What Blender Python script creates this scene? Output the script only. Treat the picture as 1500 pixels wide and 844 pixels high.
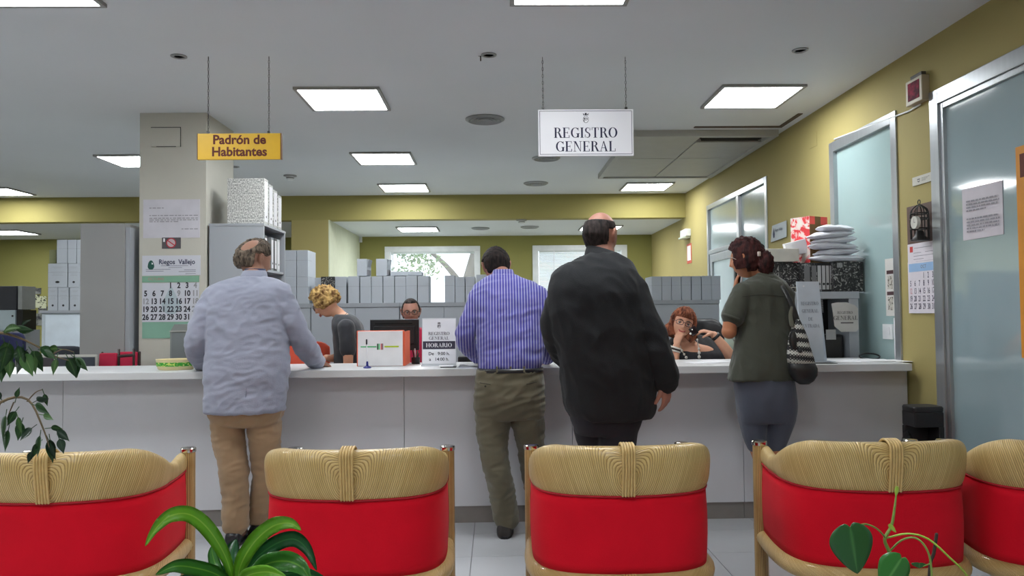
import bpy, bmesh, math, random
from mathutils import Vector, Matrix, noise
random.seed(7)
R = math.radians
for o in list(bpy.data.objects): bpy.data.objects.remove(o)
SC = bpy.context.scene
COL = SC.collection
# ---------------------------------------------------------------- camera
F = 1150.0
EYE = Vector((0, 0, 1.32))
YAW, PITCH, ROLL = .0212, .0320, -.0100
FW = Vector((math.sin(YAW)*math.cos(PITCH), math.cos(YAW)*math.cos(PITCH), math.sin(PITCH)))
R0 = Vector((math.cos(YAW), -math.sin(YAW), 0))
U0 = R0.cross(FW)
RT = R0*math.cos(ROLL) + U0*math.sin(ROLL)
UP = U0*math.cos(ROLL) - R0*math.sin(ROLL)
cam = bpy.data.cameras.new('camera'); co = bpy.data.objects.new('camera', cam); COL.objects.link(co)
M = Matrix((RT, UP, -FW)).transposed().to_4x4(); M.translation = EYE
co.matrix_world = M
cam.sensor_width = 36; cam.lens = F/1500*36; cam.clip_start = .05; cam.clip_end = 200
SC.camera = co
def ray(px, py): return FW + RT*((px-750)/F) + UP*((422-py)/F)
def at(px, py, Y):
    d = ray(px, py); return EYE + d*(Y/d.y)
def atx(px, py, X):
    d = ray(px, py); return EYE + d*(X/d.x)
def atz(px, py, Z):
    d = ray(px, py); return EYE + d*((Z-1.32)/d.z)
# ---------------------------------------------------------------- view, world
SC.view_settings.view_transform = 'Standard'; SC.view_settings.look = 'None'
SC.view_settings.exposure = 0.0; SC.view_settings.gamma = 1; SC.view_settings.use_curve_mapping = False
LAMP = 29.0          # emission of every ceiling panel
w = bpy.data.worlds.new('world'); SC.world = w; w.use_nodes = True
bg = w.node_tree.nodes['Background']; bg.inputs[0].default_value = (.80, .90, 1, 1); bg.inputs[1].default_value = 2.6
# ---------------------------------------------------------------- helpers: materials
MATS = {}
def mat(name, col, rough=.6, metal=0, var=.06, scale=8, bump=0, bscale=60, emit=None, alpha=None, coat=0, spec=.5, stretch=(1,1,1), trans=0, sheen=0):
    if name in MATS: return MATS[name]
    m = bpy.data.materials.new(name); m.use_nodes = True; MATS[name] = m
    nt = m.node_tree; N = nt.nodes; L = nt.links; b = N['Principled BSDF']
    b.inputs['Roughness'].default_value = rough; b.inputs['Metallic'].default_value = metal
    b.inputs['Specular IOR Level'].default_value = spec
    b.inputs['Coat Weight'].default_value = coat; b.inputs['Coat Roughness'].default_value = .08
    b.inputs['Transmission Weight'].default_value = trans
    b.inputs['Sheen Weight'].default_value = sheen
    tc = N.new('ShaderNodeTexCoord'); mp = N.new('ShaderNodeMapping'); L.new(tc.outputs['Object'], mp.inputs[0])
    mp.inputs['Scale'].default_value = stretch
    n = N.new('ShaderNodeTexNoise'); n.inputs['Scale'].default_value = scale; n.inputs['Detail'].default_value = 4
    L.new(mp.outputs[0], n.inputs['Vector'])
    r = N.new('ShaderNodeValToRGB'); L.new(n.outputs['Fac'], r.inputs[0])
    r.color_ramp.elements[0].position = .3; r.color_ramp.elements[1].position = .7
    r.color_ramp.elements[0].color = (*[c*(1-var) for c in col], 1)
    r.color_ramp.elements[1].color = (*[min(1, c*(1+var)) for c in col], 1)
    L.new(r.outputs[0], b.inputs['Base Color'])
    if bump:
        n2 = N.new('ShaderNodeTexNoise'); n2.inputs['Scale'].default_value = bscale; n2.inputs['Detail'].default_value = 3
        L.new(mp.outputs[0], n2.inputs['Vector'])
        bp = N.new('ShaderNodeBump'); bp.inputs['Strength'].default_value = bump; bp.inputs['Distance'].default_value = .01
        L.new(n2.outputs['Fac'], bp.inputs['Height']); L.new(bp.outputs[0], b.inputs['Normal'])
    if emit:
        b.inputs['Emission Color'].default_value = (*emit[:3], 1); b.inputs['Emission Strength'].default_value = emit[3]
    if alpha is not None: b.inputs['Alpha'].default_value = alpha
    return m
def s2l(r, g, b):
    f = lambda c: (c/255/12.92) if c/255 <= .04045 else ((c/255+.055)/1.055)**2.4
    return (f(r), f(g), f(b))
def nodes(m): return m.node_tree.nodes, m.node_tree.links, m.node_tree.nodes['Principled BSDF']
def ramp_mat(name, kind, scale, stops, rough=.7, stretch=(1,1,1), bump=0, coord='Object', **kw):
    """pattern material: noise / voronoi / wave through a hard colour ramp"""
    m = mat(name, (.5,.5,.5), rough, **kw); N, L, b = nodes(m)
    tc = [x for x in N if x.type == 'TEX_COORD'][0]
    mp = N.new('ShaderNodeMapping'); mp.inputs['Scale'].default_value = stretch; L.new(tc.outputs[coord], mp.inputs[0])
    if kind == 'noise':
        t = N.new('ShaderNodeTexNoise'); t.inputs['Scale'].default_value = scale; t.inputs['Detail'].default_value = 5; out = t.outputs['Fac']
    elif kind == 'voronoi':
        t = N.new('ShaderNodeTexVoronoi'); t.inputs['Scale'].default_value = scale; out = t.outputs['Distance']
    elif kind == 'musgrave':
        t = N.new('ShaderNodeTexNoise'); t.inputs['Scale'].default_value = scale; t.inputs['Detail'].default_value = 8; t.inputs['Distortion'].default_value = 2.5; out = t.outputs['Fac']
    else:
        t = N.new('ShaderNodeTexWave'); t.inputs['Scale'].default_value = scale; t.bands_direction = kind; out = t.outputs['Fac']
    L.new(mp.outputs[0], t.inputs['Vector'])
    r = N.new('ShaderNodeValToRGB'); L.new(out, r.inputs[0])
    while len(r.color_ramp.elements) < len(stops): r.color_ramp.elements.new(.5)
    for e, (p, c) in zip(r.color_ramp.elements, stops): e.position = p; e.color = (*c, 1)
    L.new(r.outputs[0], b.inputs['Base Color'])
    if bump:
        bp = N.new('ShaderNodeBump'); bp.inputs['Strength'].default_value = bump; bp.inputs['Distance'].default_value = .004
        L.new(out, bp.inputs['Height']); L.new(bp.outputs[0], b.inputs['Normal'])
    return m
# ---------------------------------------------------------------- helpers: geometry
def new(): return bmesh.new()
def box(bm, lo, hi, bev=0, rot=None):
    r = bmesh.ops.create_cube(bm, size=1)
    lo, hi = Vector(lo), Vector(hi); c = (lo+hi)/2; s = hi-lo
    vs = r['verts']
    for v in vs: v.co = Vector((v.co.x*s.x, v.co.y*s.y, v.co.z*s.z))
    if bev:
        es = list({e for v in vs for e in v.link_edges})
        q = bmesh.ops.bevel(bm, geom=es, offset=bev, segments=2, affect='EDGES', profile=.6)
        vs = list({v for f in q['faces'] for v in f.verts} | {v for v in vs if v.is_valid})
    for v in vs: v.co = (rot @ v.co if rot is not None else v.co) + c
    return vs
def quad(bm, pts):
    return bm.faces.new([bm.verts.new(p) for p in pts])
def ringverts(bm, c, r, f, a, b, n=20, e=2.0):
    out = []
    for i in range(n):
        t = 2*math.pi*i/n; cs, sn = math.cos(t), math.sin(t)
        x = math.copysign(abs(cs)**(2/e), cs)*a; y = math.copysign(abs(sn)**(2/e), sn)*b
        out.append(bm.verts.new(c + r*x + f*y))
    return out
def skin(bm, rings, cap=True):
    n = len(rings[0])
    for p, q in zip(rings, rings[1:]):
        for i in range(n):
            bm.faces.new((p[i], p[(i+1) % n], q[(i+1) % n], q[i]))
    if cap:
        bm.faces.new(list(reversed(rings[0]))); bm.faces.new(rings[-1])
def catmull(P, k):
    """resample a list of equal-length tuples"""
    P = [list(p) for p in P]; out = []
    Q = [P[0]] + P + [P[-1]]
    for i in range(1, len(Q)-2):
        a, b, c, d = Q[i-1], Q[i], Q[i+1], Q[i+2]
        for j in range(k):
            t = j/k
            out.append([.5*((2*b[m]) + (-a[m]+c[m])*t + (2*a[m]-5*b[m]+4*c[m]-d[m])*t*t + (-a[m]+3*b[m]-3*c[m]+d[m])*t**3) for m in range(len(b))])
    out.append(P[-1]); return out
def tube(bm, pts, rad, n=10, k=4, flat=1.0, ref=None, round_ends=True, smooth=True):
    if not isinstance(rad, (list, tuple)): rad = [rad]*len(pts)
    D = [(*p, r) for p, r in zip(pts, rad)]
    D = catmull(D, k) if smooth and k > 1 else D
    P = [Vector(d[:3]) for d in D]; W = [max(1e-4, d[3]) for d in D]
    if round_ends:
        d0 = (P[0]-P[1]).normalized(); d1 = (P[-1]-P[-2]).normalized()
        a0 = [(P[0]+d0*W[0]*s, W[0]*c) for s, c in ((.95, .3), (.75, .66), (.4, .92))]
        a1 = [(P[-1]+d1*W[-1]*s, W[-1]*c) for s, c in ((.4, .92), (.75, .66), (.95, .3))]
        P = [p for p, _ in a0] + P + [p for p, _ in a1]; W = [x for _, x in a0] + W + [x for _, x in a1]
    t = (P[1]-P[0]).normalized()
    r = ref.copy() if ref is not None else (Vector((0,0,1)) if abs(t.z) < .9 else Vector((1,0,0)))
    rings = []
    for i, p in enumerate(P):
        t = (P[min(i+1, len(P)-1)] - P[max(i-1, 0)]).normalized()
        r = (r - t*r.dot(t)).normalized(); f = t.cross(r)
        rings.append(ringverts(bm, p, r, f, W[i], W[i]*flat, n))
    skin(bm, rings); return rings
def cyl(bm, c, r, h, n=24, axis='z', r2=None):
    r2 = r if r2 is None else r2
    ax = {'z': (Vector((1,0,0)), Vector((0,1,0)), Vector((0,0,1))), 'y': (Vector((1,0,0)), Vector((0,0,-1)), Vector((0,1,0))), 'x': (Vector((0,1,0)), Vector((0,0,1)), Vector((1,0,0)))}[axis]
    c = Vector(c)
    skin(bm, [ringverts(bm, c, ax[0], ax[1], r, r, n), ringverts(bm, c+ax[2]*h, ax[0], ax[1], r2, r2, n)])
def lathe(bm, c, prof, n=28):
    c = Vector(c)
    skin(bm, [ringverts(bm, c+Vector((0,0,z)), Vector((1,0,0)), Vector((0,1,0)), max(r, 1e-4), max(r, 1e-4), n) for r, z in prof])
def ball(bm, c, r, n=12, s=(1,1,1), rot=None):
    q = bmesh.ops.create_uvsphere(bm, u_segments=n, v_segments=max(6, n*2//3), radius=1)
    for v in q['verts']:
        p = Vector((v.co.x*r*s[0], v.co.y*r*s[1], v.co.z*r*s[2]))
        v.co = (rot @ p if rot is not None else p) + Vector(c)
def obj(name, bm, m, parent=None, smooth=False, loc=None, angle=None):
    bmesh.ops.recalc_face_normals(bm, faces=bm.faces)
    me = bpy.data.meshes.new(name); 
    if loc is not None:
        for v in bm.verts: v.co -= Vector(loc)
    bm.to_mesh(me); bm.free()
    for mm in (m if isinstance(m, (list, tuple)) else [m]): me.materials.append(mm)
    if smooth: me.polygons.foreach_set('use_smooth', [True]*len(me.polygons))
    if smooth == 'auto': me.set_sharp_from_angle(angle=R(35))
    o = bpy.data.objects.new(name, me); COL.objects.link(o)
    if loc is not None: o.location = loc
    if parent is not None:
        o.parent = parent
        if loc is None: o.matrix_parent_inverse = Matrix.Translation(-parent.location) if parent.rotation_euler.z == 0 else parent.matrix_basis.inverted()
        else: o.location = loc
    return o
def link_child(o, parent): o.parent = parent
def empty(name, loc=(0,0,0), rz=0):
    o = bpy.data.objects.new(name, None); COL.objects.link(o); o.location = loc; o.rotation_euler.z = rz
    o.empty_display_size = .1
    return o
def tag(o, label=None, cat=None, group=None, kind=None):
    if label: o['label'] = label
    if cat: o['category'] = cat
    if group: o['group'] = group
    if kind: o['kind'] = kind
    return o
def struct(name, bm, m, smooth=False): return tag(obj(name, bm, m, None, smooth), kind='structure')
def thing(name, label, cat, loc=(0,0,0), group=None, rz=0): return tag(empty(name, loc, rz), label, cat, group)
def copy_tree(o, parent=None):
    c = o.copy(); COL.objects.link(c)
    if parent is not None: c.parent = parent
    for ch in list(o.children): copy_tree(ch, c)
    return c
DG = None
def text_geo(bm, s, origin, ux, uy, size, off=0.0, align='CENTER', sx=1.0, mi=0, lift=.0008, nrm=None):
    """flat lettering laid on a plane: origin, ux = reading direction, uy = up"""
    cu = bpy.data.curves.new('t', 'FONT'); cu.body = s; cu.size = 1; cu.align_x = align; cu.align_y = 'CENTER'; cu.offset = off; cu.resolution_u = 3
    to = bpy.data.objects.new('t', cu); COL.objects.link(to)
    me = bpy.data.meshes.new_from_object(to)
    nz = nrm if nrm is not None else ux.cross(uy)
    base = len(bm.verts)
    vs = [bm.verts.new(origin + ux*(v.co.x*size*sx) + uy*(v.co.y*size) + nz*lift) for v in me.vertices]
    for p in me.polygons:
        try:
            f = bm.faces.new([vs[i] for i in p.vertices]); f.material_index = mi
        except ValueError: pass
    bpy.data.objects.remove(to); bpy.data.curves.remove(cu); bpy.data.meshes.remove(me)
# a small serif alphabet drawn as polygons (cap height 1, units of cap height)
def _arc(cx, cy, rx, ry, a0, a1, tx, ty, n=12):
    q = []
    for i in range(n):
        u0 = R(a0+(a1-a0)*i/n); u1 = R(a0+(a1-a0)*(i+1)/n)
        q.append([(cx+rx*math.cos(u0), cy+ry*math.sin(u0)), (cx+rx*math.cos(u1), cy+ry*math.sin(u1)),
                  (cx+(rx-tx)*math.cos(u1), cy+(ry-ty)*math.sin(u1)), (cx+(rx-tx)*math.cos(u0), cy+(ry-ty)*math.sin(u0))])
    return q
def _r(x0, y0, x1, y1): return [[(x0, y0), (x1, y0), (x1, y1), (x0, y1)]]
def _stem(x, w=.16): return _r(x, 0, x+w, 1) + _r(x-.07, 0, x+w+.07, .045) + _r(x-.07, .955, x+w+.07, 1)
SER = {
 'R': (.74, _stem(.08) + _arc(.30, .75, .30, .25, -90, 90, .15, .045) + _r(.2, .955, .32, 1) + _r(.2, .5, .32, .545) + [[(.36, .52), (.50, .52), (.74, 0), (.56, 0)]] + _r(.54, 0, .80, .045)),
 'E': (.68, _stem(.08) + _r(.2, 0, .62, .045) + _r(.2, .955, .60, 1) + _r(.2, .48, .46, .53) + _r(.56, 0, .62, .25) + _r(.55, .78, .60, 1) + _r(.42, .40, .47, .61)),
 'G': (.80, _arc(.42, .5, .40, .5, 42, 318, .16, .045, 22) + _r(.58, .03, .74, .44) + _r(.50, .40, .82, .44) + _r(.66, .70, .71, .98)),
 'I': (.36, _stem(.10)),
 'S': (.58, _arc(.29, .74, .23, .26, 50, 250, .13, .05) + _arc(.29, .26, .24, .26, -130, 70, .13, .05) + [[(.12, .62), (.27, .45), (.46, .38), (.30, .58)]] + _r(.47, .70, .52, .98) + _r(.04, .02, .09, .32)),
 'T': (.70, _r(.27, 0, .43, 1) + _r(.19, 0, .51, .045) + _r(.04, .955, .66, 1) + _r(.04, .74, .09, 1) + _r(.61, .74, .66, 1)),
 'O': (.84, _arc(.42, .5, .40, .5, 0, 360, .17, .045, 28)),
 'N': (.82, _r(.12, 0, .17, 1) + _r(.64, 0, .69, 1) + [[(.08, 1), (.26, 1), (.69, 0), (.64, .0)]] + _r(.03, 0, .27, .045) + _r(.55, .955, .79, 1) + _r(.02, .955, .2, 1)),
 'A': (.80, [[(.36, 1), (.42, 1), (.72, 0), (.55, 0)], [(.36, 1), (.40, .93), (.14, 0), (.09, 0)]] + _r(.20, .32, .60, .365) + _r(.01, 0, .25, .045) + _r(.47, 0, .80, .045)),
 'L': (.66, _stem(.08) + _r(.2, 0, .60, .045) + _r(.55, 0, .60, .28)),
 'H': (.84, _stem(.08) + _stem(.58) + _r(.2, .48, .62, .53)),
 'D': (.82, _stem(.08) + _arc(.34, .5, .44, .5, -90, 90, .17, .045, 16) + _r(.2, .955, .36, 1) + _r(.2, 0, .36, .045)),
 ' ': (.35, []),
}
def serif(bm, s, origin, ux, uy, size, mi=0, sx=1.0, lift=.0008, sp=.04):
    W = sum(SER[c][0]+sp for c in s)*size*sx; x = -W/2; nz = ux.cross(uy)
    k = 0
    for c in s:
        adv, polys = SER[c]
        for p in polys:
            k += 1
            f = bm.faces.new([bm.verts.new(origin + ux*(x+u*size*sx) + uy*((v-.5)*size) + nz*(lift+k*4e-6)) for u, v in p]); f.material_index = mi
        x += (adv+sp)*size*sx
def rect_on(bm, o, ux, uy, x0, y0, x1, y1, mi=0, lift=.0006):
    nz = ux.cross(uy)
    f = bm.faces.new([bm.verts.new(o+ux*x+uy*y+nz*lift) for x, y in ((x0,y0),(x1,y0),(x1,y1),(x0,y1))]); f.material_index = mi
def crest(bm, o, ux, uy, h, mi=0):
    """town crest: crown over an oval shield with a curled figure"""
    nz = ux.cross(uy)
    def P(u, v): return bm.verts.new(o+ux*u*h+uy*v*h+nz*.0009)
    for poly in ([(-.24,.28),(.24,.28),(.22,.34),(-.22,.34)], [(-.22,.34),(-.28,.46),(-.20,.44),(-.12,.36)], [(.22,.34),(.28,.46),(.20,.44),(.12,.36)],
                 [(-.08,.34),(-.1,.5),(0,.44),(.1,.5),(.08,.34)], [(-.03,.44),(.03,.44),(.03,.52),(-.03,.52)]):
        f = bm.faces.new([P(*p) for p in poly]); f.material_index = mi
    for q in _arc(0, -.1, .26, .33, 0, 360, .035, .035, 24) + _arc(.02, -.06, .15, .12, -60, 200, .07, .06, 10) + _arc(-.06, -.22, .14, .10, 20, 250, .05, .05, 10) + _r(-.17, -.12, -.11, .08):
        f = bm.faces.new([P(*p) for p in q]); f.material_index = mi
# ---------------------------------------------------------------- palette
CEIL = mat('ceiling_paint', (.68,.71,.735), .85, bump=.05, bscale=120, var=.02, scale=1)
YEL = mat('yellow_wall_paint', s2l(164,151,96), .8, bump=.06, bscale=90, var=.03, scale=1.5)
GRN = mat('olive_wall_paint', s2l(142,138,78), .8, bump=.06, bscale=90, var=.03, scale=1.5)
PALE = mat('pale_column_paint', s2l(196,194,184), .8, bump=.05, bscale=80, var=.03, scale=3)
WHT = mat('white_paper', s2l(226,226,230), .7, var=.02)
BEAMP = mat('beam_paint', s2l(152,142,84), .8, bump=.06, bscale=90, var=.03, scale=1.5)
LAM = mat('grey_counter_laminate', s2l(204,204,209), .45, var=.02, scale=3, bump=.02, bscale=300)
LAMT = mat('counter_top_laminate', s2l(205,206,208), .35, var=.02, scale=3)
ALU = mat('brushed_aluminium', s2l(176,180,184), .32, metal=.75, var=.05, scale=30, stretch=(1,1,.05))
FROST = mat('frosted_glass', s2l(176,194,198), .18, var=.05, scale=1.2, coat=.7, spec=.7)
GREYM = mat('light_grey_steel', s2l(162,167,174), .45, var=.03, scale=2)
GREYD = mat('mid_grey_steel', s2l(150,154,160), .45, var=.03, scale=2)
GREYB = mat('grey_cabinet_board', s2l(152,152,152), .55, var=.03, scale=3, bump=.03, bscale=200)
CARD = mat('white_card', s2l(172,178,186), .75, var=.03, scale=6)
CARDD = mat('shaded_card_cut', s2l(120,120,124), .8)
BLK = mat('black_plastic', (.012,.012,.014), .4, var=.1)
INK = mat('dark_print_ink', (.02,.02,.035), .7)
NAVY = mat('navy_print_ink', (.012,.012,.05), .7)
CHROME = mat('chrome', (.6,.56,.5), .15, metal=1)
# ================================================================ ceiling panels (the lamps)
HC = 2.96; HL = 2.625; XW = 2.65; YB = 10.8; YE = 13.2
DIFF = mat('panel_diffuser', (1,1,1), .6, emit=(.95, .985, 1, LAMP), var=0)
FRM = mat('panel_frame', s2l(150,150,148), .5, var=.02)
def ceiling_light(zc=HC):
    t = thing('ceiling_light', 'x', 'ceiling light')
    for (lo, hi) in (((-.31,-.31,-.02), (.31,-.285,0)), ((-.31,.285,-.02), (.31,.31,0)), ((-.31,-.285,-.02), (-.285,.285,0)), ((.285,-.285,-.02), (.31,.285,0))):
        bm = new(); box(bm, lo, hi, .003); obj('frame_rail', bm, FRM, t)
    bm = new(); box(bm, (-.284,-.284,-.014), (.284,.284,-.006)); obj('diffuser', bm, DIFF, t)
    return t
LITS = [(-1.13, 5.92, HC, 'square lit ceiling panel, nearest of the three in line between the two hanging signs'),
        (-1.15, 8.2, HC, 'square lit ceiling panel, middle one of the three in line between the signs'),
        (-1.16, 10.12, HC, 'square lit ceiling panel close before the yellow beam, smallest of the three in line'),
        (1.965, 5.9, HC, 'large bright square ceiling panel right of the white hanging sign'),
        (1.98, 10.15, HC, 'small lit ceiling panel beyond the flat air conditioning hatch'),
        (-3.73, 8.25, HC, 'lit ceiling panel half hidden behind the white column'),
        (-6.39, 10.2, HC, 'lit ceiling panel cut by the left edge just before the yellow beam'),
        (-2.33, 3.8, HC, 'lit ceiling panel cut by the top edge at the upper left corner'),
        (.40, 3.79, HC, 'lit ceiling panel barely showing at the top edge above the white sign'),
        (-1.17, 12.0, HL, 'lit panel in the low ceiling above the first far window'),
        (1.62, 12.0, HL, 'lit panel in the low ceiling beside the bald head of the man in black'),
        (-7.35, 12.0, HL, 'lit panel in the low ceiling over the office at the far left')]
pl = None
for i, (x, y, z, lab) in enumerate(LITS):
    if pl is None: pl = ceiling_light(); c = pl
    else: c = copy_tree(pl)
    c.location = (x, y, z-.001); tag(c, lab, 'ceiling light', 'square ceiling panels')
# lamps of the hall behind and beside the viewer, outside the frame
for i, (x, y) in enumerate([(-5.0, 3.8), (-2.33, .9), (.40, .9), (-5.0, .9), (-5.0, 6.4), (-2.33, -2), (.4, -2), (-5, -2), (-7.6, 6.4)]):
    c = copy_tree(pl); c.location = (x, y, HC-.001); tag(c, 'square lit ceiling panel of the waiting hall outside the view', 'ceiling light', 'ceiling panels of the waiting hall')
# ================================================================ room shell
bm = new(); box(bm, (-9.5,-4,HC), (XW+.15,YB,HC+.1)); struct('ceiling', bm, CEIL)
bm = new(); box(bm, (-9.5,YB+.2,HL), (XW+.15,YE,HL+.1)); struct('ceiling_low', bm, CEIL)
bm = new(); box(bm, (-9.5,YB,HL), (XW,YB+.2,HC)); struct('beam', bm, BEAMP)
FT = mat('floor_grout', s2l(120,120,122), .8)
TILE = mat('floor_tile', s2l(186,188,192), .22, var=.03, scale=3, coat=.15)
bm = new(); box(bm, (-9.5,-4,-.1), (XW+.15,YE,-.004)); fl = struct('floor', bm, FT)
ts = .4367; x0 = 1.168-ts*30; y0 = 3.0
proto = None
for i in range(24, 34):
    for j in range(0, 5):
        x = x0+ts*i; y = y0+ts*j
        if x+ts > XW: continue
        if proto is None:
            bm = new(); box(bm, (.002,.002,-.004), (ts-.002, ts-.002, 0), .0012); proto = obj('tile', bm, TILE, fl); t = proto
        else: t = proto.copy(); COL.objects.link(t)
        t.location = (x, y, 0)
bm = new()
for i in range(7, 34):
    for j in range(-16, 23):
        x = x0+ts*i; y = y0+ts*j; x1 = min(x+ts, XW)
        if 0 <= j < 5 and i >= 24 and x+ts <= XW: continue
        if x < -9.4 or y > YE or y < -4: continue
        box(bm, (x+.002, y+.002, -.004), (x1-.002, min(y+ts,YE)-.002, 0))
tag(obj('tile_field', bm, TILE, fl), kind='stuff')
# back wall with two windows
def wallseg(bm, x0, x1, z0, z1, y0=YE, y1=YE+.18): box(bm, (x0,y0,z0), (x1,y1,z1))
W1 = (-1.85, -.25); W2 = (.63, 2.23); WZ = (.95, 2.455)
bm = new()
wallseg(bm, -9.5, W1[0], 0, HC); wallseg(bm, W1[1], W2[0], 0, HC); wallseg(bm, W2[1], XW+.15, 0, HC)
for a in (W1, W2): wallseg(bm, a[0], a[1], 0, WZ[0]); wallseg(bm, a[0], a[1], WZ[1], HC)
struct('wall_back', bm, GRN)
bm = new(); box(bm, (-9.65,-4,0), (-9.5,YE,HC)); struct('wall_left', bm, GRN)
bm = new(); box(bm, (-9.65,-4.15,0), (XW+.15,-4,HC)); struct('wall_front', bm, YEL)
UPVC = mat('white_window_frame', s2l(225,228,230), .4)
GLS = mat('window_glass', (1,1,1), .0, alpha=.12, spec=.5)
SLAT = mat('blind_slat', s2l(206,214,214), .5)
for n, (wx, opened) in enumerate(((W1, True), (W2, False))):
    a, b = wx
    bm = new()
    for lo, hi in (((a,WZ[0]),(b,WZ[0]+.07)), ((a,WZ[1]-.09),(b,WZ[1])), ((a,WZ[0]+.07),(a+.10,WZ[1]-.09)), ((b-.10,WZ[0]+.07),(b,WZ[1]-.09))):
        box(bm, (lo[0], YE-.03, lo[1]), (hi[0], YE+.09, hi[1]), .006)
    wf = struct('window_%d' % (n+1), bm, UPVC)
    bm = new(); box(bm, (a+.10, YE+.03, WZ[0]+.07), (b-.10, YE+.036, WZ[1]-.09)); obj('pane', bm, GLS, wf)
    bm = new(); box(bm, (a+.11, YE-.03, WZ[1]-.125), (b-.11, YE+.0, WZ[1]-.092)); obj('blind_rail', bm, SLAT, wf)
    bm = new(); z = WZ[1]-.14
    while z > WZ[0]+.1:
        if opened:   # raised most of the way on the right; lowered slats at the left and low down
            xr = a+.40 if z > 1.62 else b-.11
            q = box(bm, (a+.11, YE-.026, z-.0008), (xr, YE-.004, z+.0008))
        else:
            q = box(bm, (a+.11, YE-.018, z-.011), (b-.11, YE-.0165, z+.0105), rot=Matrix.Rotation(R(-28), 3, 'X'))
        z -= .024
    tag(obj('blind_slat', bm, SLAT, wf), kind='stuff')
    bm = new(); tube(bm, [(a+.36 if n else a+.14, YE-.05, WZ[1]-.1), (a+.36 if n else a+.14, YE-.05, WZ[1]-.55)], .006, 6, 1); obj('tilt_rod', bm, UPVC, wf)
# yellow wall end beside the far bay, window light on its inner side put into a pale colour
LITSIDE = mat('window_lit_pale_green', s2l(200,204,180), .8, var=.03)
bm = new(); box(bm, (-2.79,YB+.2,0), (-2.27,YE,HL)); box(bm, (-2.79,YB,0), (-2.285,YB+.2,HL))
bm.normal_update()
o = struct('wall_middle', bm, [YEL, LITSIDE])
for p in o.data.polygons:
    if p.normal.x > .9: p.material_index = 1
bm = new(); box(bm, (-2.285,YB,0), (-2.27,YB+.2,HL)); struct('wall_lit_side_1', bm, LITSIDE)  # thin strip carrying the painted window light to the front edge
# right wall (X = 2.65) with three glazed openings
HD = 2.63
FD = (7.54, 9.70); MD = (5.07, 6.10); RD = (.6, 4.67)
bm = new()
box(bm, (XW,-4,HD), (XW+.15,YE,HC))
for y0_, y1_ in ((-4, RD[0]), (RD[1], MD[0]), (MD[1], FD[0]), (FD[1], YE)): box(bm, (XW,y0_,0), (XW+.15,y1_,HD))
struct('wall_right', bm, YEL)
def frame(bm, y0_, y1_, z0, z1, wd=.05, x0_=XW-.012, x1_=XW+.09):
    box(bm, (x0_, y0_, z0), (x1_, y0_+wd, z1), .004); box(bm, (x0_, y1_-wd, z0), (x1_, y1_, z1), .004)
    box(bm, (x0_, y0_+wd, z1-wd), (x1_, y1_-wd, z1), .004); box(bm, (x0_, y0_+wd, z0), (x1_, y1_-wd, z0+wd), .004)
# far door: solid leaf with a transom, then a glazed sidelight
FRG = mat('far_grey_glazing', s2l(140,162,168), .2, var=.04, coat=.7)
bm = new(); frame(bm, *FD, 0, HD, .06); box(bm, (XW-.012, 8.42, .06), (XW+.09, 8.5, HD-.06), .004); box(bm, (XW-.01, 8.5, 2.02), (XW+.08, 9.64, 2.07), .004)
d1 = struct('door_1', bm, ALU)
bm = new(); box(bm, (XW+.02, 8.5, 2.07), (XW+.03, 9.64, HD-.06)); obj('transom_pane', bm, FROST, d1)
bm = new(); box(bm, (XW+.02, 7.6, .06), (XW+.03, 8.42, HD-.06)); obj('pane', bm, FRG, d1)
bm = new(); frame(bm, 8.52, 9.62, .02, 2.01, .09, XW+.0, XW+.05); lf = obj('door_leaf', bm, ALU, d1)
bm = new(); box(bm, (XW+.02, 8.61, .11), (XW+.03, 9.53, 1.92)); obj('pane', bm, FROST, lf)
bm = new(); tube(bm, [(XW+.0, 8.57, 1.0), (XW-.05, 8.57, 1.02), (XW-.05, 8.57, 1.3), (XW, 8.57, 1.32)], .01, 8, 3); obj('door_handle', bm, CHROME, lf)
bm = new(); box(bm, (XW-.02, 8.54, 1.55), (XW-.0, 8.60, 1.95), .004); obj('dark_plate', bm, BLK, lf)
# middle frosted door
bm = new(); frame(bm, *MD, 0, HD, .075); d2 = struct('door_2', bm, ALU)
MIDG = mat('pale_teal_glass', s2l(160,184,184), .22, var=.06, scale=.9, coat=.6)
bm = new(); box(bm, (XW+.02, MD[0]+.075, .075), (XW+.03, MD[1]-.075, HD-.075)); obj('pane', bm, MIDG, d2)
# near glass partition
bm = new(); frame(bm, *RD, 0, HD, .09); d3 = struct('door_3', bm, ALU)
bm = new(); frame(bm, RD[0]+.09, RD[1]-.09, .09, HD-.09, .035, XW+.0, XW+.06); obj('inner_frame', bm, ALU, d3)
TEAL = mat('teal_glass_partition', s2l(150,170,176), .06, var=.07, scale=.8, coat=1, spec=.8)
bm = new(); box(bm, (XW+.02, RD[0]+.125, .125), (XW+.03, RD[1]-.125, HD-.125)); obj('pane', bm, TEAL, d3)
# white column behind the counter, with a sealed cover plate
PALE2 = 0
CX0, CX1, CY0, CY1 = -2.846, -2.317, 6.33, 6.99
bm = new(); box(bm, (CX0,CY0,0), (CX1,CY1,HC)); colm = struct('column', bm, PALE)
bm = new(); p = at(222,187,CY0); q = at(265,215,CY0); box(bm, (p.x,CY0-.008,q.z), (q.x,CY0,p.z), .002)
obj('cover_plate', bm, PALE, colm)
bm = new()
for a_, b_ in (((222,187),(265,187)), ((265,187),(265,215)), ((230,215),(258,215))):
    p = at(*a_, CY0-.001); q = at(*b_, CY0-.001); box(bm, (p.x-.002,CY0-.0095,min(p.z,q.z)-.002), (q.x+.002,CY0-.007,max(p.z,q.z)+.002))
obj('plate_gap', bm, mat('dark_gap', (.05,.05,.05), .9), colm)
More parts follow.
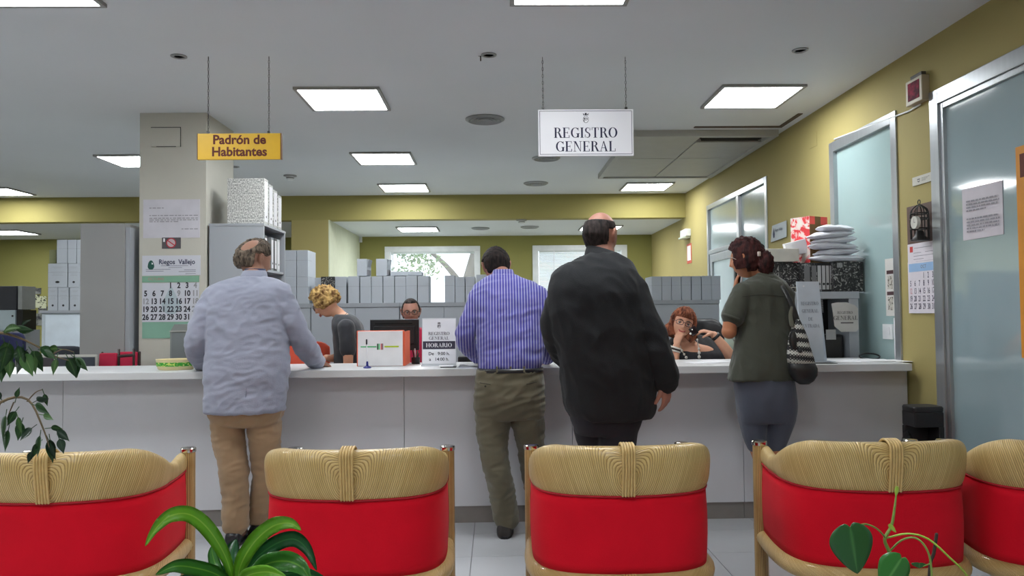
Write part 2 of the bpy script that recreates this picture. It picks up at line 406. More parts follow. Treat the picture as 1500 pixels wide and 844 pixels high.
# ================================================================ outdoors seen through the first window
GRD = mat('bright_paving', s2l(214,212,205), .9)
bm = new(); box(bm, (-25,YE+.6,-.3), (25,60,-.25)); struct('ground', bm, GRD)
t = thing('garden_tree', 'leafy tree with forked trunk outside the first far window', 'tree', (-.9,19,-.25))
BARK = mat('tree_bark', s2l(118,112,104), .9, bump=.6, bscale=20)
bm = new()
tube(bm, [(-.9,19,-.25), (-.85,19,1.2), (-.62,19,2.2), (-.3,19,3.4)], [.22,.18,.15,.1], 10)
for pts in ([(-.8,19,1.6), (-.25,18.8,2.1), (.2,18.7,2.9)], [(-.75,19,1.9), (-1.2,19,2.5), (-1.9,18.9,3.1)], [(-.6,19,2.2), (-.1,18.7,2.3), (.25,18.6,2.2)], [(-.3,18.7,2.2), (0,18.5,1.9), (.22,18.4,1.7)]): tube(bm, pts, [.09,.06,.03], 8)
obj('trunk', bm, BARK, t, True)
LEAFO = mat('garden_leaves', s2l(120,146,96), .7, var=.3, scale=3)
bm = new(); rnd = random.Random(3)
for cl in range(26):
    cx, cz = rnd.uniform(-2.9,.5), rnd.uniform(2.05,3.6)
    if cx > -.7: cz = rnd.uniform(2.5,3.6)
    for k in range(55):
        c = Vector((cx+rnd.gauss(0,.18), 18.8+rnd.gauss(0,.3), cz+rnd.gauss(0,.14)))
        u = Vector((rnd.gauss(0,1), rnd.gauss(0,1), rnd.gauss(0,1))).normalized(); v = u.orthogonal().normalized()
        bm.faces.new([bm.verts.new(c+u*.06), bm.verts.new(c+v*.028), bm.verts.new(c-u*.06), bm.verts.new(c-v*.028)])
tag(obj('foliage', bm, LEAFO, t), kind='stuff')
# ================================================================ ceiling fittings
VM = mat('vent_metal', s2l(150,152,152), .5, metal=.3)
def vent(x, y, z, r, lab):
    t = thing('ceiling_vent', lab, 'vent', (x,y,z), 'round ceiling air vents')
    bm = new(); lathe(bm, (x,y,z), [(r*.8,0),(r,-.002),(r,-.01),(r*.86,-.022),(r*.82,-.018),(r*.8,-.005)], 36); obj('outer_ring', bm, VM, t, 'auto')
    for k, f in enumerate((.66,.46,.26)):
        bm = new(); lathe(bm, (x,y,z), [(r*f,-.001),(r*(f+.12),-.016),(r*(f+.10),-.020),(r*(f-.03),-.003)], 32); obj('cone_ring', bm, VM, t, 'auto')
    bm = new(); cyl(bm, (x,y,z-.003), r*.8, .002, 32); obj('backing', bm, BLK, t)
vent(-.075, 6.57, HC, .165, 'largest round air vent in the ceiling, left of the white hanging sign')
p = atz(785,268,HC); vent(p.x, p.y, HC, .155, 'round air vent close before the yellow beam')
p = atz(800,231,HC); vent(p.x, p.y, HC, .15, 'round air vent half hidden behind the foot of the white sign')
p = atz(704,334,HL); vent(p.x, p.y, HL, .14, 'flat round vent in the low ceiling right of its lit panel')
p = atz(776,332,HL); vent(p.x, p.y, HL, .14, 'flat round vent in the low ceiling beside the smoke detector')
def spot(px, py, lab, broken=False):
    p = atz(px, py, HC); t = thing('recessed_spot', lab, 'spotlight', p, 'small recessed spots')
    bm = new(); lathe(bm, p, [(.03,0),(.05,-.001),(.05,-.006),(.036,-.010),(.03,-.004)], 24); obj('rim', bm, VM, t, 'auto')
    bm = new(); cyl(bm, p+Vector((0,0,-.004)), .03, .004, 20); obj('lens', bm, BLK, t)
spot(262, 82, 'small recessed ceiling spot left of the yellow hanging sign')
spot(716, 80, 'small recessed ceiling spot left of the chains of the white sign')
spot(1172, 73, 'small recessed ceiling spot near the right wall')
spot(344, 244, 'small recessed ceiling spot just below the yellow sign')
p = atz(704, 82, HC); bm = new(); tube(bm, [p, p-Vector((0,0,.03))], .004, 6, 1); tube(bm, [p-Vector((.012,0,.0)), p-Vector((-.012,0,0.0))], .003, 6, 1)
tag(obj('ceiling_hook', bm, BLK, None, loc=p), 'tiny dark hook screwed into the ceiling beside a recessed spot', 'hook')
def detector(px, py, zz, lab):
    p = atz(px, py, zz); t = thing('smoke_detector', lab, 'smoke detector', p)
    bm = new(); lathe(bm, p, [(.075,0),(.075,-.012),(.05,-.018)], 24); obj('base', bm, FRM, t, 'auto')
    bm = new(); lathe(bm, p, [(.045,-.016),(.042,-.05),(.03,-.06)], 24); obj('head', bm, UPVC, t, 'auto')
    bm = new(); lathe(bm, p, [(.0455,-.028),(.0455,-.036)], 24); obj('dark_slot', bm, BLK, t)
detector(425, 257, HC, 'white smoke detector in the ceiling right of the stacked speckled boxes')
detector(764, 322, HL, 'small white smoke detector in the low ceiling beyond the beam')
# air conditioning hatch
HX0, HX1, HY0, HY1 = 1.28, 2.52, 7.06, 9.2
t = thing('air_conditioning_hatch', 'flat grey air conditioning hatch in the ceiling with a dark slot grille', 'air conditioner', (HX0,HY0,HC))
HM = mat('hatch_metal', s2l(168,168,164), .5, var=.03)
def panel(x0_, x1_, y0_, y1_, z0, z1, name, m=HM):
    bm = new(); box(bm, (x0_,y0_,z0), (x1_,y1_,z1), .004); return obj(name, bm, m, t)
panel(HX0, HX1+.06, HY0-.05, HY0, HC-.06, HC, 'edge_trim'); panel(HX0-.05, HX0, HY0-.05, HY1, HC-.06, HC, 'edge_trim'); panel(HX1, HX1+.06, HY0, HY1, HC-.06, HC, 'edge_trim'); panel(HX0-.05, HX1+.06, HY1, HY1+.05, HC-.06, HC, 'edge_trim')
xm = 1.90
panel(HX0, xm-.006, HY0, 8.1, HC-.045, HC, 'hatch_panel'); panel(xm+.006, HX1, HY0+.30, 8.1, HC-.045, HC, 'hatch_panel'); panel(HX0, xm-.006, 8.112, HY1, HC-.045, HC, 'hatch_panel'); panel(xm+.006, HX1, 8.112, HY1, HC-.045, HC, 'hatch_panel')
panel(xm+.006, HX1, HY0, HY0+.06, HC-.05, HC, 'grille_frame'); panel(xm+.006, HX1, HY0+.25, HY0+.295, HC-.05, HC, 'grille_frame'); panel(xm+.04, HX1-.04, HY0+.06, HY0+.25, HC-.02, HC, 'dark_slot', BLK)
for k in range(4): panel(xm+.04, HX1-.04, HY0+.075+k*.045, HY0+.08+k*.045, HC-.045, HC-.02, 'grille_slat', mat('grille_dark', (.03,.03,.03), .5))
bm = new(); a = atz(1018,185,HC); b = atz(1130,181,HC); c = atz(1150,171,HC)
box(bm, (a.x, a.y, HC-.006), (b.x+.1, a.y+.05, HC), 0); box(bm, (b.x+.1, b.y-.35, HC-.006), (b.x+.14, a.y+.05, HC))
obj('mounting_gap', bm, mat('gap_brown', (.10,.07,.05), .9), t)
# ================================================================ hanging signs
def chain(bm, top, bot):
    n = int((top-bot).length/.022); d = (bot-top)/n
    for i in range(n):
        c = top+d*(i+.5); ax = Vector((1,0,0)) if i % 2 else Vector((0,1,0))
        rings = []
        pts = [c+ax*(.0042*math.cos(u))+Vector((0,0,.013*math.sin(u))) for u in [2*math.pi*k/8 for k in range(8)]]
        nn = 4; rr = []
        for k in range(8):
            tt = (pts[(k+1) % 8]-pts[k-1]).normalized(); r_ = tt.orthogonal().normalized(); f_ = tt.cross(r_)
            rr.append(ringverts(bm, pts[k], ax.cross(Vector((0,0,1))), tt.cross(ax.cross(Vector((0,0,1)))), .0014, .0014, nn))
        for k in range(8):
            for m_ in range(nn): bm.faces.new((rr[k][m_], rr[k][(m_+1) % nn], rr[(k+1) % 8][(m_+1) % nn], rr[(k+1) % 8][m_]))
X_, Z_ = Vector((1,0,0)), Vector((0,0,1))
def hanging(px0, px1, py0, py1, Y, cx, name, lab, m):
    a = at(px0, py0, Y); b = at(px1, py1, Y); zt = (a.z+at(px1,py0,Y).z)/2; zb = (b.z+at(px0,py1,Y).z)/2
    t = thing(name, lab, 'sign', ((a.x+b.x)/2, Y, zb))
    bm = new(); box(bm, (a.x,Y-.012,zb), (b.x,Y+.012,zt), .002); obj('board', bm, m, t)
    for px in cx:
        q = at(px, py0, Y); bm = new(); chain(bm, Vector((q.x,Y,HC)), Vector((q.x,Y,zt+.01))); obj('chain', bm, mat('chain_metal', (.05,.05,.05), .4, metal=.8), t)
        bm = new(); box(bm, (q.x-.008,Y-.008,zt-.003), (q.x+.008,Y+.008,zt+.016), .002); obj('hook', bm, BLK, t)
    return t, a.x, b.x, zb, zt
YS = mat('yellow_sign_plastic', s2l(222,176,8), .45)
t, xa, xb, zb, zt = hanging(290, 413, 196, 234, 4.95, (305, 394), 'hanging_sign', 'yellow hanging sign reading Padrón de Habitantes in brown letters', YS)
bm = new(); o_ = Vector(((xa+xb)/2, 4.95-.012, (zb+zt)/2))
text_geo(bm, 'Padrón de', o_+Z_*.040, X_, Z_, .080, .032); text_geo(bm, 'Habitantes', o_-Z_*.036, X_, Z_, .080, .032)
obj('lettering', bm, mat('brown_print', s2l(96,38,22), .7), t)
for a_, b_ in ((xb-.006, xb+.001), (xa-.001, xa+.003)):
    bm = new(); box(bm, (a_,4.95-.0135,zb), (b_,4.95+.0135,zt)); obj('end_strip', bm, mat('brown_edge', s2l(110,70,30), .6), t)
WS = mat('white_sign_plastic', s2l(226,226,232), .45, var=.01)
t, xa, xb, zb, zt = hanging(788, 928, 161, 229, 4.98, (795.5, 917), 'hanging_sign', 'white hanging sign with a crest reading Registro General in dark blue', WS)
bm = new(); o_ = Vector(((xa+xb)/2, 4.98-.012, (zb+zt)/2)); Hs = zt-zb; Ws = xb-xa
for x0_, y0_, x1_, y1_ in ((-Ws/2+.012, Hs/2-.012, Ws/2-.012, Hs/2-.009), (-Ws/2+.012, -Hs/2+.010, Ws/2-.012, -Hs/2+.013), (-Ws/2+.009, -Hs/2+.010, -Ws/2+.012, Hs/2-.009), (Ws/2-.012, -Hs/2+.010, Ws/2-.009, Hs/2-.009)): rect_on(bm, o_, X_, Z_, x0_, y0_, x1_, y1_)
serif(bm, 'REGISTRO', o_+Z_*.000, X_, Z_, .066, sx=1.08); serif(bm, 'GENERAL', o_-Z_*.088, X_, Z_, .066, sx=1.08)
obj('lettering', bm, NAVY, t)
bm = new(); crest(bm, o_+Z_*.092, X_, Z_, .07); obj('crest', bm, INK, t)
# ================================================================ counter
CZ = .985
t = thing('reception_counter', 'long light grey reception counter with overhanging top and brown kick plate', 'counter', (0,5.2,0))
XL, XR = -4.6, XW-.012
seams = [-4.4, at(92,600,5).x, at(592,600,5).x, at(838,600,5).x, at(1088,600,5).x, XR]
seams[0:1] = [XL, -3.72]
for a, b in zip(seams, seams[1:]):
    bm = new(); box(bm, (a+.0015,5.0,.105), (b-.0015,5.02,CZ-.045), .0015); obj('front_panel', bm, LAM, t)
bm = new(); box(bm, (XL,5.02,.0), (XR,5.04,CZ-.045)); obj('carcass', bm, GREYD, t)
KICK = mat('kick_plate', s2l(128,122,118), .5)
for a, b in zip(seams, seams[1:]):
    bm = new(); box(bm, (a+.001,5.008,.0), (b-.001,5.0195,.104), .001); obj('kick_plate', bm, KICK, t)
bm = new(); box(bm, (XL,4.79,CZ-.045), (2.56,5.46,CZ), .004); obj('counter_top', bm, LAMT, t)
for x in (XL+.02, -2.2, .3, 2.4):
    bm = new(); box(bm, (x,5.04,0), (x+.02,5.44,CZ-.045)); obj('support_panel', bm, LAM, t)
def slabq(bm, pts, d): skin(bm, [[bm.verts.new(p) for p in pts], [bm.verts.new(p+d) for p in pts]])
# ================================================================ desks behind the counter
DESKM = mat('desk_top_laminate', s2l(190,186,176), .4)
def desk(x0_, x1_, y0_, y1_, lab):
    t = thing('office_desk', lab, 'desk', ((x0_+x1_)/2,(y0_+y1_)/2,0))
    bm = new(); box(bm, (x0_,y0_,.71), (x1_,y1_,.74), .004); obj('desk_top', bm, DESKM, t)
    for x in (x0_+.04, x1_-.08):
        for y in (y0_+.04, y1_-.08):
            bm = new(); box(bm, (x,y,0), (x+.04,y+.04,.71), .003); obj('leg', bm, GREYD, t)
    bm = new(); box(bm, (x0_+.09,y1_-.07,.35), (x1_-.09,y1_-.055,.70)); obj('modesty_panel', bm, GREYD, t)
desk(-.94, .25, 5.85, 6.5, 'office desk carrying the black monitor behind the counter')
desk(-4.6, -3.2, 5.72, 6.22, 'office desk behind the counter at the far left, under the low screen')
desk(1.90, 2.62, 5.475, 5.93, 'desk under the steel cabinet and its marbled files')
desk(-2.05, -1.32, 5.62, 5.95, 'narrow desk behind the counter where the curly haired woman leans')
desk(-2.66, -2.1, 5.62, 6.1, 'small desk with the grey computer tower before the white column')
desk(-6.4, -4.9, 7.6, 8.3, 'office desk in the left rear office')
# ================================================================ row of low storage cabinets, each a thing
CT = 1.445; YC = 8.5
xs = [-2.86, -1.99, -1.035, -.08, .87, 1.66, 2.44]
for i, (a, b) in enumerate(zip(xs, xs[1:])):
    lab = ['grey storage cabinet under the two-high stack of white boxes', 'grey storage cabinet behind the curly haired woman',
           'grey storage cabinet behind the man with glasses', 'grey storage cabinet behind the man in the striped shirt', 'grey storage cabinet hidden behind the man in black',
           'grey storage cabinet behind the seated red-haired woman, against the glazed door'][i]
    t = thing('storage_cabinet', lab, 'cabinet', ((a+b)/2,YC+.2,0), 'low grey storage cabinets')
    bm = new(); box(bm, (a+.003,YC+.02,.04), (b-.003,YC+.42,CT-.04)); obj('body', bm, GREYM, t)
    bm = new(); box(bm, (a+.001,YC-.004,CT-.045), (b-.001,YC+.43,CT), .002); obj('top_board', bm, GREYD, t)
    bm = new(); box(bm, (a+.003,YC+.03,0), (b-.003,YC+.4,.04)); obj('plinth', bm, GREYD, t)
    m_ = (a+b)/2
    if i in (0, 5): m_ = a+.36
    for l, r_ in ((a+.006, m_-.002), (m_+.002, b-.006)):
        bm = new(); box(bm, (l,YC,.05), (r_,YC+.018,CT-.05), .002); dr = obj('door', bm, GREYM, t)
        hx = r_-.05 if r_ < m_ else l+.04
        bm = new(); box(bm, (hx,YC-.014,.82), (hx+.012,YC,.94), .003); obj('handle', bm, CHROME, dr)
# ================================================================ white archive boxes
def archive_box(wd=.118, h=.288, d=.37, m=None, hole=False, name='archive_box'):
    m = m or CARD
    bm = new(); box(bm, (-wd/2,0,0), (wd/2,d,h), .0025)
    o = obj(name, bm, m)
    bm = new(); box(bm, (-wd/2-.001,-.001,h*.62), (wd/2+.001,d*.5,h*.62+.0015)); obj('flap_fold', bm, CARDD, o)
    if hole:
        bm = new(); cyl(bm, (0,-.0015,h*.22), .013, .002, 16, 'y'); obj('finger_hole', bm, BLK, o)
        bm = new()
        for z, w_ in ((.86,.6),(.81,.4),(.66,.7),(.56,.5),(.50,.6)): box(bm, (-wd*w_/2,-.0012,h*z-.0012), (wd*w_/2,-.0008,h*z+.0012))
        obj('label_print', bm, mat('grey_print', (.3,.3,.3), .8), o)
    return o
AB = archive_box(); first = [True]
def put(src, first, x, y, z, label, group, rz=0, sc=None, dx=0):
    o = src if first[0] else copy_tree(src)
    first[0] = False
    o.location = (x,y,z); o.rotation_euler.z = rz
    if sc: o.scale = sc
    return tag(o, label, 'box', group)
ordn = ['first','second','third','fourth','fifth','sixth','seventh','eighth','ninth']
bx = [481, 499, 518, 535.5, 552.5, 569.5, 586.5, 603, 620]
g = 'white archive boxes on the low cabinets'
for i, px in enumerate(bx[1:]):
    p = at(px, 444, YC+.02)
    lab = ['white archive box on the low cabinet right of the black speckled file', 'second white archive box right of the black speckled file', 'third white archive box right of the black speckled file',
           'fourth box right of the speckled file, left of the flat cartons', 'white archive box under the left end of the flat cartons', 'white archive box under the flat cartons, fourth from the row\'s right end',
           'white archive box above the glasses of the seated man, next to last', 'white archive box at the right end of the row before the bright window gap'][i]
    put(AB, first, p.x, YC+.02+.004*((i*7) % 3), CT, lab, g, R((0,.6,-.5,.3,0,.7,-.4,.8)[i]), (1, 1, (1.0,1.01,.99,1,1.005,.995,1.01,1.0)[i]))
for i, px in enumerate([659, 674, 689, 706]):
    p = at(px, 444, YC+.02)
    put(AB, first, p.x, YC+.02, CT, ['white archive box just right of the bright window gap', 'slightly lower white box, second right of the bright window gap', 'white archive box left of the striped shirt man\'s head, third past the gap', 'white archive box partly behind the head of the striped shirt man'][i], g, 0, ((.93,1,1.01),(.86,1,.95),(.86,1,.955),(1.0,1,1.03))[i])
for i, px in enumerate([962.2, 976.8, 991.2, 1005.6, 1020.4, 1035.3, 1049.3]):
    p = at(px, 442, YC+.02)
    put(AB, first, p.x, YC+.02, CT, '%s white box of the right hand row, counted from the man in black' % ordn[i], 'right row of white boxes on the low cabinets', 0, ((.9,1,.90), (.87,1,.9), (.86,1,.895), (.86,1,.9), (.88,1,.9), (.89,1,.905), (.83,1,.9))[i])
# two high stack beside the tall cabinet
for k, (px, z, lab) in enumerate(((426, 0, 'lower left'), (443, 0, 'lower right'), (426, .289, 'upper left'), (443, .289, 'upper right'))):
    p = at(px, 444, YC)
    put(AB, first, p.x, YC-.0, CT+z, '%s box of the two-high stack beside the open cabinet' % lab, 'two high stack of white boxes')
p = at(465, 444, YC); put(AB, first, p.x, YC+.04, CT, 'narrow grey-white box between the box stack and the speckled file', g, 0, (.62,1,.97))
MARB = ramp_mat('marbled_board', 'musgrave', 26, [(.46,(.014,.014,.016)), (.56,(.05,.05,.05)), (.63,(.38,.38,.36))], .5)
SPK = ramp_mat('speckled_grey_board', 'noise', 150, [(.42, s2l(140,142,140)), (.6, s2l(225,225,222))], .7, stretch=(1,1,.5))
def lever_file(name, label, m, lo, hi, group=None, spine=None, spine_side='y', bands=True):
    """upright file box: board shell, spine label, finger ring"""
    base = ((lo[0]+hi[0])/2, (lo[1]+hi[1])/2, lo[2])
    t = thing(name, label, 'file', base, group)
    bm = new(); box(bm, lo, hi, .002); obj('board', bm, m, t)
    if spine:
        s = spine_side
        bm = new()
        if s == 'y': mg = min(.012, (hi[0]-lo[0])*.16); box(bm, (lo[0]+mg,lo[1]-.0015,lo[2]+.02), (hi[0]-mg,lo[1],hi[2]-.02)); c = Vector((base[0], lo[1]-.002, lo[2]+.06)); ax = 'y'
        else: box(bm, (hi[0],lo[1]+.012,lo[2]+.02), (hi[0]+.0015,hi[1]-.012,hi[2]-.02)); c = Vector((hi[0]+.001, base[1], lo[2]+.06)); ax = 'x'
        obj('spine_label', bm, spine, t)
        bm = new(); cyl(bm, c, .009, .002, 16, ax); obj('finger_ring', bm, BLK, t)
    return t
p = at(469.5, 444, YC+.02); q = at(490, 406, YC+.02)
lever_file('marbled_file', 'black and white speckled file standing among the white boxes above the curly hair', MARB, (p.x+.003,YC+.03,CT), (q.x-.003,YC+.3,CT+.29))
# open boxes on top of the row
p = at(523, 407, YC+.02)
zt_ = CT+.295
def open_box(px0, px1, h, lab, rz):
    a, b = at(px0,405,YC+.05), at(px1,405,YC+.05); wd = b.x-a.x
    t = thing('open_carton', lab, 'box', ((a.x+b.x)/2,YC+.05,zt_), 'white cartons lying on the row of boxes')
    bm = new(); box(bm, (a.x,YC+.05,zt_), (b.x,YC+.34,zt_+h), .002); obj('carton', bm, CARD, t)
    bm = new(); box(bm, (b.x+.003,YC+.06,zt_+h*.35), (b.x+.006,YC+.30,zt_+h), .001, rot=Matrix.Rotation(R(14),3,'Y')); obj('flap', bm, CARD, t)
    bm = new(); box(bm, (b.x+.001,YC+.052,zt_+.01), (b.x+.02,YC+.2,zt_+h*.35), .001); obj('inner_fold', bm, CARDD, t)
    return t
open_box(523, 537.5, .185, 'upright white carton with open flap on the boxes, left of its twin', 0)
open_box(551, 567, .185, 'upright white carton on the boxes beside the window frame', 0)
a, b = at(571,405,YC), at(598,405,YC)
bm = new(); box(bm, (a.x,YC+.06,zt_), (b.x,YC+.3,zt_+.045), .004); tag(obj('flat_carton', bm, CARD, None, loc=((a.x+b.x)/2,YC+.18,zt_)), 'flat white carton lying on the row of boxes, left one of two', 'box', 'white cartons lying on the row of boxes')
a, b = at(598.5,405,YC), at(617,405,YC)
bm = new(); box(bm, (a.x,YC+.05,zt_), (b.x,YC+.28,zt_+.042), .004); tag(obj('flat_carton', bm, CARD, None, loc=((a.x+b.x)/2,YC+.18,zt_)), 'short flat white carton at the right end of the pair on the boxes', 'box', 'white cartons lying on the row of boxes')
# ================================================================ tall cabinets
t = thing('open_cabinet', 'tall light grey shelf cabinet with open side right of the white column', 'cabinet', (-2.08,6.7,0))
bx0, bx1, by0, by1, bh = -2.298, -1.862, 6.35, 7.0, 2.065
bm = new(); box(bm, (bx0,by0,0), (bx1,by0+.02,bh-.02), .001); obj('side_panel', bm, GREYM, t)
bm = new(); box(bm, (bx0,by1-.02,0), (bx1,by1,bh-.02), .001); obj('side_panel', bm, GREYM, t)
bm = new(); box(bm, (bx0,by0+.02,.0), (bx0+.01,by1-.02,bh-.02)); obj('back_panel', bm, GREYD, t)
bm = new(); box(bm, (bx0-.002,by0-.003,bh-.02), (bx1+.003,by1+.003,bh), .001); obj('top_board', bm, GREYM, t)
for z in (.08, .5, .9, 1.3, 1.68):
    bm = new(); box(bm, (bx0+.01,by0+.02,z), (bx1-.01,by1-.02,z+.02)); obj('shelf', bm, GREYM, t)
PBK = [mat('file_back_'+n, c, .6) for n, c in (('white', s2l(200,204,206)), ('grey', s2l(130,134,136)), ('dark', s2l(60,60,64)))]
for k, z in ((1, 1.702),):
    for j in range(6):
        y = by0+.03+j*.095
        if (j+k) % 4 == 3: continue
        h_ = .30 if k == 0 else .28
        lever_file('lever_arch_file', ['white','grey','dark'][(j+k) % 3]+' file on the %s shelf of the open cabinet, %s from the front' % (('lower','upper')[k], ordn[j]), PBK[(j+k) % 3], (bx1-.32,y,z), (bx1-.03,y+.075,z+h_), 'files in the open cabinet', WHT, 'x')
# speckled files on top: the row recedes
for j in range(4):
    y = by0+.03+j*.135
    lever_file('speckled_file', ['nearest tall speckled grey file on top of the open cabinet, broad side showing', 'second speckled file on the open cabinet, white spine', 'third speckled file on the open cabinet', 'rearmost speckled file on top of the open cabinet'][j], SPK, (at(331,327,by0).x,y,bh), (bx1-.005-.012*j*0,y+.11,bh+.37-.025*j), 'speckled files on the open cabinet', WHT, 'x')
a = at(118,330,6.25)
t = thing('tall_cabinet', 'tall warm grey cabinet seen end on, left of the white column', 'cabinet', (-3.1,6.5,0))
bm = new(); box(bm, (a.x,6.25,0), (-2.925,6.95,2.06), .001); obj('end_panel', bm, GREYB, t)
bm = new(); box(bm, (-2.923,6.262,.08), (-2.89,6.59,2.03), .001); d_ = obj('door', bm, GREYM, t)
bm = new(); box(bm, (-2.889,6.56,1.0), (-2.878,6.575,1.14), .002); obj('handle', bm, CHROME, d_)
bm = new(); box(bm, (-2.923,6.61,.08), (-2.89,6.94,2.03), .001); obj('door', bm, GREYM, t)
# ================================================================ left rear office
a, b = at(68,455,9.0), at(117.5,455,9.0); zc = a.z
t = thing('white_cabinet', 'white cabinet below the labelled archive boxes at the left', 'cabinet', ((a.x+b.x)/2,9.2,0))
bm = new(); box(bm, (a.x-.05,9.0,0), (b.x+.3,9.45,zc-.03)); obj('body', bm, mat('cabinet_white', s2l(196,206,214), .5), t)
bm = new(); box(bm, (a.x,8.98,.3), (b.x+.28,9.0,zc-.05), .002); obj('door', bm, mat('cabinet_white_door', s2l(205,216,226), .45), t)
bm = new(); box(bm, (a.x-.06,8.97,zc-.03), (b.x+.32,9.47,zc), .002); obj('top_board', bm, GREYD, t)
HB = archive_box(hole=True); hf = [True]
def hb(px0, px1, py0, py1, lab, y=9.0):
    a, b = at(px0,py1,y), at(px1,py0,y)
    put(HB, hf, (a.x+b.x)/2, y, a.z, lab, 'labelled archive boxes in the left office', 0, ((b.x-a.x)/.118-.01, .9, (b.z-a.z)/.288-.006))
hb(70, 84.5, 421, 455, 'bottom left labelled white box on the white cabinet')
hb(85, 100.5, 421, 455, 'bottom middle labelled white box on the white cabinet')
hb(102, 117.5, 421, 455, 'bottom right labelled white box on the white cabinet')
hb(70, 98.5, 386, 421, 'broad labelled white box in the second layer of the stack')
hb(99.5, 116.5, 386, 421, 'narrow labelled white box in the second layer of the stack')
for px0, px1, lab in ((83, 98.5, 'top left plain white box of the stack on the white cabinet'), (99, 112, 'top middle plain white box of the stack on the white cabinet'), (112.5, 117.5, 'slim white box at the top right of the stack')):
    a, b = at(px0,386,9.0), at(px1,351,9.0)
    put(AB, first, (a.x+b.x)/2, 9.0, a.z, lab, 'plain boxes on top of the labelled ones', 0, ((b.x-a.x)/.118-.01, .9, (b.z-a.z)/.288-.004))
a, b = at(72,386,9.05), at(82.5,366,9.05)
bm = new(); box(bm, (a.x,9.05,a.z), (b.x,9.3,b.z), .003); o = tag(obj('plastic_box', bm, mat('greenish_plastic', s2l(130,134,100), .3), None, loc=((a.x+b.x)/2,9.05,a.z)), 'small olive translucent box beside the top white boxes', 'box')
# pictures on the far left wall
PH = [ramp_mat('dark_photo_print', 'noise', 9, [(.4,(.02,.02,.03)), (.6,(.25,.26,.24))], .6), ramp_mat('pale_drawing_print', 'musgrave', 8, [(.40,(.03,.03,.03)), (.46,(.5,.52,.36)), (.7,(.55,.56,.42))], .6)]
for k, (x0_, y0_, x1_, y1_, m_, lab) in enumerate(((46,422,60,431,0,'small dark photo at the top of the cluster on the olive wall'), (42,432,58,451,1,'pale line drawing on the olive wall beside the boxes'), (58,434,68,452,1,'narrow pale print on the olive wall beside the line drawing'), (56,449,69,460,0,'small dark photo under the pale prints on the olive wall'), (44,459,56,477,0,'dark photo at the lower left of the wall cluster'), (56,460,69,477,0,'grey photo at the lower right of the wall cluster'))):
    a, b = at(x0_,y1_,YE-.01), at(x1_,y0_,YE-.01); yy = YE-.012-.002*(k % 3)
    bm = new(); box(bm, (a.x,yy,a.z), (b.x,YE-.001,b.z)); tag(obj('wall_photo', bm, PH[m_], None, loc=((a.x+b.x)/2,yy,(a.z+b.z)/2)), lab, 'picture', 'photos on the olive wall')
# shelf block at the left edge: black file and white box with dark ends
a, b = at(-30,457,9.6), at(24,419,9.6)
t = thing('black_case', 'black case with pale spines standing at the left edge of the picture', 'file', (b.x-.2,9.7,a.z))
bm = new(); box(bm, (a.x,9.6,a.z+.02), (b.x,9.9,b.z), .004); obj('case', bm, mat('charcoal_board', (.03,.032,.04), .6), t)
c_ = at(24.5,457,9.6); e_ = at(31,419,9.6)
bm = new(); box(bm, (c_.x,9.62,c_.z+.03), (e_.x,9.9,e_.z), .003); obj('pale_spine', bm, mat('pale_spine', s2l(150,152,150), .6), t)
z1 = a.z+.012
a, b = at(-30,484,9.6), at(22,458,9.6)
t2 = thing('white_case', 'white case with two small holes under the black case at the left edge', 'box', (b.x-.2,9.7,a.z))
bm = new(); box(bm, (a.x,9.6,a.z), (b.x,9.9,z1+.006), .003); obj('case', bm, mat('pale_blue_card', s2l(176,190,196), .6), t2)
for py in (463, 480):
    q = at(22, py, 9.6); bm = new(); cyl(bm, (q.x-.03,9.598,q.z), .012, .003, 12, 'y'); obj('hole', bm, BLK, t2)
c_ = at(22.5,484,9.6); e_ = at(32,457,9.6); bm = new(); box(bm, (c_.x,9.62,c_.z), (e_.x,9.9,z1+.006), .003); obj('dark_end', bm, BLK, t2)
zz = at(0,484,9.6).z
t = thing('rear_shelf_unit', 'low shelf unit under the cases at the far left', 'shelf', (at(0,484,9.6).x-.3,9.8,0))
x0_, x1_ = at(-60,484,9.6).x, at(34,484,9.6).x
bm = new(); box(bm, (x0_,9.58,zz-.03), (x1_,9.95,zz), .002); obj('top_board', bm, GREYD, t)
for x in (x0_, x1_-.02): bm = new(); box(bm, (x,9.58,0), (x+.02,9.95,zz-.03)); obj('side_panel', bm, GREYD, t)
bm = new(); box(bm, (x0_+.02,9.9,0), (x1_-.02,9.95,zz-.03)); obj('back_panel', bm, GREYD, t)
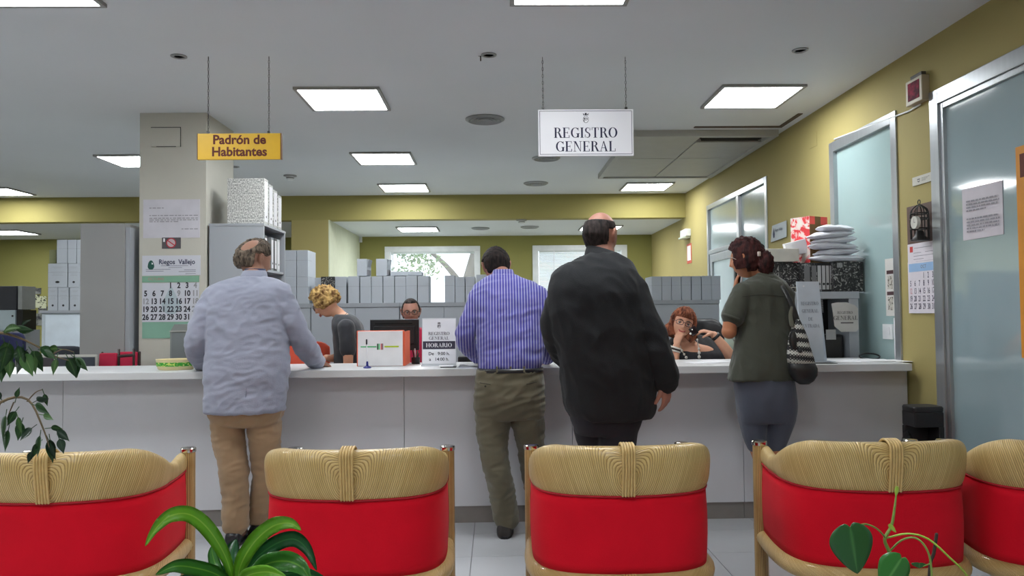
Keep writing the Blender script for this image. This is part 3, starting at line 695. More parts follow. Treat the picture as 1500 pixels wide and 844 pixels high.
# office chairs
def office_chair(name, lab, x, y, rz, m, seat=.47, top=.95, wd=.44, group=None, frame_m=BLK):
    t = thing(name, lab, 'chair', (x,y,0), group)
    M_ = Matrix.Translation((x,y,0)) @ Matrix.Rotation(rz,4,'Z')
    def fin(bm):
        bm.transform(M_); return bm
    bm = new(); box(bm, (-wd/2,-.22,seat-.07), (wd/2,.22,seat), .03); obj('seat', fin(bm), m, t, True)
    bm = new(); n = 12; rr = []
    for i in range(n+1):
        u = -1+2*i/n
        c = Vector((u*wd/2*.96, .25-.07*u*u, (seat+.12+top)/2)); rr.append(ringverts(bm, c, Vector((0,1,0)), Vector((0,0,1)), .035*(1-.3*abs(u)**6), (top-seat-.12)/2*(1-.18*abs(u)**5), 20, 3.2))
    skin(bm, rr); obj('backrest', fin(bm), m, t, True)
    bm = new(); tube(bm, [(0,.12,seat-.05), (0,.29,seat+.02), (0,.30,seat+.25)], .018, 8); obj('back_stem', fin(bm), frame_m, t, True)
    bm = new(); cyl(bm, (0,0,.1), .03, seat-.17, 16); obj('gas_column', fin(bm), frame_m, t, True)
    for k in range(5):
        a = 2*math.pi*k/5; bm = new(); tube(bm, [(0,0,.12), (.28*math.cos(a), .28*math.sin(a), .07)], [.03,.016], 8, 1); sp = obj('leg', fin(bm), frame_m, t, True)
        bm = new(); cyl(bm, (.28*math.cos(a)-.012, .28*math.sin(a), .026), .026, .024, 14, 'x'); obj('caster', fin(bm), BLK, sp, True)
    return t
ORG = mat('orange_upholstery', s2l(214,84,60), .8, bump=.1, bscale=300)
NAVYC = mat('navy_cloth', s2l(24,28,66), .9, bump=.3, bscale=30)
office_chair('office_chair', 'orange upholstered office chair behind the counter beside the curly haired woman', at(449,520,6.1).x, 6.3, R(180), ORG, .5, at(449,500,6.05).z, .36)
office_chair('office_chair', 'dark office chair back behind the low screen at the left', at(92,515,7.1).x, 7.35, R(180), mat('charcoal_cloth', (.03,.034,.045), .9), .45, at(92,507,7.1).z, .36)
office_chair('office_chair', 'dark blue office chair in the left rear office under the wall photos', at(48,495,7.6).x-.0, 7.05, 0, NAVYC, .5, at(48,487,7.3).z, .30)
office_chair('office_chair', 'black office chair back behind the seated red-haired woman', at(1032,475,5.98).x, 5.80, R(0), BLK, .47, at(1036,467,6.0).z, .30)
office_chair('office_chair', 'office chair of the man with glasses, hidden behind the monitor', at(602,500,6.95).x, 6.98, 0, BLK, .54, .98, .42)
t = thing('red_armchair', 'red chair with a dark tubular frame left of the white column', 'chair', (-3.1,6.0,0))
REDV = mat('crimson_cloth', s2l(176,22,60), .8, bump=.1, bscale=200)
a, b = at(143,541,6.05), at(198,517,6.05)
bm = new(); box(bm, (a.x,6.05,.70), ((a.x+b.x)/2-.006,6.09,b.z), .012, rot=Matrix.Rotation(R(-6),3,'X')); obj('backrest', bm, REDV, t, True)
bm = new(); box(bm, ((a.x+b.x)/2+.006,6.05,.70), (b.x,6.09,b.z+.008), .012, rot=Matrix.Rotation(R(-6),3,'X')); obj('backrest', bm, REDV, t, True)
bm = new(); box(bm, (a.x,5.62,.42), (b.x,6.04,.48), .02); obj('seat', bm, REDV, t, True)
q0, q1 = at(173,541,5.85), at(195,522,5.85)
for x in (q0.x, q1.x):
    bm = new(); tube(bm, [(x,5.86,0), (x,5.86,q1.z-.02), (x,5.86,q1.z)], .009, 8, 2); obj('leg', bm, mat('dark_brown_metal', (.035,.02,.018), .4), t, True)
bm = new(); tube(bm, [(q0.x,5.86,q1.z), (q1.x,5.86,q1.z+.008)], .011, 8, 1); obj('arm_rail', bm, MATS['dark_brown_metal'], t, True)
for x in (a.x+.01, b.x+.012):
    bm = new(); tube(bm, [(x,6.1,0), (x,6.1,b.z)], .009, 8, 1); obj('leg', bm, MATS['dark_brown_metal'], t, True)
# low desk screen
a, b = at(22,543,6.0), at(143,519,6.0)
t = thing('desk_screen', 'low dark desk screen with rounded light grey rim at the left', 'screen', ((a.x+b.x)/2,6.0,.74))
zt1 = b.z
bm = new(); box(bm, (a.x,5.99,.74), (b.x,6.02,zt1), .02); obj('rim', bm, mat('pale_rim', s2l(168,166,160), .5), t, True)
m1, m2 = at(80,530,6).x, at(84,530,6).x
bm = new(); box(bm, (a.x+.012,5.982,.76), (m1,5.99,zt1-.02), .003); obj('dark_panel', bm, mat('brown_black_panel', s2l(66,60,64), .5), t)
bm = new(); box(bm, (m2,5.982,.76), (b.x-.012,5.99,zt1-.02), .003); obj('dark_panel', bm, mat('slate_panel', s2l(62,68,78), .5), t)
a, b = at(80,543,5.9), at(95,537,5.9)
bm = new(); box(bm, (a.x,5.86,.74), (b.x,5.93,b.z), .004); tag(obj('paper_tray', bm, CARD, None, loc=((a.x+b.x)/2,5.9,.74)), 'small white card box in front of the low desk screen', 'box')
a, b = at(7,545,5.9), at(22,535,5.9)
for k in range(3):
    bm = new(); z_ = .74+.07*k; box(bm, (a.x,5.85,z_), (b.x,5.95,z_+.066), .004); tag(obj('paper_pack', bm, WHT, None, loc=((a.x+b.x)/2,5.9,z_)), ['lowest','middle','topmost'][k]+' white paper pack stacked at the left end of the desk', 'paper', 'white paper packs at the left')
# computer tower
t = thing('computer_tower', 'grey computer tower behind the green patterned bowl', 'computer', (-2.6,5.8,.74))
a, b = at(249,540,5.7), at(284,475,5.7)
bm = new(); q = [(a.x,.74), (a.x,b.z-.05), (a.x+.03,b.z), (b.x-.01,b.z), (b.x,b.z-.02), (b.x,.74)]
f0 = [bm.verts.new((x,5.7,z)) for x, z in q]; f1 = [bm.verts.new((x,6.05,z)) for x, z in q]
skin(bm, [f0, f1]); obj('case', bm, mat('warm_grey_plastic', s2l(128,132,130), .5), t)
bm = new(); box(bm, (a.x+.012,5.694,.78), (b.x-.012,5.7,b.z-.06), .002); obj('front_plate', bm, mat('cool_grey_plastic', s2l(112,117,118), .5), t)
bm = new(); box(bm, (a.x-.002,5.69,b.z-.052), (b.x+.002,5.70,b.z-.046)); obj('rim_line', bm, mat('pale_rim', s2l(168,166,160), .5), t)
# ================================================================ on the counter
t = thing('patterned_bowl', 'cream oval bowl with a band of green rings on the counter', 'bowl', (at(258,541,5.0).x,5.0,CZ))
c = Vector((at(258,541,5.02).x,5.02,CZ)); rb = 28*5.0/1150
BOWL = mat('cream_ceramic', s2l(222,208,160), .4)
bm = new(); rr = [ringverts(bm, c+Vector((0,0,z)), X_, Vector((0,1,0)), r_, r_*.75, 32) for r_, z in ((rb*.85,0),(rb*.93,.012),(rb,.062),(rb*1.02,.066),(rb*.97,.064),(rb*.9,.02),(.01,.012))]
skin(bm, rr); obj('bowl', bm, BOWL, t, 'auto')
bm = new(); 
rr = [ringverts(bm, c+Vector((0,0,z)), X_, Vector((0,1,0)), rb*(.95+z*.9)+.0006, (rb*(.95+z*.9))*.75+.0006, 40) for z in (.024,.048)]
skin(bm, rr, False); obj('green_band', bm, ramp_mat('green_ring_print', 'voronoi', 42, [(.2, s2l(190,220,120)), (.35, s2l(40,140,40)), (.55, s2l(60,170,50)), (.7, s2l(200,214,110))], .5), t)
# white board file with orange edges
t = thing('standing_file_board', 'white file board with orange edges and a printed colour stripe on the counter', 'file', (at(560,536,5.15).x,5.15,CZ))
ORE = mat('orange_card', s2l(226,100,66), .6)
a, b = at(523,536,5.1), at(590,485,5.1); zb_ = CZ+.0
ang = R(0)
bm = new(); box(bm, (a.x-.004,5.115,zb_), (b.x+.004,5.16,b.z+.004), .004); obj('orange_cover', bm, ORE, t)
bm = new(); box(bm, (a.x+.004,5.108,zb_+.002), (b.x-.002,5.1155,b.z), .002, rot=None); obj('white_face', bm, mat('file_white', s2l(222,220,222), .5), t)
c_ = at(599,487,5.4)
bm = new(); box(bm, (b.x+.005,5.118,zb_), (b.x+.011,5.42,b.z-.004), .001); obj('orange_side', bm, ORE, t)
bm = new(); zr = at(560,508,5.1).z; Y_ = Vector((0,1,0))
def prn(px0, px1, z, h, m):
    a_, b_ = at(px0,508,5.1), at(px1,508,5.1); bm = new(); box(bm, (a_.x,5.1066,z-h), (b_.x,5.1081,z+h)); obj('stripe_print', bm, m, t)
bm.free()
prn(528,551,zr,.0035,mat('green_print', s2l(70,180,110), .6)); prn(563,584,zr,.0045,mat('lime_print', s2l(180,200,30), .6))
prn(552,554,zr,.02,mat('dark_green_print', s2l(30,80,50), .6)); prn(554.5,556,zr,.02,MATS['green_print']); prn(557.5,559,zr,.02,mat('red_print', s2l(190,60,60), .6)); prn(559.5,561,zr,.02,mat('brown_line_print', s2l(120,70,80), .6))
# desk pen on a blue base
t = thing('chained_pen', 'white pen standing in a blue holder before the file board', 'pen', (at(537,537,4.95).x,4.95,CZ))
c = Vector((at(538,538,4.95).x,4.95,CZ)); BLU = mat('blue_plastic', s2l(22,26,120), .35)
bm = new(); lathe(bm, c, [(.024,0),(.026,.004),(.018,.010),(.008,.016),(.006,.04),(.005,.042)], 20); obj('base', bm, BLU, t, 'auto')
p1 = at(537,498,4.95)
bm = new(); tube(bm, [c+Vector((0,0,.036)), Vector((p1.x,4.95,p1.z-.025))], .0035, 8, 1); obj('barrel', bm, WHT, t, True)
bm = new(); tube(bm, [Vector((p1.x,4.95,p1.z-.026)), p1], .005, 8, 1); obj('cap', bm, BLK, t, True)
# opening hours sign in a clear holder
t = thing('hours_sign', 'white acrylic sign on the counter giving the registry opening hours', 'sign', (at(643,533,5.15).x,5.15,CZ))
a, b = at(619,533,5.12), at(667,467,5.12); a.z = CZ
tilt = Matrix.Rotation(R(-5),3,'X'); 
cx_ = (a.x+b.x)/2; hh = b.z-CZ; hw = (b.x-a.x)/2
def sl(v): q = tilt @ Vector((0,v[1],v[2])); return Vector((cx_+v[0], 5.12+q.y, CZ+q.z))
def sbox(lo, hi): bm = new(); vs = box(bm, lo, hi); [setattr(v, 'co', sl(v.co)) for v in bm.verts]; return bm
obj('clear_holder', sbox((-hw-.004,-.003,.004),(hw+.004,.006,hh+.006)), mat('acrylic', s2l(205,208,212), .1, coat=.5), t)
obj('paper', sbox((-hw,-.0045,.012),(hw,-.003,hh)), WHT, t)
bm = new(); box(bm, (cx_-hw-.006,5.06,CZ), (cx_+hw+.004,5.125,CZ+.006), .002); obj('foot', bm, mat('acrylic', s2l(205,208,212), .1), t)
ux = X_; uy = (tilt @ Z_).normalized(); o0 = sl((0,-.0052,hh/2)); 
bm = new(); crest(bm, o0+uy*(hh*.36), ux, uy, .042); obj('crest', bm, INK, t)
bm = new(); serif(bm, 'REGISTRO', o0+uy*(hh*.185), ux, uy, .021, sx=1.15); serif(bm, 'GENERAL', o0+uy*(hh*.085), ux, uy, .021, sx=1.15)
text_geo(bm, 'De   9:00 h.', o0-uy*(hh*.25), ux, uy, .029, .015); text_geo(bm, 'a   14:00 h.', o0-uy*(hh*.37), ux, uy, .029, .015); obj('lettering', bm, INK, t)
bm = new(); rect_on(bm, o0, ux, uy, -hw+.002, -hh*.15, hw-.002, hh*.02); obj('dark_band', bm, mat('band_print', s2l(48,44,62), .6), t)
bm = new(); serif(bm, 'HORARIO', o0-uy*(hh*.065), ux, uy, .026, sx=1.2, lift=.0014); obj('band_lettering', bm, WHT, t)
# small objects by the sign
t = thing('flat_notepad', 'dark edged white notepad lying right of the opening hours sign', 'notepad', (at(655,535,4.95).x,4.95,CZ))
a, b = at(645,536,4.9), at(668,533,4.9); bm = new(); box(bm, (a.x,4.9,CZ), (b.x,5.0,CZ+.006), .001); obj('cover', bm, BLK, t)
bm = new(); box(bm, (a.x-.012,4.895,CZ+.0065), (b.x-.02,4.99,CZ+.010), .001); obj('pages', bm, WHT, t)
def crumple(name, lab, px0, px1, y0_, y1_, z, h, seed, cat='paper', m=WHT, n=10):
    a, b = at(px0,535,y0_), at(px1,535,y0_); bm = new(); g_ = {}
    for i in range(n+1):
        for j in range(n//2+1):
            x = a.x+(b.x-a.x)*i/n; y = y0_+(y1_-y0_)*j/(n//2)
            g_[i,j] = bm.verts.new((x, y, z+h*(.5+.5*noise.noise(Vector((x*14+seed,y*14,seed)))) if 0 < i < n else z+.001))
    for i in range(n):
        for j in range(n//2): bm.faces.new((g_[i,j],g_[i+1,j],g_[i+1,j+1],g_[i,j+1]))
    r_ = bmesh.ops.solidify(bm, geom=bm.faces[:], thickness=.0012)
    return tag(obj(name, bm, m, None, True, loc=((a.x+b.x)/2,(y0_+y1_)/2,z)), lab, cat)
crumple('crumpled_paper', 'crumpled white paper on the counter at the elbow of the striped shirt man', 671, 702, 4.9, 5.08, CZ+.001, .022, 3)
a, b = at(667,532,5.5), at(700,522,5.5)
t = thing('black_keyboard_tray', 'black plastic device behind the counter right of the opening hours sign', 'device', ((a.x+b.x)/2,5.9,.74))
bm = new(); box(bm, (a.x,5.86,.74), (b.x+.1,6.0,at(680,522,5.9).z), .008); obj('body', bm, BLK, t)
bm = new(); box(bm, (a.x+.02,5.855,.78), (b.x+.08,5.86,.9), .002); obj('front_lid', bm, mat('dark_grey_plastic', (.03,.03,.034), .3), t)
# monitor
t = thing('desktop_monitor', 'black desktop monitor seen from behind, left of the opening hours sign', 'monitor', (at(577,500,6.15).x,6.15,.74))
a, b = at(542,514,6.1), at(613.5,468,6.1)
bm = new(); box(bm, (a.x,6.1,a.z), (b.x,6.135,b.z), .006); obj('housing', bm, mat('monitor_black', (.010,.011,.013), .3), t)
bm = new(); box(bm, (a.x+.03,6.085,a.z+.05), (b.x-.03,6.1,b.z-.05), .006); obj('rear_bulge', bm, mat('monitor_black', (.01,.01,.01), .3), t)
bm = new(); box(bm, (a.x+.04,6.096,b.z-.035), (b.x-.05,6.101,b.z-.026), .001); obj('vent_slot', bm, mat('matt_black', (.004,.004,.004), .9), t)
bm = new(); box(bm, (a.x,6.1,b.z-.002), (b.x,6.135,b.z+.003), .001); obj('top_edge', bm, mat('edge_grey', s2l(120,124,130), .4), t)
m_ = (a.x+b.x)/2
bm = new(); box(bm, (m_-.035,6.11,.76), (m_+.035,6.13,a.z+.05), .004); obj('stand_neck', bm, BLK, t)
bm = new(); lathe(bm, (m_,6.14,.74), [(.11,0),(.11,.008),(.05,.02)], 28); obj('stand_base', bm, BLK, t, 'auto')
# pen pot and clear bottle between file board and hours sign
t = thing('pen_pot', 'small black pen pot with pens between the file board and the hours sign', 'pen pot', (at(608,536,5.3).x,5.3,CZ))
c = Vector((at(609,530,5.3).x,5.3,CZ)); bm = new(); lathe(bm, c, [(.026,0),(.028,.003),(.030,.045),(.026,.045),(.024,.006),(.001,.006)], 20); obj('pot', bm, BLK, t, 'auto')
for k, (dx, h_) in enumerate(((-.02,.095),(.012,.085),(.02,.07),(-.006,.1))):
    bm = new(); tube(bm, [c+Vector((dx*.3,0,.01)), c+Vector((dx,.004*k,h_))], .004, 6, 1); obj('pen', bm, [BLK, mat('green_pen', s2l(20,90,60), .4), BLK, WHT][k], t, True)
# papers on the right end of the counter
def sheet(name, lab, px0, px1, y0_, y1_, rz=0, z=CZ+.0012, m=WHT):
    a, b = at(px0,533,(y0_+y1_)/2), at(px1,533,(y0_+y1_)/2); c = Vector(((a.x+b.x)/2,(y0_+y1_)/2,z)); hw = (b.x-a.x)/2; hd = (y1_-y0_)/2
    bm = new(); box(bm, c+Vector((-hw,-hd,-.001)), c+Vector((hw,hd,.001)), 0, rot=Matrix.Rotation(rz,3,'Z'))
    return tag(obj(name, bm, m, None, loc=c), lab, 'paper', 'papers on the counter')
sheet('paper_sheet', 'white paper sheet on the counter in front of the seated woman, nearer one', 1008, 1048, 5.0, 5.2, .12)
sheet('paper_sheet', 'white paper sheet overlapping the first, before the seated woman', 1030, 1066, 5.05, 5.28, -.1, CZ+.0036)
sheet('paper_sheet', 'paper sheet lying at the foot of the standing registry board', 1213, 1262, 4.95, 5.2, .1)
sheet('paper_sheet', 'middle paper sheet at the right end of the counter', 1255, 1302, 4.98, 5.22, -.15, CZ+.0036)
sheet('paper_sheet', 'last paper sheet near the right wall on the counter', 1298, 1334, 4.95, 5.18, .05)
sheet('dark_folder', 'thin dark folder under the foot of the standing registry board', 1186, 1222, 4.86, 4.96, 0, CZ+.0012, BLK)
# standing registry board
t = thing('standing_sign_board', 'tall white standing board with faint text Registro General de Entrada', 'sign', (at(1195,530,5.1).x,5.12,CZ))
SB = mat('white_board_card', s2l(196,204,214), .5)
a, b = at(1174.5,530,5.1), at(1205,412,5.1)
bm = new(); q = [(a.x,5.10,CZ), (b.x,5.10,CZ), (b.x,5.16,b.z-.0), (a.x,5.16,at(1175,412,5.1).z)]
slabq(bm, [Vector(v) for v in q], Vector((0,.012,0))); obj('face_panel', bm, SB, t)
ux = X_; uy = Vector((0,.06,b.z-CZ)).normalized()
c_ = Vector((b.x,5.1,CZ)); 
bm = new(); f = quad(bm, [c_, c_+Vector((.038,.05,0)), c_+Vector((.020,.11,b.z-CZ)), c_+Vector((0,.06,b.z-CZ))]); bmesh.ops.solidify(bm, geom=[f], thickness=.004); obj('side_panel', bm, SB, t)
bm = new()
for k in range(26):
    z = CZ+.32+k*.0075; yy = 5.10+.06*(z-CZ)/(b.z-CZ); box(bm, (b.x+.004,yy-.002,z), (b.x+.016,yy+.004,z+.003))
obj('comb_binding', bm, mat('comb_grey', s2l(150,156,164), .4), t)
bm = new(); box(bm, (a.x,5.04,CZ), (b.x+.05,5.10,CZ+.004), .001); obj('foot', bm, SB, t)
o0 = Vector(((a.x+b.x)/2+.002, 5.10, CZ)); hh = b.z-CZ
bm = new()
for k, s in enumerate(('REGISTRO','GENERAL','DE','ENTRADA')):
    zz = at(1195,(444,455,467,477)[k],5.12).z-CZ
    serif(bm, s, o0+uy*zz+Vector((0,-.002,0)), ux, uy, .023, sx=.88, lift=.001)
obj('lettering', bm, mat('faint_print', s2l(120,126,140), .7), t)
bm = new(); cyl(bm, o0+Vector((-.035,.045,hh-.03)), .006, .004, 10, 'y'); obj('pin', bm, WHT, t)
# steel cabinet with dark recess and a taped paper
t = thing('steel_device_cabinet', 'grey steel cabinet with dark recess and a taped registry paper', 'cabinet', (at(1215,520,5.550).x,5.650,.74))
a, b = at(1160,527,5.500), at(1257,427,5.500)
SX0, SX1, SZ = a.x, b.x, b.z
bm = new(); box(bm, (SX0,5.500,.74), (SX0+.05,5.930,SZ-.03), .004); obj('side_panel', bm, GREYM, t)
r0 = at(1212,520,5.500); r1 = at(1243,440,5.500)
bm = new(); box(bm, (r1.x,5.500,.74), (SX1,5.930,SZ-.03), .004); obj('side_panel', bm, GREYM, t)
bm = new(); box(bm, (SX0-.004,5.490,SZ-.05), (SX1+.004,5.940,SZ), .004); obj('top_board', bm, GREYM, t)
bm = new(); box(bm, (SX0+.05,5.850,.74), (r1.x,5.930,SZ-.05)); obj('back_panel', bm, mat('recess_black', (.012,.012,.016), .8), t)
bm = new(); box(bm, (SX0+.05,5.510,.74), (r1.x,5.850,.76)); obj('base_board', bm, GREYD, t)
a, b = at(1214,522,5.550), at(1236,482,5.550)
bm = new(); box(bm, (a.x-.04,5.550,.76), (b.x,5.700,at(1220,490,5.550).z), .02, rot=None); obj('inner_device', bm, BLK, t)
a, b = at(1214,498,5.500), at(1228,483,5.500); bm = new(); box(bm, (a.x,5.540,a.z), (b.x,5.545,b.z)); obj('small_label', bm, mat('pale_label', s2l(160,160,160), .6), t)
# the taped paper bulges
PP = mat('taped_paper', s2l(188,186,182), .8)
bm = new(); G = {}
pts = [(1217.5,445),(1225,443),(1240,443),(1252,447),(1256.5,452),(1257.5,482),(1254,486),(1232,486.5),(1227,482),(1222,478),(1220,460)]
cc = at(1238,465,5.460); cv = bm.verts.new(cc+Vector((0,-.0,0)))
vs = []
for px, py in pts: q = at(px,py,5.480); vs.append(bm.verts.new((q.x, 5.478, q.z)))
for i in range(len(vs)): bm.faces.new((cv, vs[i], vs[(i+1) % len(vs)]))
cv.co.y = 5.476
pap = obj('taped_paper', bm, PP, t)
bm = new(); c = at(1238,458,5.470); serif(bm, 'REGISTRO', Vector((c.x,5.472,c.z)), X_, (Z_+X_*0).normalized(), .019, sx=1.0)
c = at(1239,464,5.470); serif(bm, 'GENERAL', Vector((c.x,5.472,c.z-.008)), X_, Z_, .029, sx=1.1)
c = at(1241,473,5.470); rect_on(bm, Vector((c.x,5.472,c.z)), X_, Z_, -.045, -.004, .045, .004)
obj('lettering', bm, mat('paper_print', s2l(84,80,80), .7), pap)
# marbled files on the cabinet
a = at(1135,427,5.550); z0 = SZ; g = 'marbled files on the steel cabinet'
MAR2 = MARB
q = at(1176,427,5.600)
# support shelf left of the steel cabinet
t = thing('white_shelf_rack', 'shelf with wire letter tray carrying the left marbled file, behind the olive shirt', 'shelf', (at(1150,430,5.650).x,5.700,.74))
x0_, x1_ = at(1128,430,5.650).x, SX0-.006
bm = new(); box(bm, (x0_,5.550,z0-.02), (x1_,5.900,z0), .002); obj('shelf', bm, GREYM, t)
for x in (x0_, x1_-.02): bm = new(); box(bm, (x,5.550,.74), (x+.02,5.900,z0-.02)); obj('side_panel', bm, GREYM, t)
a, b = at(1133,428,5.700), at(1175,384,5.700)
lever_file('marbled_file', 'broad black marbled file on the rack right of the ponytail', MARB, (a.x,5.730,z0), (b.x,5.850,b.z), g)
xs_ = [1176.5, 1188, 1197, 1203.5, 1209.5, 1215, 1221]
for k in range(6):
    a, b = at(xs_[k],428,5.650), at(xs_[k+1],385,5.650)
    lever_file('marbled_file', '%s upright marbled file spine from the left on the steel cabinet' % ordn[k], MARB if k in (0,1) else BLK, (a.x+.001,5.650,z0), (b.x-.001,5.910,b.z), g, (mat('grey_spine', s2l(120,120,122), .6) if k < 2 else mat('pale_grey_spine', s2l(190,190,192), .6)))
a, b = at(1222,428,5.600), at(1264,383,5.600)
lf_ = lever_file('marbled_file', 'large black marbled file broad side on, right end of the steel cabinet', MARB, (a.x,5.600,z0), (b.x,5.680,b.z), g)
bm = new(); c = at(1226,388,5.600); box(bm, (c.x,6.2485,c.z-.02), (c.x+.04,5.600,c.z+.015)); obj('spine_label', bm, mat('pale_label', s2l(160,160,160), .6), lf_)
TOPZ = b.z
# wire tray
t = thing('wire_letter_tray', 'small silver wire letter tray before the marbled file behind the olive shirt', 'tray', (at(1160,427,5.630).x,5.630,z0))
a, b = at(1148,428,5.610), at(1176,418,5.610)
for dz in (0, .03):
    bm = new(); tube(bm, [(a.x,5.590,z0+.006+dz), (b.x-.01,5.590,z0+.006+dz)], .003, 6, 1); obj('wire', bm, CHROME, t, True)
for k in range(6):
    x = a.x+(b.x-.01-a.x)*k/5; bm = new(); tube(bm, [(x,5.590,z0+.005), (x,5.590,z0+.038)], .0022, 6, 1); obj('wire', bm, CHROME, t, True)
bm = new(); tube(bm, [(a.x-.02,5.580,z0+.065), (a.x+.03,5.600,z0+.01)], .005, 6, 1); obj('wire', bm, CHROME, t, True)
# white box lid and the stack of white plastic mail bags
a, b = at(1118,386,5.750), at(1166,367,5.750)
bm = new(); box(bm, (a.x,5.690,at(1150,384,5.750).z+.001), (b.x,5.900,b.z+.01), .004)
tag(obj('cream_carton', bm, mat('cream_card', s2l(204,200,190), .7), None, loc=((a.x+b.x)/2,5.800,at(1150,384,5.750).z)), 'flat cream carton on the marbled file right of the ponytail', 'box')
BAGM = mat('white_plastic_bag', s2l(214,214,222), .35, bump=.8, bscale=14, var=.02)
bl = [(1180,1258,383.5,372,0), (1187,1249,374,363,.35), (1180,1247,367,356,.1), (1184,1245,360,349,-.3), (1178,1243,353,342,.2), (1192,1241,347,334.5,-.1)]
for k, (x0_, x1_, yb, yt, rz) in enumerate(bl):
    a, b = at(x0_,yb,5.730), at(x1_,yt,5.730); bm = new()
    zlo = TOPZ+.002+k*.043; w2 = (b.x-a.x)/2; h2 = .025
    bmesh.ops.create_uvsphere(bm, u_segments=36, v_segments=18, radius=1)
    for v in bm.verts:
        p_ = v.co.copy(); ex = .55
        x = math.copysign(abs(p_.x)**ex, p_.x); y = math.copysign(abs(p_.y)**ex, p_.y)
        rr = min(1, max(abs(x),abs(y)))
        z = p_.z*(1-.55*rr**4)
        n_ = noise.noise(Vector((x*2.3+k*5,y*2.3,p_.z)))*.28+noise.noise(Vector((x*6+k*3,y*6,p_.z*2)))*.22
        v.co = Vector((x*w2*(1+.04*n_), y*.095, (z+n_)*h2))
    bm.transform(Matrix.Translation(((a.x+b.x)/2,5.66,zlo+h2)) @ Matrix.Rotation(rz*.25,4,'Z') @ Matrix.Rotation(R((1,-4,3,-3,-5,4)[k]),4,'Y'))
    tag(obj('plastic_mail_bag', bm, BAGM, None, True, loc=((a.x+b.x)/2,5.66,zlo)), ['bottom white plastic bag of the pile, lying on the marbled files', 'second white plastic bag from the bottom of the pile', 'third white plastic bag from the bottom of the pile', 'fourth white plastic bag from the bottom of the pile', 'white plastic bag just under the top one of the pile', 'top white plastic bag of the pile before the frosted door'][k], 'bag', 'pile of white plastic bags')
a, b = at(1163,374,5.650), at(1195,350,5.650)
bm = new(); box(bm, (a.x,5.800,at(1170,384,5.750).z+.055), (b.x,5.850,b.z), .004, rot=Matrix.Rotation(R(-14),3,'Y')); tag(obj('white_envelope', bm, WHT, None, loc=((a.x+b.x)/2,5.820,a.z)), 'upright white padded envelope leaning at the left end of the bag pile', 'envelope')
# red patterned gift box behind the bags, on a plain carton
REDP = ramp_mat('red_white_pattern', 'musgrave', 9, [(.44, s2l(226,60,66)), (.5, s2l(235,200,196)), (.62, s2l(230,222,214))], .5)
a, b = at(1159,372,5.750), at(1190,318,5.750)
t = thing('red_patterned_box', 'red and white patterned box with a brown and red side, behind the bags', 'box', (at(1185,350,5.750).x,5.750,1.72))
za = TOPZ+.003; zt2 = at(1185,317,5.80).z
A_ = Vector((at(1159,372,5.93).x,5.93,0)); B_ = Vector((at(1186,340,5.775).x,5.775,0)); C_ = Vector((at(1212,340,5.87).x,5.87,0)); D_ = A_+C_-B_
def prism(P, z0_, z1_, m, name, t):
    bm = new(); skin(bm, [[bm.verts.new((p.x,p.y,z0_)) for p in P], [bm.verts.new((p.x,p.y,z1_)) for p in P]]); return obj(name, bm, m, t)
prism([A_,B_,C_,D_], za, zt2, REDP, 'box_body', t)
BRN = mat('brown_card', s2l(120,84,40), .7); RDP = mat('bright_red_card', s2l(232,70,56), .5)
n_ = (C_-B_).normalized(); out = Vector((n_.y,-n_.x,0))
def sidep(f0, f1, z0_, z1_, m, k=1):
    P = [B_+(C_-B_)*f0+out*.001*k, B_+(C_-B_)*f1+out*.001*k]; P += [P[1]-out*.0008, P[0]-out*.0008]; prism(P, z0_, z1_, m, 'side_patch', t)
sidep(.0,1,za,zt2-.06,BRN); sidep(.0,.3,zt2-.06,zt2,RDP); sidep(.3,.62,zt2-.06,zt2,BRN); sidep(.62,1,zt2-.06,zt2,RDP)
bm = new(); A2 = [A_+Vector((-.01,-.01,0)), B_+Vector((0,-.012,0)), C_+Vector((.01,.02,0)), D_+Vector((0,.02,0))]
bm.free()
# cable loop beside the cabinet
bm = new(); c = at(1268,530,5.42); tube(bm, [c+Vector((.07*math.cos(u),.02*math.sin(u)-.06,.02*math.sin(u)+.012+(CZ-c.z))) for u in [i*math.pi/6 for i in range(0,13)]], .006, 6, 2)
tag(obj('black_cable', bm, BLK, None, True, loc=(c.x,5.36,CZ)), 'coiled black cable on the counter right of the steel cabinet', 'cable')
# ================================================================ right wall fittings
def wall_rect(px0, py0, px1, py1, X=XW):
    """corner points on the right wall plane; px0 is the far edge"""
    a = atx(px0, py0, X); b = atx(px1, py1, X); return a, b
WX = Vector((0,-1,0))   # reading direction on the right wall
def wbox(name, t, y_far, y_near, z0_, z1_, d0, d1, m, bev=0):
    bm = new(); box(bm, (XW-d1, y_near, z0_), (XW-d0, y_far, z1_), bev); return obj(name, bm, m, t)
def span(px0, px1, pyt, pyb, d=.0):
    yf = atx(px0, pyt, XW-d).y; yn = atx(px1, pyt, XW-d).y
    pm = (px0+px1)/2
    return yf, yn, atx(pm, pyb, XW-d).z, atx(pm, pyt, XW-d).z
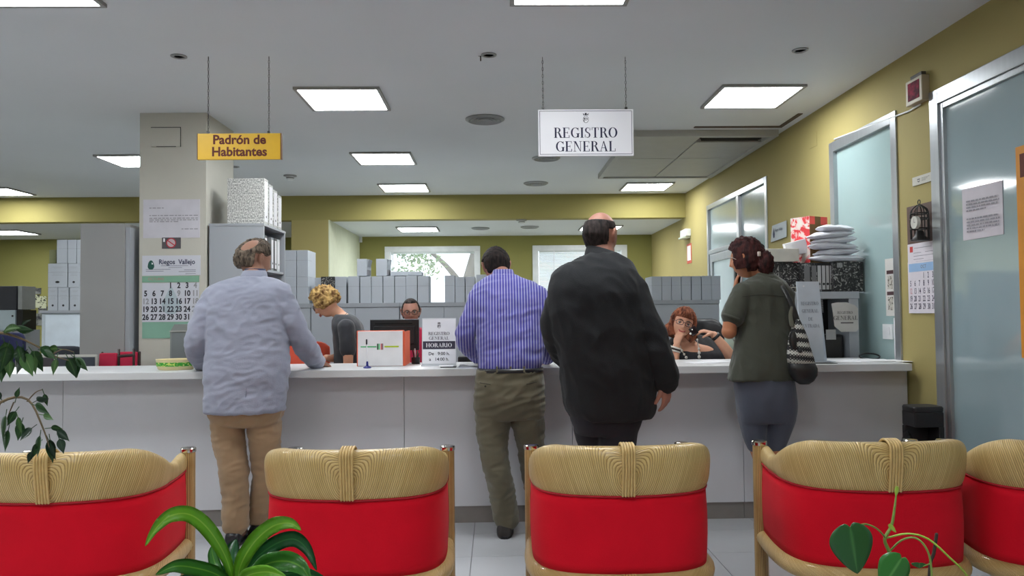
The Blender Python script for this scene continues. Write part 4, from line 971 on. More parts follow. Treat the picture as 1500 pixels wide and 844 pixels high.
# number display
yf, yn, z0_, z1_ = span(1326, 1350, 115, 152, .05)
t = thing('wall_display', 'square wall display box with dark red screen high on the yellow wall', 'display', (XW,(yf+yn)/2,z0_))
wbox('housing', t, yf, yn, z0_, z1_, 0, .05, mat('cream_housing', s2l(176,164,140), .5), .006)
wbox('screen', t, yf-.03, yn+.03, z0_+.025, z1_-.02, .05, .053, ramp_mat('dark_red_screen', 'noise', 22, [(.45, s2l(92,40,56)), (.62, s2l(150,44,70))], .7, spec=.1))
wbox('top_vent', t, yf-.04, yn+.02, z1_, z1_+.025, .01, .04, mat('dark_grille', (.05,.045,.04), .6), .003)
bm = new(); a = atx(1326,157,XW-.01); tube(bm, [(XW-.008,yn+.1,z0_-.005), (XW-.008,yf+.05,z0_-.012), (XW-.008,MD[1]-.1,HD+.015)], .006, 6, 1); obj('cable', bm, UPVC, t, True)
# thermostat cover at far ceiling corner
yf, yn, z0_, z1_ = span(1186, 1196.5, 196, 216)
bm = new(); box(bm, (XW-.004,yn,z0_), (XW,yf,z1_), .001); o = tag(obj('blank_cover', bm, YEL, None, loc=(XW,yn,z0_)), 'small yellow painted cover plate high on the right wall', 'cover plate')
yf, yn, z0_, z1_ = span(1338, 1368, 256, 269)
t = thing('name_plate', 'narrow white plate with a small emblem on the yellow wall above the calendar', 'sign', (XW,yn,z0_))
wbox('plate', t, yf, yn, z0_, z1_, 0, .008, mat('plate_white', s2l(196,194,184), .4), .001)
bm = new(); c = Vector((XW-.008,(yf+yn)/2+.04,(z0_+z1_)/2)); 
for q in _arc(0,0,.014,.012,180,360,.005,.005,8) + _r(-.016,.004,.016,.009): bm.faces.new([bm.verts.new(c+WX*u+Z_*v+Vector((-.0008,0,0))) for u, v in q])
for k in range(3): rect_on(bm, c+Vector((0,0,.008-.008*k)), WX, Z_, .03, -.001, .03+.09-.02*k, .001)
obj('emblem', bm, INK, t)
# calendars
def calendar(t, o, ux, w_, rows, h, reds, start, last, size, m_ink, m_red, blank=3, nrm_l=.0008):
    sxx = .62 if ux.y < -.5 else .85
    bm = new(); bm2 = new(); dx = w_/7; dy = h/5; n = start
    for r_ in range(5):
        for c_ in range(7):
            if r_ == 0 and c_ < blank: continue
            if n > last: break
            q = o + ux*(dx*(c_-3)) - Z_*(dy*(r_-2))
            text_geo(bm2 if c_ == 6 or n in reds else bm, str(n), q, ux, Z_, size, .012 if ux.y < -.5 else .035, sx=sxx, lift=nrm_l); n += 1
    tag(obj('day_numbers', bm, m_ink, t), kind='stuff'); tag(obj('holiday_numbers', bm2, m_red, t), kind='stuff')
# column calendar
yy = CY0
a, b = at(208,495,yy), at(296,374,yy)
t = thing('wall_calendar', 'large wall calendar with a green water drop logo on the white column', 'calendar', ((a.x+b.x)/2,yy,a.z))
def cbox(name, px0, py0, px1, py1, d, m):
    a = at(px0,py1,yy); b = at(px1,py0,yy); bm = new(); box(bm, (a.x,yy-d,a.z), (b.x,yy-d+.001+(d-.001 if d < .004 else .002),b.z)); return obj(name, bm, m, t), a, b
cp = mat('calendar_paper', s2l(206,208,218), .6, var=.01)
cbox('header_card', 208.5, 374, 294, 404, .004, cp); cbox('month_strip', 208.5, 404, 292, 414, .005, mat('pale_green_strip', s2l(128,172,148), .6))
cbox('number_sheet', 208.5, 414, 292, 472, .006, cp); cbox('footer_card', 208.5, 471, 288, 496, .004, mat('teal_green_card', s2l(134,178,158), .6))
c = at(259.5,384,yy); bm = new(); text_geo(bm, 'Riegos  Vallejo', Vector((c.x,yy-.004,c.z)), X_, Z_, .054, .022, sx=.90)
c1 = at(252,389.5,yy); 
for k, (u0, u1, py) in enumerate(((236,276,389.5),(247,267,392),(214,250,395),(270,287,395.5),(214,240,397.5),(262,287,398),(272,287,401))):
    p0, p1 = at(u0,py,yy), at(u1,py,yy); rect_on(bm, Vector((p0.x,yy-.004,p0.z)), X_, Z_, 0, -.0014, p1.x-p0.x, .0014)
obj('lettering', bm, mat('slate_print', s2l(40,46,80), .7), t)
bm = new(); c = at(221.5,389,yy); DG_ = mat('deep_green_print', s2l(24,84,74), .6)
bm.faces.new([bm.verts.new(Vector((c.x,yy-.0047,c.z-.008))+X_*(.026*math.sin(u)*(1 if math.cos(u) > -.3 else 1))+Z_*(-.026*math.cos(u) if math.cos(u) > -.2 else -.026*math.cos(u)+.02*(abs(math.cos(u))-.2)*1.4)) for u in [2*math.pi*k/24 for k in range(24)]])
obj('drop_logo', bm, DG_, t)
bm = new(); c = at(222.5,387.5,yy); bm.faces.new([bm.verts.new(Vector((c.x,yy-.0052,c.z))+X_*x+Z_*z) for x, z in ((0,0),(.012,0),(.010,.010),(0,.016))]); obj('logo_highlight', bm, WHT, t)
bm = new(); c = at(229,409,yy); text_geo(bm, 'OCTUBRE', Vector((c.x,yy-.005,c.z)), X_, Z_, .028, .0); obj('month_name', bm, mat('pale_red_print', s2l(186,128,128), .7), t)
a, b = at(214,419,yy), at(286.5,464.5,yy); c = (a+b)/2
calendar(t, Vector((c.x,yy-.006,c.z)), X_, (b.x-a.x)*7/6, 5, (a.z-b.z)*5/4, (9,12), 1, 31, .062, INK, mat('grey_day_print', s2l(150,150,156), .7))
bm = new(); c = at(251,440,yy); r3 = .10
bm.faces.new([bm.verts.new(Vector((c.x,yy-.0064,c.z))+X_*x+Z_*z) for x, z in ((0,.12),(-.04,.04),(-.075,-.03),(-.07,-.08),(-.03,-.11),(.03,-.11),(.07,-.08),(.075,-.03),(.04,.04))]); obj('faint_drop', bm, mat('faint_blue_print', s2l(178,192,200), .6), t)
# notice sheet and no smoking sticker on the column
t = thing('taped_notice', 'large white notice with faint typed lines on the white column', 'paper', (at(252,320,yy).x,yy,at(252,350,yy).z))
a, b = at(209,349,yy), at(293,292,yy); bm = new(); box(bm, (a.x+.004,yy-.002,a.z), (b.x,yy,b.z)); obj('sheet', bm, mat('notice_paper', s2l(205,203,212), .7), t)
bm = new()
for x0_, x1_, py in ((219,240,305),(219,290,316),(219,290,320),(219,290,322.5),(219,262,325),(266,290,335.5)):
    p0, p1 = at(x0_,py,yy), at(x1_,py,yy); rr_ = random.Random(int(py)); x = p0.x
    while x < p1.x:
        w_ = rr_.uniform(.012,.04); rect_on(bm, Vector((x,yy-.002,p0.z)), X_, Z_, 0, -.0035, min(w_, p1.x-x), .0035); x += w_+.008
tag(obj('typed_lines', bm, mat('grey_type', s2l(150,148,156), .7), t), kind='stuff')
t = thing('no_smoking_sticker', 'dark sticker with a red crossed no smoking circle on the white column', 'sticker', (at(251,356,yy).x,yy,at(251,364,yy).z))
a, b = at(237.5,364.5,yy), at(265,348,yy); bm = new(); box(bm, (a.x,yy-.003,a.z), (b.x,yy,b.z)); obj('sheet', bm, mat('sticker_grey', s2l(78,76,82), .5), t)
c = at(251,356,yy); RD_ = mat('sticker_red', s2l(176,30,52), .5)
bm = new(); cyl(bm, (c.x,yy-.0034,c.z), .036, .001, 28, 'y'); obj('white_disc', bm, mat('sticker_pale', s2l(190,170,176), .5), t)
bm = new()
for q in _arc(0,0,.040,.040,0,360,.008,.008,28): bm.faces.new([bm.verts.new(Vector((c.x+u,yy-.0042,c.z+v))) for u, v in q])
d = Vector((.7,0,-.5)).normalized(); n2 = Vector((d.z,0,-d.x)); bm.faces.new([bm.verts.new(Vector((c.x,yy-.0044,c.z))+d*x+n2*z) for x, z in ((-.035,-.004),(.035,-.004),(.035,.004),(-.035,.004))])
obj('red_ring', bm, RD_, t)
bm = new(); a = at(239,349,yy); rect_on(bm, Vector((a.x,yy-.003,a.z)), X_, Z_, .002, -.03, .016, -.002); obj('white_corner', bm, WHT, t)
# wall calendar by the glass partition (photo of a wire lantern above)
yf, yn, z0_, z1_ = span(1330.5, 1379, 350, 459); _, _, zp0, zp1 = span(1328, 1378, 298, 355)
t = thing('wall_calendar', 'wall calendar with a lantern photo, hanging beside the glass partition', 'calendar', (XW,yn,z0_))
PHB = ramp_mat('brown_wood_photo', 'X', 1.2, [(.3, s2l(92,70,62)), (.6, s2l(140,112,100)), (.9, s2l(84,92,66))], .5)
wbox('photo_card', t, yf, yn, zp0, zp1-.0, 0, .005, PHB)
wbox('header_card', t, yf, yn, zp0-.115, zp0, 0, .006, mat('calendar_white', s2l(220,214,222), .6))
wbox('number_sheet', t, yf-.002, yn+.004, z0_, zp0-.115, 0, .009, mat('calendar_white', s2l(220,214,222), .6))
ym = (yf+yn)/2; wd = yf-yn
bm = new(); rect_on(bm, Vector((XW-.009,ym,zp0-.148)), WX, Z_, -wd*.46, -.030, wd*.46, .022); obj('blue_band', bm, mat('pale_blue_print', s2l(150,184,222), .6), t)
bm = new(); text_geo(bm, 'OCT', Vector((XW-.0094,ym,zp0-.150)), WX, Z_, .030, .01, nrm=Vector((-1,0,0))); 
for k, (x0_, x1_, z_) in enumerate(((-.12,.10,-.03),(-.13,-.03,-.06),(.02,.15,-.06),(-.13,.14,-.08),(-.13,-.0,-.1),(-.1,.12,-.115))): rect_on(bm, Vector((XW-.006,ym,zp0+z_)), WX, Z_, x0_*.9, -.0014, x1_*.9, .0014)
obj('lettering', bm, mat('faint_print2', s2l(130,128,140), .7), t)
bm = new(); rect_on(bm, Vector((XW-.006,yf-.045,zp0-.035)), WX, Z_, -.018, -.018, .018, .018); obj('red_mark', bm, mat('red_print', s2l(190,60,60), .6), t)
zr0, zr1 = z0_+.042, zp0-.205
calendar(t, Vector((XW-.0092,ym,(zr0+zr1)/2)), WX, wd*.95, 5, (zr1-zr0)*5/4, (12,), 1, 31, .050, mat('blue_grey_print', s2l(58,56,80), .7), mat('pink_print', s2l(206,140,150), .7))
# wire lantern with a small clock face
t = thing('wire_lantern', 'black wire lantern ornament with a round clock face on the calendar photo', 'lantern', (XW-.03, ym, zp0+.02))
WIRE = mat('black_wire', (.012,.012,.012), .5)
cY = atx(1353,330,XW-.04).y; zt3 = atx(1353,296,XW-.04).z; zb3 = atx(1353,352,XW-.04).z; rl = .055
for k in range(8):
    a = math.pi*2*k/8; bm = new()
    tube(bm, [(XW-.065+rl*math.cos(a)*.9, cY+rl*math.sin(a), zb3), (XW-.065+rl*.9*math.cos(a), cY+rl*math.sin(a), zt3-.07), (XW-.065+rl*.5*math.cos(a), cY+rl*.5*math.sin(a), zt3-.03), (XW-.065, cY, zt3-.015)], .0035, 6, 3); obj('wire_bar', bm, WIRE, t, True)
for z in (zb3, zb3+.07, zb3+.13, zt3-.07):
    bm = new(); tube(bm, [(XW-.065+rl*.9*math.cos(u), cY+rl*math.sin(u), z) for u in [2*math.pi*k/16 for k in range(17)]], .004, 6, 1, round_ends=False); obj('wire_hoop', bm, WIRE, t, True)
bm = new(); tube(bm, [(XW-.065+.012*math.cos(u)*0, cY+.014*math.cos(u), zt3+.0+.014*math.sin(u)) for u in [2*math.pi*k/12 for k in range(13)]], .003, 6, 1, round_ends=False); obj('hanging_ring', bm, WIRE, t, True)
bm = new(); lathe(bm, (XW-.065,cY,zb3-.004), [(.05,0),(.052,.008),(.03,.03),(.02,.06),(.001,.07)], 16); obj('candle_cup', bm, WIRE, t, 'auto')
ck = atx(1343.5,326,XW-.11)
bm = new(); cyl(bm, (XW-.13,ck.y,ck.z), .038, .02, 24, 'x'); obj('clock_face', bm, mat('pale_clock', s2l(200,200,192), .4), t, 'auto')
bm = new(); rect_on(bm, Vector((XW-.13,ck.y,ck.z)), WX, Z_, -.0015, -.002, .0015, .024); rect_on(bm, Vector((XW-.13,ck.y,ck.z)), WX, Z_, -.002, -.0015, .016, .0015); obj('clock_hands', bm, INK, t)
# leaflets, switch
yf, yn, z0_, z1_ = span(1292.5, 1319, 378, 463, 0)
t = thing('picture_leaflet', 'tall leaflet with four small brown pictures taped to the frosted door', 'poster', (XW+.02,yn,z0_))
def gbox(name, t, yf, yn, z0_, z1_, d, m):
    bm = new(); box(bm, (XW+.02-d,yn,z0_), (XW+.02,yf,z1_)); return obj(name, bm, m, t)
gbox('sheet', t, yf, yn, z0_, z1_, .003, mat('leaflet_cream', s2l(206,204,200), .6))
w_ = yf-yn; h_ = z1_-z0_; DB = mat('dark_brown_print', s2l(70,44,48), .6); SK = ramp_mat('sketch_print', 'musgrave', 24, [(.42, s2l(60,54,44)), (.52, s2l(190,186,176))], .6)
for u in (.08, .54):
    for v in (.73, .36):
        bm = new(); rect_on(bm, Vector((XW+.017,yf-w_*u,z0_+h_*v)), WX, Z_, 0, 0, w_*.38, h_*.065); obj('title_bar', bm, DB, t)
        bm = new(); rect_on(bm, Vector((XW+.017,yf-w_*(u+.05),z0_+h_*(v-.26))), WX, Z_, 0, 0, w_*.28, h_*.23); obj('small_picture', bm, SK, t)
yf, yn, z0_, z1_ = span(1290.5, 1304.5, 475, 497)
t = thing('light_switch', 'white double light switch on the frosted door panel', 'switch', (XW+.02,yn,z0_))
gbox('plate', t, yf, yn, z0_, z1_, .010, UPVC); gbox('rocker', t, yf-.02, yn+.03, z0_+.03, z1_-.02, .014, UPVC)
yf, yn, z0_, z1_ = span(1305.5, 1327, 466, 527)
t = thing('typed_notice', 'narrow white typed notice under the picture leaflet', 'paper', (XW+.02,yn,z0_))
gbox('sheet', t, yf, yn, z0_, z1_, .004, WHT)
bm = new()
for k in range(16): rect_on(bm, Vector((XW+.016,(yf+yn)/2,z1_-.06-k*.0155)), WX, Z_, -.04, -.002, .03-(k*7 % 5)*.006, .002)
rect_on(bm, Vector((XW+.016,yf-.04,z1_-.03)), WX, Z_, -.012, -.012, .012, .012)
tag(obj('typed_lines', bm, mat('grey_type2', s2l(110,110,116), .7), t), kind='stuff')
# sheets on the near glass
yf, yn, z0_, z1_ = span(1409, 1469, 270, 350)
t = thing('glass_notice', 'white typed sheet taped to the teal glass partition', 'paper', (XW+.02,yn,z0_))
G0 = Vector((XW+.019,0,0))
pts = [(1409,278),(1468,264),(1470,343),(1411,353)]
bm = new(); slabq(bm, [atx(px,py,XW+.016) for px, py in pts], Vector((.003,0,0))); obj('sheet', bm, mat('notice_lilac', s2l(206,200,208), .7), t)
bm = new()
A0, A1, A3 = atx(1409,278,XW+.012), atx(1468,264,XW+.012), atx(1411,353,XW+.012)
eu, ev = (A1-A0), (A3-A0)
for k, (u1, v) in enumerate(((.9,.24),(.92,.30),(.88,.36),(.6,.42),(.9,.58),(.92,.64),(.9,.70),(.9,.76),(.55,.82))):
    rr_ = random.Random(k); u = .1
    while u < u1:
        w_ = min(rr_.uniform(.03,.12), u1-u)
        f = bm.faces.new([bm.verts.new(A0+eu*x+ev*y) for x, y in ((u,v),(u+w_,v),(u+w_,v+.03),(u,v+.03))]); u += w_+.02
tag(obj('typed_lines', bm, mat('grey_type', s2l(150,148,156), .7), t), kind='stuff')
yf = atx(1490,360,XW+.01).y
t = thing('orange_poster', 'orange poster cut by the right edge of the picture', 'poster', (XW+.02,yf-.2,1.2))
zt4, zb4 = atx(1490,215,XW+.01).z, atx(1490,524,XW+.01).z
gbox('sheet', t, yf, yf-.42, zb4, zt4, .004, mat('orange_poster_paper', s2l(214,142,40), .6))
bm = new(); rect_on(bm, Vector((XW+.016,yf-.03,zt4-.10)), WX, Z_, 0, -.06, .36, .06); rect_on(bm, Vector((XW+.016,yf-.06,zt4-.35)), WX, Z_, 0, -.03, .3, .03); obj('dark_band', bm, mat('brown_print', s2l(96,38,22), .7), t)
# logo sheet on the far sidelight
t = thing('logo_sheet', 'white sheet with a dark drop logo on the far glazed door', 'paper', (XW,7.8,1.9))
pts = [(1131,331),(1152,323),(1152,347),(1129,355)]
bm = new(); slabq(bm, [atx(px,py,XW-.014) for px, py in pts], Vector((.0015,0,0))); obj('sheet', bm, mat('pale_sheet', s2l(178,186,190), .6), t)
bm = new(); c = atx(1133.5,343,XW-.018)
bm.faces.new([bm.verts.new(c+WX*x+Z_*z) for x, z in ((0,.06),(-.025,0),(-.018,-.03),(0,-.04),(.018,-.03),(.025,0))])
text_geo(bm, 'Riegos Vallejo', c+WX*.13+Z_*.03, WX, Z_, .038, .01, sx=.9, nrm=Vector((-1,0,0)))
obj('lettering', bm, mat('slate_print', s2l(40,46,80), .7), t)
# emergency light and small notice at the far right wall
p = atx(1003,342,XW-.05)
t = thing('emergency_lamp', 'small white emergency lamp on the green wall beyond the beam', 'lamp', (XW,p.y,p.z))
wbox('body', t, p.y+.15, p.y-.15, p.z-.05, p.z+.05, 0, .08, UPVC, .01); wbox('lens', t, p.y+.13, p.y-.13, p.z-.075, p.z-.05, .01, .11, mat('lamp_lens', s2l(200,208,196), .3), .006)
p = atx(1010,372,XW)
t = thing('evacuation_notice', 'small red edged notice on the green wall under the emergency lamp', 'sign', (XW,p.y,p.z))
wbox('red_edge', t, p.y+.12, p.y-.12, p.z-.13, p.z+.14, 0, .006, mat('notice_red', s2l(196,84,60), .6)); wbox('white_field', t, p.y+.09, p.y-.09, p.z-.09, p.z+.11, .006, .008, WHT)
p = at(486.5+.0,351,YE-.02)
t = thing('wall_sensor', 'small white sensor box high in the corner of the far olive wall', 'sensor', p)
a, b = at(525.5,355,YE-.05), at(530,347,YE-.05); bm = new(); box(bm, (a.x,YE-.06,a.z), (b.x,YE,b.z), .008); obj('body', bm, UPVC, t, True)
bm = new(); ball(bm, ((a.x+b.x)/2,YE-.06,a.z+.03), .018, 10); obj('lens', bm, WHT, t, True)
# waste bin with black liner
t = thing('waste_bin', 'black plastic waste bin with open hatch and bin liner in the right corner', 'bin', (2.5,4.575,0))
BINM = mat('bin_black_plastic', (.012,.011,.013), .5)
a = at(1322,598,4.62); b = at(1385,598,4.62); z1_ = a.z-.0
x0_, x1_ = 2.41, 2.587
bm = new(); ct = (x0_+x1_)/2
def rr_ring(z, hx, hy, cy=4.575): return ringverts(bm, Vector((ct,cy,z)), X_, Vector((0,1,0)), hx, hy, 24, 6)
hx = (x1_-x0_)/2
skin(bm, [rr_ring(0, hx*.85, .065), rr_ring(z1_-.30, hx*.95, .072)]); obj('body', bm, BINM, t, 'auto')
bm = new(); skin(bm, [rr_ring(z1_-.01, hx*1.03, .079), rr_ring(z1_+.012, hx*1.04, .08), rr_ring(z1_+.02, hx*.98, .075)]); obj('rim', bm, BINM, t, 'auto')
bm = new(); box(bm, (x0_+.003,4.50,z1_-.10), (x1_-.003,4.65,z1_-.01), .01); obj('lid_hood', bm, BINM, t)
bm = new(); box(bm, (x1_-.035,4.50,z1_-.30), (x1_-.003,4.65,z1_-.095), .006); obj('side_wall', bm, BINM, t)
bm = new(); box(bm, (x0_+.003,4.61,z1_-.30), (x1_-.035,4.65,z1_-.1), .006); obj('rear_wall', bm, BINM, t)
BAGB = mat('black_bin_liner', (.010,.010,.012), .25, bump=.8, bscale=30)
bm = new(); rr = []
for k, (z, s_) in enumerate(((z1_-.42,.98),(z1_-.36,1.12),(z1_-.30,1.17),(z1_-.25,1.02),(z1_-.235,.95))):
    n = 32; ring = []
    for i in range(n):
        u = 2*math.pi*i/n; w_ = s_*(1+.05*math.sin(5*u+k)+.04*math.sin(11*u+2*k)); ring.append(bm.verts.new((ct-.02+math.copysign(abs(math.cos(u))**.5,math.cos(u))*hx*w_*.98, 4.575+math.copysign(abs(math.sin(u))**.5,math.sin(u))*.072*w_, z+.02*math.sin(3*u+k)+(.10*max(0,-math.cos(u))**2 if k > 1 else 0))))
    rr.append(ring)
skin(bm, rr, False); bmesh.ops.solidify(bm, geom=bm.faces[:], thickness=.003); obj('bin_liner', bm, BAGB, t, True)
# ================================================================ rattan tub chairs
def cane(name, spacing, c1, c2, c3, coord='UV', axis=0, depth=.6):
    m = mat(name, (.5,.4,.2), .38, coat=.25); N, L, b = nodes(m)
    uv = N.new('ShaderNodeUVMap') if coord == 'UV' else N.new('ShaderNodeTexCoord'); sp = N.new('ShaderNodeSeparateXYZ'); L.new(uv.outputs[0] if coord == 'UV' else uv.outputs['Object'], sp.inputs[0])
    mu = N.new('ShaderNodeMath'); mu.operation = 'MULTIPLY'; mu.inputs[1].default_value = 2*math.pi/spacing; L.new(sp.outputs[axis], mu.inputs[0])
    si = N.new('ShaderNodeMath'); si.operation = 'SINE'; L.new(mu.outputs[0], si.inputs[0])
    ab = N.new('ShaderNodeMath'); ab.operation = 'MULTIPLY_ADD'; ab.inputs[1].default_value = .5; ab.inputs[2].default_value = .5; L.new(si.outputs[0], ab.inputs[0])
    # each cane has its own tone
    fl_ = N.new('ShaderNodeMath'); fl_.operation = 'DIVIDE'; fl_.inputs[1].default_value = spacing; L.new(sp.outputs[axis], fl_.inputs[0])
    fr = N.new('ShaderNodeMath'); fr.operation = 'FLOOR'; L.new(fl_.outputs[0], fr.inputs[0])
    cx = N.new('ShaderNodeCombineXYZ'); L.new(fr.outputs[0], cx.inputs[0])
    wn = N.new('ShaderNodeTexWhiteNoise'); wn.noise_dimensions = '3D'; L.new(cx.outputs[0], wn.inputs['Vector'])
    tc = N.new('ShaderNodeTexCoord'); n = N.new('ShaderNodeTexNoise'); n.inputs['Scale'].default_value = 9; n.inputs['Detail'].default_value = 3; L.new(tc.outputs['Object'], n.inputs['Vector'])
    mx0 = N.new('ShaderNodeMath'); mx0.operation = 'MULTIPLY_ADD'; mx0.inputs[1].default_value = .45; L.new(wn.outputs['Value'], mx0.inputs[0]); L.new(n.outputs['Fac'], mx0.inputs[2])
    r0 = N.new('ShaderNodeValToRGB'); L.new(mx0.outputs[0], r0.inputs[0]); r0.color_ramp.elements[0].position = .35; r0.color_ramp.elements[1].position = .95
    r0.color_ramp.elements[0].color = (*c2, 1); r0.color_ramp.elements[1].color = (*c1, 1)
    r = N.new('ShaderNodeValToRGB'); L.new(ab.outputs[0], r.inputs[0]); r.color_ramp.elements[0].position = .0; r.color_ramp.elements[1].position = .38
    r.color_ramp.elements[0].color = (0,0,0,1); r.color_ramp.elements[1].color = (1,1,1,1)
    mix = N.new('ShaderNodeMix'); mix.data_type = 'RGBA'; mix.inputs[6].default_value = (*c3, 1); L.new(r.outputs[0], mix.inputs[0]); L.new(r0.outputs[0], mix.inputs[7])
    L.new(mix.outputs[2], b.inputs['Base Color'])
    bp = N.new('ShaderNodeBump'); bp.inputs['Strength'].default_value = depth; bp.inputs['Distance'].default_value = .003; L.new(ab.outputs[0], bp.inputs['Height']); L.new(bp.outputs[0], b.inputs['Normal'])
    return m
C1, C2, C3 = s2l(222,194,134), s2l(198,166,104), s2l(150,118,66)
CANE = cane('rattan_cane_rows', .0074, C1, C2, C3)
CANEB = cane('rattan_binding', .0085, s2l(216,186,128), s2l(186,152,94), C3, 'OBJ', 0)
POSTM = cane('rattan_post_strips', .0075, s2l(204,170,112), s2l(168,132,78), s2l(104,74,38), 'UV', 0, .4)
REDF = mat('red_upholstery', s2l(214,4,34), .9, var=.06, scale=5, bump=.25, bscale=420, sheen=.04, spec=.25)
def uvface(bm, f, lay, vals):
    for l, v in zip(f.loops, vals): l[lay].uv = v
PATH = [(-.335,.55),(-.346,.44),(-.352,.31),(-.345,.19),(-.308,.095),(-.230,.035),(-.12,.008),(0,0)]
PATH = PATH + [(-x, y) for x, y in PATH[-2::-1]]
PT = catmull([(x, y, 0) for x, y in PATH], 9)
PT = [Vector(p) for p in PT]
AL = [0]
for p, q in zip(PT, PT[1:]): AL.append(AL[-1]+(q-p).length)
HALF = AL[-1]/2
def path_at(i):
    p = PT[i]; t = (PT[min(i+1, len(PT)-1)]-PT[max(i-1, 0)]).normalized(); return p, t, Vector((t.y, -t.x, 0))   # outward normal
def sm(x): x = max(0, min(1, x)); return x*x*(3-2*x)
def make_chair():
    t = thing('rattan_chair', 'x', 'chair', (0,0,0))
    # top cane shell: fat rolled ring, taller at the back than at the arms
    bm = new(); lay = bm.loops.layers.uv.new('UVMap'); n = 40; rings = []; F = []
    for i in range(len(PT)):
        p, tt, out = path_at(i); u = AL[i]-HALF; s = abs(u)/HALF
        k = 1-sm((s-.36)/.46)          # 0 at the posts, 1 over the back
        top = .703+.112*k+.014*sm((s-.8)/.2); bot = .628-.012*k+.006*s; wd = .026+.026*k
        ring = []; fr = []
        hh = (top-bot)/2
        for j in range(n):
            a = 2*math.pi*j/n; e = 2/3.0 if k > .3 else 2/2.4
            cx_ = math.copysign(abs(math.cos(a))**e, math.cos(a)); sz = math.copysign(abs(math.sin(a))**e, math.sin(a))
            v = hh*(1+sz)
            lean = .020*k*(v/(2*hh))   # leans outward at the top
            q = p - out*(wd*.9) + out*(cx_*wd+lean) + Vector((0,0,bot+v)); ring.append(bm.verts.new(q))
            vv = v + (wd*(1-cx_) if sz > 0 else 0) if cx_ < .9 else v
            kk = .95*math.exp(-abs(u)/.16); v0 = .085
            ue = abs(u)-.28*(vv-v0)*(1 if abs(u) > .0 else 0)*min(1, abs(u)/.08)
            fr.append(math.sqrt(max(ue,0)**2+(kk*(vv-v0))**2)*(1 if ue > 0 else 1))
        rings.append(ring); F.append(fr)
    for i in range(len(rings)-1):
        for j in range(n):
            j2 = (j+1) % n
            f = bm.faces.new((rings[i][j], rings[i][j2], rings[i+1][j2], rings[i+1][j])); uvface(bm, f, lay, [(F[i][j],0),(F[i][j2],0),(F[i+1][j2],0),(F[i+1][j],0)])
    bm.faces.new(list(reversed(rings[0]))); bm.faces.new(rings[-1])
    obj('top_cane_roll', bm, CANE, t, True)
    # lower cane roll
    bm = new(); lay = bm.loops.layers.uv.new('UVMap'); n = 16; rings = []
    for i in range(len(PT)):
        p, tt, out = path_at(i)
        rings.append(ringverts(bm, p-out*.008+Vector((0,0,.312)), out, Vector((0,0,1)), .033, .034, n))
    for i in range(len(rings)-1):
        for j in range(n):
            j2 = (j+1) % n; g = lambda a, b: (AL[a]-.55*.0357*b*(1 if AL[a] > HALF else -1) if False else abs(AL[a]-HALF)-.020*b, 0)
            f = bm.faces.new((rings[i][j], rings[i][j2], rings[i+1][j2], rings[i+1][j])); uvface(bm, f, lay, [g(i,j), g(i,j+1), g(i+1,j+1), g(i+1,j)])
    bm.faces.new(list(reversed(rings[0]))); bm.faces.new(rings[-1])
    obj('lower_cane_roll', bm, CANE, t, True)
    # binding bands at the middle of the back
    mid = len(PT)//2
    def band(z0_, z1_, wtop, name):
        bm = new(); hw = .021
        for k in range(5):
            x = -hw+hw*2*k/4
            pts = []
            if name == 'top': pts = [(x,-.009,.638), (x,-.020,.70), (x,-.030,.775), (x,-.022,.815), (x,.03,.826), (x,.07,.80), (x,.085,.74)]
            else: pts = [(x,-.006,.345), (x,-.034,.335), (x,-.042,.312), (x,-.032,.286), (x,.0,.275)]
            tube(bm, pts, .0052, 8, 5)
        obj('binding_band', bm, mat('binding_cane', s2l(206,174,116), .4, var=.12, scale=30), t, True)
    band(0,0,0,'top'); band(0,0,0,'low')
    # red upholstered sling
    bm = new(); n = len(PT); rr = []
    for i in range(1, n-1):
        p, tt, out = path_at(i); s = abs(AL[i]-HALF)/HALF; ring = []
        for k in range(9):
            f = k/8; z = .340+(.628+.010*s-.340)*f; b_ = math.sin(f*math.pi)*.006
            ring.append((p-out*(.006-b_)+Vector((0,0,z)), p-out*(.036-b_)+Vector((0,0,z))))
        rr.append([bm.verts.new(a) for a, b in ring]+[bm.verts.new(b) for a, b in reversed(ring)])
    skin(bm, rr); obj('red_sling', bm, REDF, t, True)
    bm = new(); tube(bm, [path_at(i)[0]-path_at(i)[2]*.004+Vector((0,0,.630+.010*abs(AL[i]-HALF)/HALF)) for i in range(1, n-1, 2)], .0045, 8, 2); obj('piping', bm, mat('dark_red_piping', s2l(170,14,34), .8), bpy.data.objects[t.children[-1].name], True)
    # seat cushion
    bm = new(); rr = []
    for z, s in ((.29,.90),(.31,.95),(.40,.95),(.43,.90),(.44,.6)): rr.append(ringverts(bm, Vector((0,.30,z)), Vector((1,0,0)), Vector((0,1,0)), .315*s, .255*s, 32, 3.2))
    skin(bm, rr); obj('seat_cushion', bm, REDF, t, True)
    bm = new(); rr = [ringverts(bm, Vector((0,.30,z)), Vector((1,0,0)), Vector((0,1,0)), .30, .24, 24, 3.2) for z in (.25,.289)]; skin(bm, rr); obj('seat_board', bm, MATS['binding_cane'], t)
    # posts and legs
    def post(x, y, z1_, r_, cap):
        bm = new(); lay = bm.loops.layers.uv.new('UVMap'); n = 20; rg = [ringverts(bm, Vector((x,y,z)), Vector((1,0,0)), Vector((0,1,0)), r_, r_, n) for z in (0, z1_*.5, z1_)]
        for a, b in zip(rg, rg[1:]):
            for j in range(n):
                f = bm.faces.new((a[j], a[(j+1) % n], b[(j+1) % n], b[j])); uvface(bm, f, lay, [(j*r_*.314,0),((j+1)*r_*.314,0),((j+1)*r_*.314,0),(j*r_*.314,0)])
        bm.faces.new(rg[-1]); bm.faces.new(list(reversed(rg[0])))
        o = obj('leg', bm, POSTM, t, 'auto')
